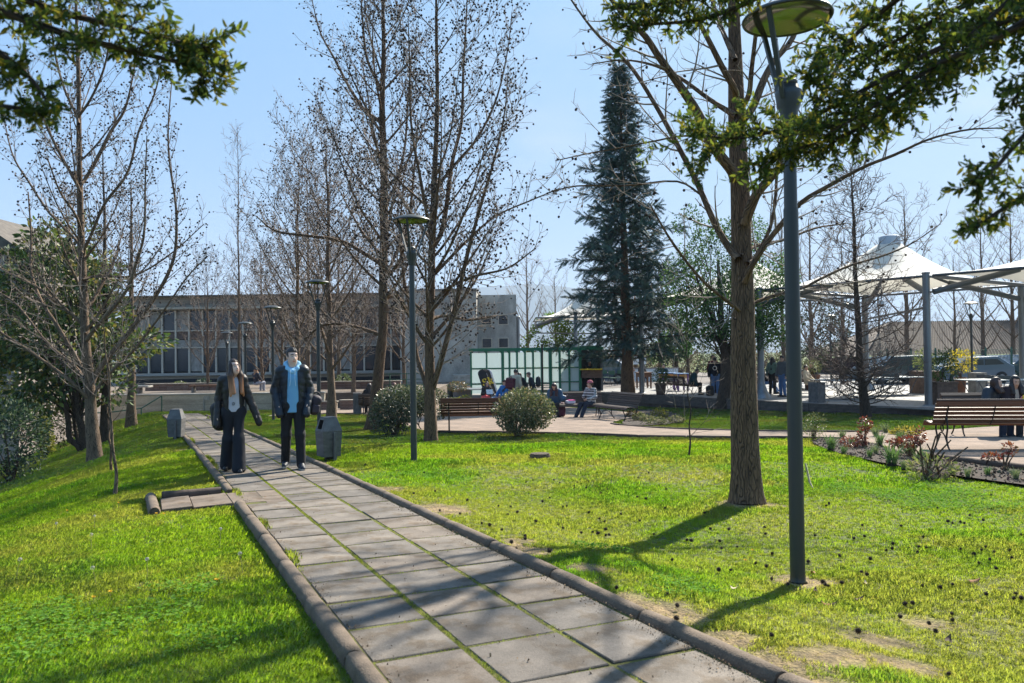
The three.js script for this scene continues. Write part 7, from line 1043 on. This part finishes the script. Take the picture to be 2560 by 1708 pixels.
{ // the couple walking up the path
  const wp = G(585, 1186), mp = G(733, 1180); wp.y += 0.035; mp.y += 0.035;
  const PW = leaned({ ...STAND, el: [[0.255, 1.15, 0.0], [-0.245, 1.14, -0.07]], wr: [[0.36, 0.90, 0.05], [-0.27, 0.89, 0.0]], kn: [[0.085, 0.51, 0.08], [-0.1, 0.50, -0.02]], an: [[0.085, 0.085, 0.16], [-0.125, 0.10, -0.18]], head: [0.03, 1.605, 0.05] }, 0.06, -0.02);
  person({ label: 'walking woman in open black puffer jacket, white top and wide dark jeans', pos: wp, turn: 0.33, H: 1.63, P: PW, skin: SK, top: [0.016, 0.014, 0.015], bottom: [0.012, 0.014, 0.02], shoe: [0.012, 0.012, 0.013], hair: [0.03, 0.014, 0.008], hairTip: [0.42, 0.19, 0.085], long: 0.42, fine: true, yaw: 0.55, pitch: -0.16, roll: 0.08, slim: 0.87, puff: 0.006, topAdd: 0.022, flare: 0.06, shirt: [0.50, 0.52, 0.58], open: 0.095, openX: 0.01, sleeve: 1.6, hemY: 0.93 });
  const buckle = scene.children[scene.children.length - 1]; part('belt_buckle', (() => { const g = new THREE.TorusGeometry(0.02, 0.006, 6, 14); g.translate(0.0, 1.055, 0.135); return g; })(), MAT.galv, buckle);
  { const o = sack('backpack', 'black backpack hanging behind the walking woman', 'backpack', V(wp.x - 0.25, wp.y + 0.58, wp.z - 0.16), [0.24, 0.42, 0.24], BLK, 0.7, 0.04); }
  const PM = { ...STAND, el: [[0.26, 1.14, -0.07], [-0.26, 1.14, -0.07]], wr: [[0.225, 0.95, 0.04], [-0.225, 0.95, 0.04]], kn: [[0.105, 0.5, 0.08], [-0.1, 0.5, -0.02]], an: [[0.115, 0.085, 0.09], [-0.11, 0.10, -0.17]] };
  const man = person({ label: 'walking man in open navy puffer jacket and light blue hoodie', pos: mp, turn: 0.3, H: 1.78, P: PM, skin: [0.72, 0.48, 0.37], top: [0.010, 0.015, 0.024], bottom: [0.010, 0.010, 0.012], shoe: [0.012, 0.018, 0.03], sole: [0.5, 0.48, 0.42], hair: [0.02, 0.012, 0.008], fine: true, yaw: 0.32, pitch: 0.02, slim: 0.93, puff: 0.008, topAdd: 0.022, shirt: [0.16, 0.40, 0.62], shirtLong: -0.05, open: 0.088, hood: [0.26, 0.52, 0.72], hemY: 0.77, sleeve: 1.75 });
  for (const s of [-1, 1]) part('drawstring', tube([[s * 0.035, 1.44, 0.13, 0.004], [s * 0.03, 1.3, 0.158, 0.004], [s * 0.045, 1.2, 0.155, 0.004]], 5), cloth([0.5, 0.66, 0.78]), man);
  sack('shoulder_bag', 'dark shoulder bag at the side of the walking man', 'bag', V(mp.x + 0.27, mp.y + 0.78, mp.z - 0.14), [0.16, 0.3, 0.2], [0.03, 0.02, 0.03], 0.4, -0.15);
}
{ // people on the gravel seating area
  const f = (b, turn, x, z, y = 0) => V(b.x + Math.cos(turn) * x + Math.sin(turn) * z, b.y + y, b.z - Math.sin(turn) * x + Math.cos(turn) * z);
  person({ label: 'seated woman in blue jacket bending over with long dark red hair', pos: f(b2, 0.1, -0.72, 0.0, -0.04), turn: -0.25, H: 1.66, P: leaned({ ...SIT, wr: [[0.34, 0.80, 0.02], [-0.2, 0.55, 0.3]] }, 0.42), top: [0.02, 0.075, 0.15], bottom: BLK, hair: [0.04, 0.012, 0.012], long: 0.34, pitch: 0.8, topAdd: 0.04, puff: 0.006 });
  person({ label: 'seated person in black and white striped shirt with a pink headband', pos: f(b2, 0.1, 0.5, 0.02, -0.04), turn: -0.75, H: 1.68, P: leaned({ ...SIT, kn: [[0.12, 0.5, 0.46], [-0.1, 0.5, 0.46]], an: [[0.14, 0.09, 0.75], [-0.08, 0.09, 0.78]], wr: [[0.1, 0.72, 0.3], [-0.28, 0.85, -0.1]] }, 0.12), top: [0.03, 0.035, 0.045], stripes: [0.62, 0.6, 0.58], bottom: [0.014, 0.018, 0.032], hair: [0.09, 0.05, 0.03], hat: [0.45, 0.12, 0.14], yaw: -0.9, pitch: -0.1 });
  sack('tote_bag', 'maroon bag on the ground beside the seated woman in blue', 'bag', UP3(G(1398, 1045)), [0.42, 0.5, 0.3], [0.07, 0.01, 0.022], 0.2);
  { const p = f(b2, 0.1, -0.22, 0.05, 0.47), o = thing('gift_bag', 'small pink and white bag lying on the bench', 'bag', p, 0.3); part('bag_body', box(0.3, 0.1, 0.2, 0, 0.05, 0, 0.02), cloth([0.65, 0.6, 0.66]), o); part('flap_or_slot_shade', box(0.22, 0.02, 0.21, 0.03, 0.11, 0, 0.005), cloth([0.6, 0.06, 0.25]), o); }
  // group by the kiosk
  const g = (px, d) => { const p = atDepth(px, 1000, d); return onGround(p.x, p.z, 0.03); };
  { const p = g(1218, 34.5); person({ label: 'seated girl in black reading a sheet of paper with a red cloth', pos: p, turn: 0.35, H: 1.64, P: { ...SIT, wr: [[0.1, 0.85, 0.3], [-0.1, 0.85, 0.3]] }, top: BLK, bottom: BLK, long: 0.25, pitch: 0.2, topAdd: 0.03 }); const s = thing('paper_sheet', 'sheet of paper held by the seated girl in black', 'paper', V(p.x + 0.12, p.y + 0.82, p.z + 0.36), 0.35); const m = part('sheet', box(0.3, 0.22, 0.004), MAT.white, s); m.rotation.x = -0.4; const c = sack('red_cloth', 'red cloth lying on the lap of the seated girl', 'cloth', V(p.x - 0.05, p.y + 0.5, p.z + 0.25), [0.36, 0.16, 0.3], [0.6, 0.06, 0.07], 0.3);
    const st = thing('folding_stool', 'orange legged stool under the seated girl', 'stool', V(p.x - 0.02, p.y, p.z), 0.3); part('seat', box(0.4, 0.04, 0.36, 0, 0.41, -0.02, 0.01), MAT.iron, st); const om = std({ color: lin(0.5, 0.18, 0.04) }); for (const a of [-1, 1]) for (const b of [-1, 1]) part('leg', bar(V(a * 0.18, 0, b * 0.16), V(a * 0.15, 0.4, b * 0.12), 0.014), om, st); }
  { const p = g(1258, 33.5); person({ label: 'reclining boy in bright blue jacket and pale jeans beside the guitar', pos: p, turn: -0.75, H: 1.75, P: leaned({ ...SIT, kn: [[0.12, 0.5, 0.46], [-0.12, 0.54, 0.44]], an: [[0.16, 0.1, 0.86], [-0.2, 0.48, 0.78]] }, -0.1), top: [0.015, 0.13, 0.36], bottom: [0.22, 0.33, 0.46], shoe: [0.35, 0.38, 0.4], pitch: 0.5, topAdd: 0.03 });
    const s = thing('guitar', 'brown acoustic guitar leaning against the reclining boy', 'guitar', V(p.x - 0.12, p.y + 0.72, p.z + 0.3), -0.3), sh = new THREE.Shape(); sh.absellipse(0, 0, 0.17, 0.2, 0, 6.3); const bd = new THREE.ExtrudeGeometry(sh, { depth: 0.09, bevelEnabled: true, bevelSize: 0.01, bevelThickness: 0.01 }); const b0 = part('guitar_body', bd, MAT.wood, s); part('neck', box(0.055, 0.55, 0.03, 0.0, 0.45, 0.08, 0.005), MAT.barkDark, s); s.rotation.z = -0.75;
    const st = thing('folding_stool', 'dark seat under the reclining boy', 'stool', V(p.x, p.y, p.z), -0.6); part('seat', box(0.46, 0.05, 0.42, 0, 0.4, -0.02, 0.01), MAT.iron, st); for (const a of [-1, 1]) for (const b of [-1, 1]) part('leg', bar(V(a * 0.2, 0, b * 0.18), V(a * 0.18, 0.4, b * 0.16), 0.014), MAT.iron, st); }
  const pb = g(1288, 33); person({ label: 'standing person in beige hoodie seen from behind', pos: pb, turn: 2.6, H: 1.78, P: leaned(STAND, 0.1), top: [0.42, 0.38, 0.28], bottom: BLK, hair: [0.02, 0.015, 0.012], pitch: 0.4, topAdd: 0.035, hemY: 0.9 });
  sack('shoulder_bag', 'maroon shoulder bag on the back of the person in beige', 'bag', V(pb.x - 0.22, pb.y + 0.95, pb.z + 0.2), [0.42, 0.48, 0.18], [0.07, 0.012, 0.02], -0.2, -0.1);
  person({ label: 'person in black coat bending towards the group by the kiosk', pos: g(1313, 34.5), turn: -1.2, H: 1.72, P: leaned(STAND, 0.42), top: BLK, bottom: BLK, long: 0.15, pitch: 0.4, topAdd: 0.04 });
  const pk = g(1334, 35); person({ label: 'person with pale trousers standing behind the slim tree', pos: pk, turn: -1.6, H: 1.70, P: leaned(STAND, 0.3), top: [0.03, 0.03, 0.035], bottom: [0.5, 0.49, 0.48], hair: [0.12, 0.07, 0.05], pitch: 0.5, topAdd: 0.03 });
  sack('backpack', 'black backpack on the person with pale trousers', 'backpack', V(pk.x + 0.2, pk.y + 1.0, pk.z + 0.1), [0.3, 0.46, 0.2], BLK, 1.4, -0.3);
}
{ // people on the plaza
  const w = (px, py) => wP(px, py, PLAZA_Y);
  person({ label: 'standing person in maroon top behind the boy in black jacket', pos: w(1784, 983), turn: 0.4, H: 1.8, top: [0.09, 0.015, 0.02], bottom: NAVY, hair: BLK, topAdd: 0.03 });
  const bj = person({ label: 'standing person in black jacket with round white print and blue jeans', pos: w(1789, 988), turn: 3.0, H: 1.72, top: [0.012, 0.013, 0.02], bottom: JEAN, shoe: [0.3, 0.3, 0.3], hair: BLK, topAdd: 0.04, hemY: 0.88 });
  { const m = part('back_print', new THREE.TorusGeometry(0.085, 0.012, 5, 20), MAT.white, bj); m.position.set(0.03, 1.24, -0.175); }
  person({ label: 'standing person in dark top beside the crooked trunk', pos: w(1806, 984), turn: -0.6, H: 1.66, top: [0.02, 0.022, 0.03], bottom: NAVY, hair: [0.05, 0.03, 0.02] });
  person({ label: 'seated person in dark teal jacket on the plaza bench', pos: w(1728, 987), turn: 1.2, H: 1.65, P: leaned(SIT, 0.5), top: [0.012, 0.05, 0.06], bottom: BLK, hair: BLK, topAdd: 0.05, pitch: 0.4 });
  sack('backpack', 'black backpack on the plaza floor beside the blue jeans', 'backpack', w(1775, 990), [0.36, 0.46, 0.26], BLK, 0.4);
  person({ label: 'standing woman with very long black hair and pale green top', pos: w(1932, 985), turn: 2.4, H: 1.68, top: [0.10, 0.17, 0.15], bottom: BLK, hair: BLK, long: 0.5, topAdd: 0.02 });
  person({ label: 'standing man in grey sweater and blue jeans looking down', pos: w(1957, 992), turn: -1.1, H: 1.76, top: [0.10, 0.115, 0.13], bottom: JEAN, hair: BLK, pitch: 0.5, topAdd: 0.035, hemY: 0.92 });
  person({ label: 'person in black sitting with outstretched jeans behind the tree trunk', pos: w(1905, 984), turn: 1.0, H: 1.7, P: { ...SIT, an: [[0.14, 0.09, 0.74], [-0.08, 0.09, 0.72]] }, top: BLK, bottom: JEAN, hair: BLK });
  { const p = wP(2085, 984, PLAZA_Y), q = V(p.x, PLAZA_Y, p.z - 4); person({ label: 'man in dark jacket sitting on the bench behind the table tennis table', pos: V(q.x + 0.5, q.y, q.z), turn: -0.6, H: 1.75, P: SIT, top: [0.016, 0.018, 0.022], bottom: BLK, hair: BLK, yaw: -0.4 }); person({ label: 'person in black slumped over on the far plaza bench', pos: V(q.x - 0.5, q.y, q.z), turn: 0.9, H: 1.7, P: leaned(SIT, 1.0), top: BLK, bottom: BLK, hair: BLK, topAdd: 0.05, pitch: 0.8 }); }
  person({ label: 'person in cream jumper sitting behind the near lamp post', pos: w(2018, 982), turn: 0.8, H: 1.68, P: SIT, top: [0.5, 0.44, 0.34], bottom: [0.4, 0.34, 0.25], hair: BLK });
  person({ label: 'dark haired person sitting behind the plain brown table', pos: w(1606, 964), turn: 0.3, H: 1.7, P: SIT, top: BLK, bottom: NAVY, hair: BLK, long: 0.2 });
  person({ label: 'dark haired person in blue sitting behind the painted table', pos: w(1660, 966), turn: -0.5, H: 1.7, P: SIT, top: [0.02, 0.06, 0.1], bottom: NAVY, hair: BLK });
  { const p = atDepth(1474, 950, 41.7); person({ label: 'kiosk worker standing in the dark serving hatch', pos: V(p.x, -0.81, p.z), turn: 0, H: 1.7, top: BLK, bottom: BLK, hair: BLK }); }
}
{ // two women on the right bench
  const t = -0.1, at = (x, y = -0.04) => V(b7p.x + Math.cos(t) * x, b7p.y + y, b7p.z - Math.sin(t) * x + 0.05);
  person({ label: 'seated woman in navy hooded puffer jacket leaning to her friend', pos: at(-0.2), turn: 0.45, H: 1.66, P: leaned({ ...SIT, wr: [[0.2, 0.62, 0.3], [-0.1, 0.6, 0.32]] }, 0.34, 0.1), top: [0.012, 0.02, 0.034], bottom: NAVY, hair: [0.035, 0.015, 0.01], long: 0.2, puff: 0.008, topAdd: 0.035, hood: [0.012, 0.02, 0.034], yaw: 0.4, pitch: 0.1 });
  person({ label: 'seated woman in dark coat looking at a yellow phone', pos: at(0.35), turn: -0.1, H: 1.66, P: leaned({ ...SIT, wr: [[0.08, 0.80, 0.28], [-0.07, 0.80, 0.3]] }, 0.1), top: [0.025, 0.016, 0.022], bottom: BLK, hair: [0.016, 0.01, 0.009], long: 0.28, topAdd: 0.05, pitch: 0.32, shirt: [0.5, 0.42, 0.34], open: 0.05 });
  const ph = thing('mobile_phone', 'yellow cased phone in the hands of the seated woman', 'phone', at(0.36, 0.79)); ph.position.z += 0.36; const m = part('case', box(0.085, 0.16, 0.012, 0, 0, 0, 0.005), MAT.yellow, ph); m.rotation.z = 1.4; part('lens', cyl(0.012, 0.012, 0.006, 0.05, 0, 0.006, 10), MAT.black, m);
  sack('teal_bag', 'teal and pink bag on the lap of the woman with the phone', 'bag', at(0.42, 0.5).add(V(0, 0, 0.25)), [0.55, 0.2, 0.26], [0.02, 0.17, 0.2], 0.1); sack('pink_pouch', 'pink pouch on top of the teal bag', 'pouch', at(0.36, 0.67).add(V(0, 0, 0.25)), [0.24, 0.1, 0.16], [0.42, 0.16, 0.22], 0.2);
}
{ // people further off on the left
  const p1 = atDepth(577, 985, 41), p2 = atDepth(641, 985, 42);
  person({ label: 'far seated person in lilac behind the shoulder of the walking woman', pos: V(p1.x, TY, p1.z), turn: 0.6, H: 1.66, top: [0.3, 0.24, 0.42], bottom: NAVY, hair: [0.1, 0.05, 0.03], P: { ...SIT, pel: [0, 0.6, 0] } });
  person({ label: 'far woman with long light brown hair and dark cap', pos: V(p2.x, TY - 0.05, p2.z), turn: 2.6, H: 1.66, top: [0.03, 0.03, 0.04], bottom: [0.3, 0.32, 0.38], hair: [0.4, 0.22, 0.12], long: 0.45, hat: BLK, P: SIT });
  const q = farBase(955, 31), at = (x) => V(q.x + x, q.y, q.z);
  person({ label: 'person with dark curly hair on the far bench', pos: at(-0.5), turn: Math.PI + 0.2, H: 1.66, P: SIT, top: BLK, bottom: BLK, hair: [0.02, 0.015, 0.014], long: 0.3 });
  person({ label: 'person with red brown curly hair on the far bench', pos: at(0.5), turn: Math.PI - 0.1, H: 1.66, P: SIT, top: [0.3, 0.25, 0.34], bottom: BLK, hair: [0.13, 0.035, 0.025], long: 0.08 });
}
shade(scene);
renderer.render(scene, camera);
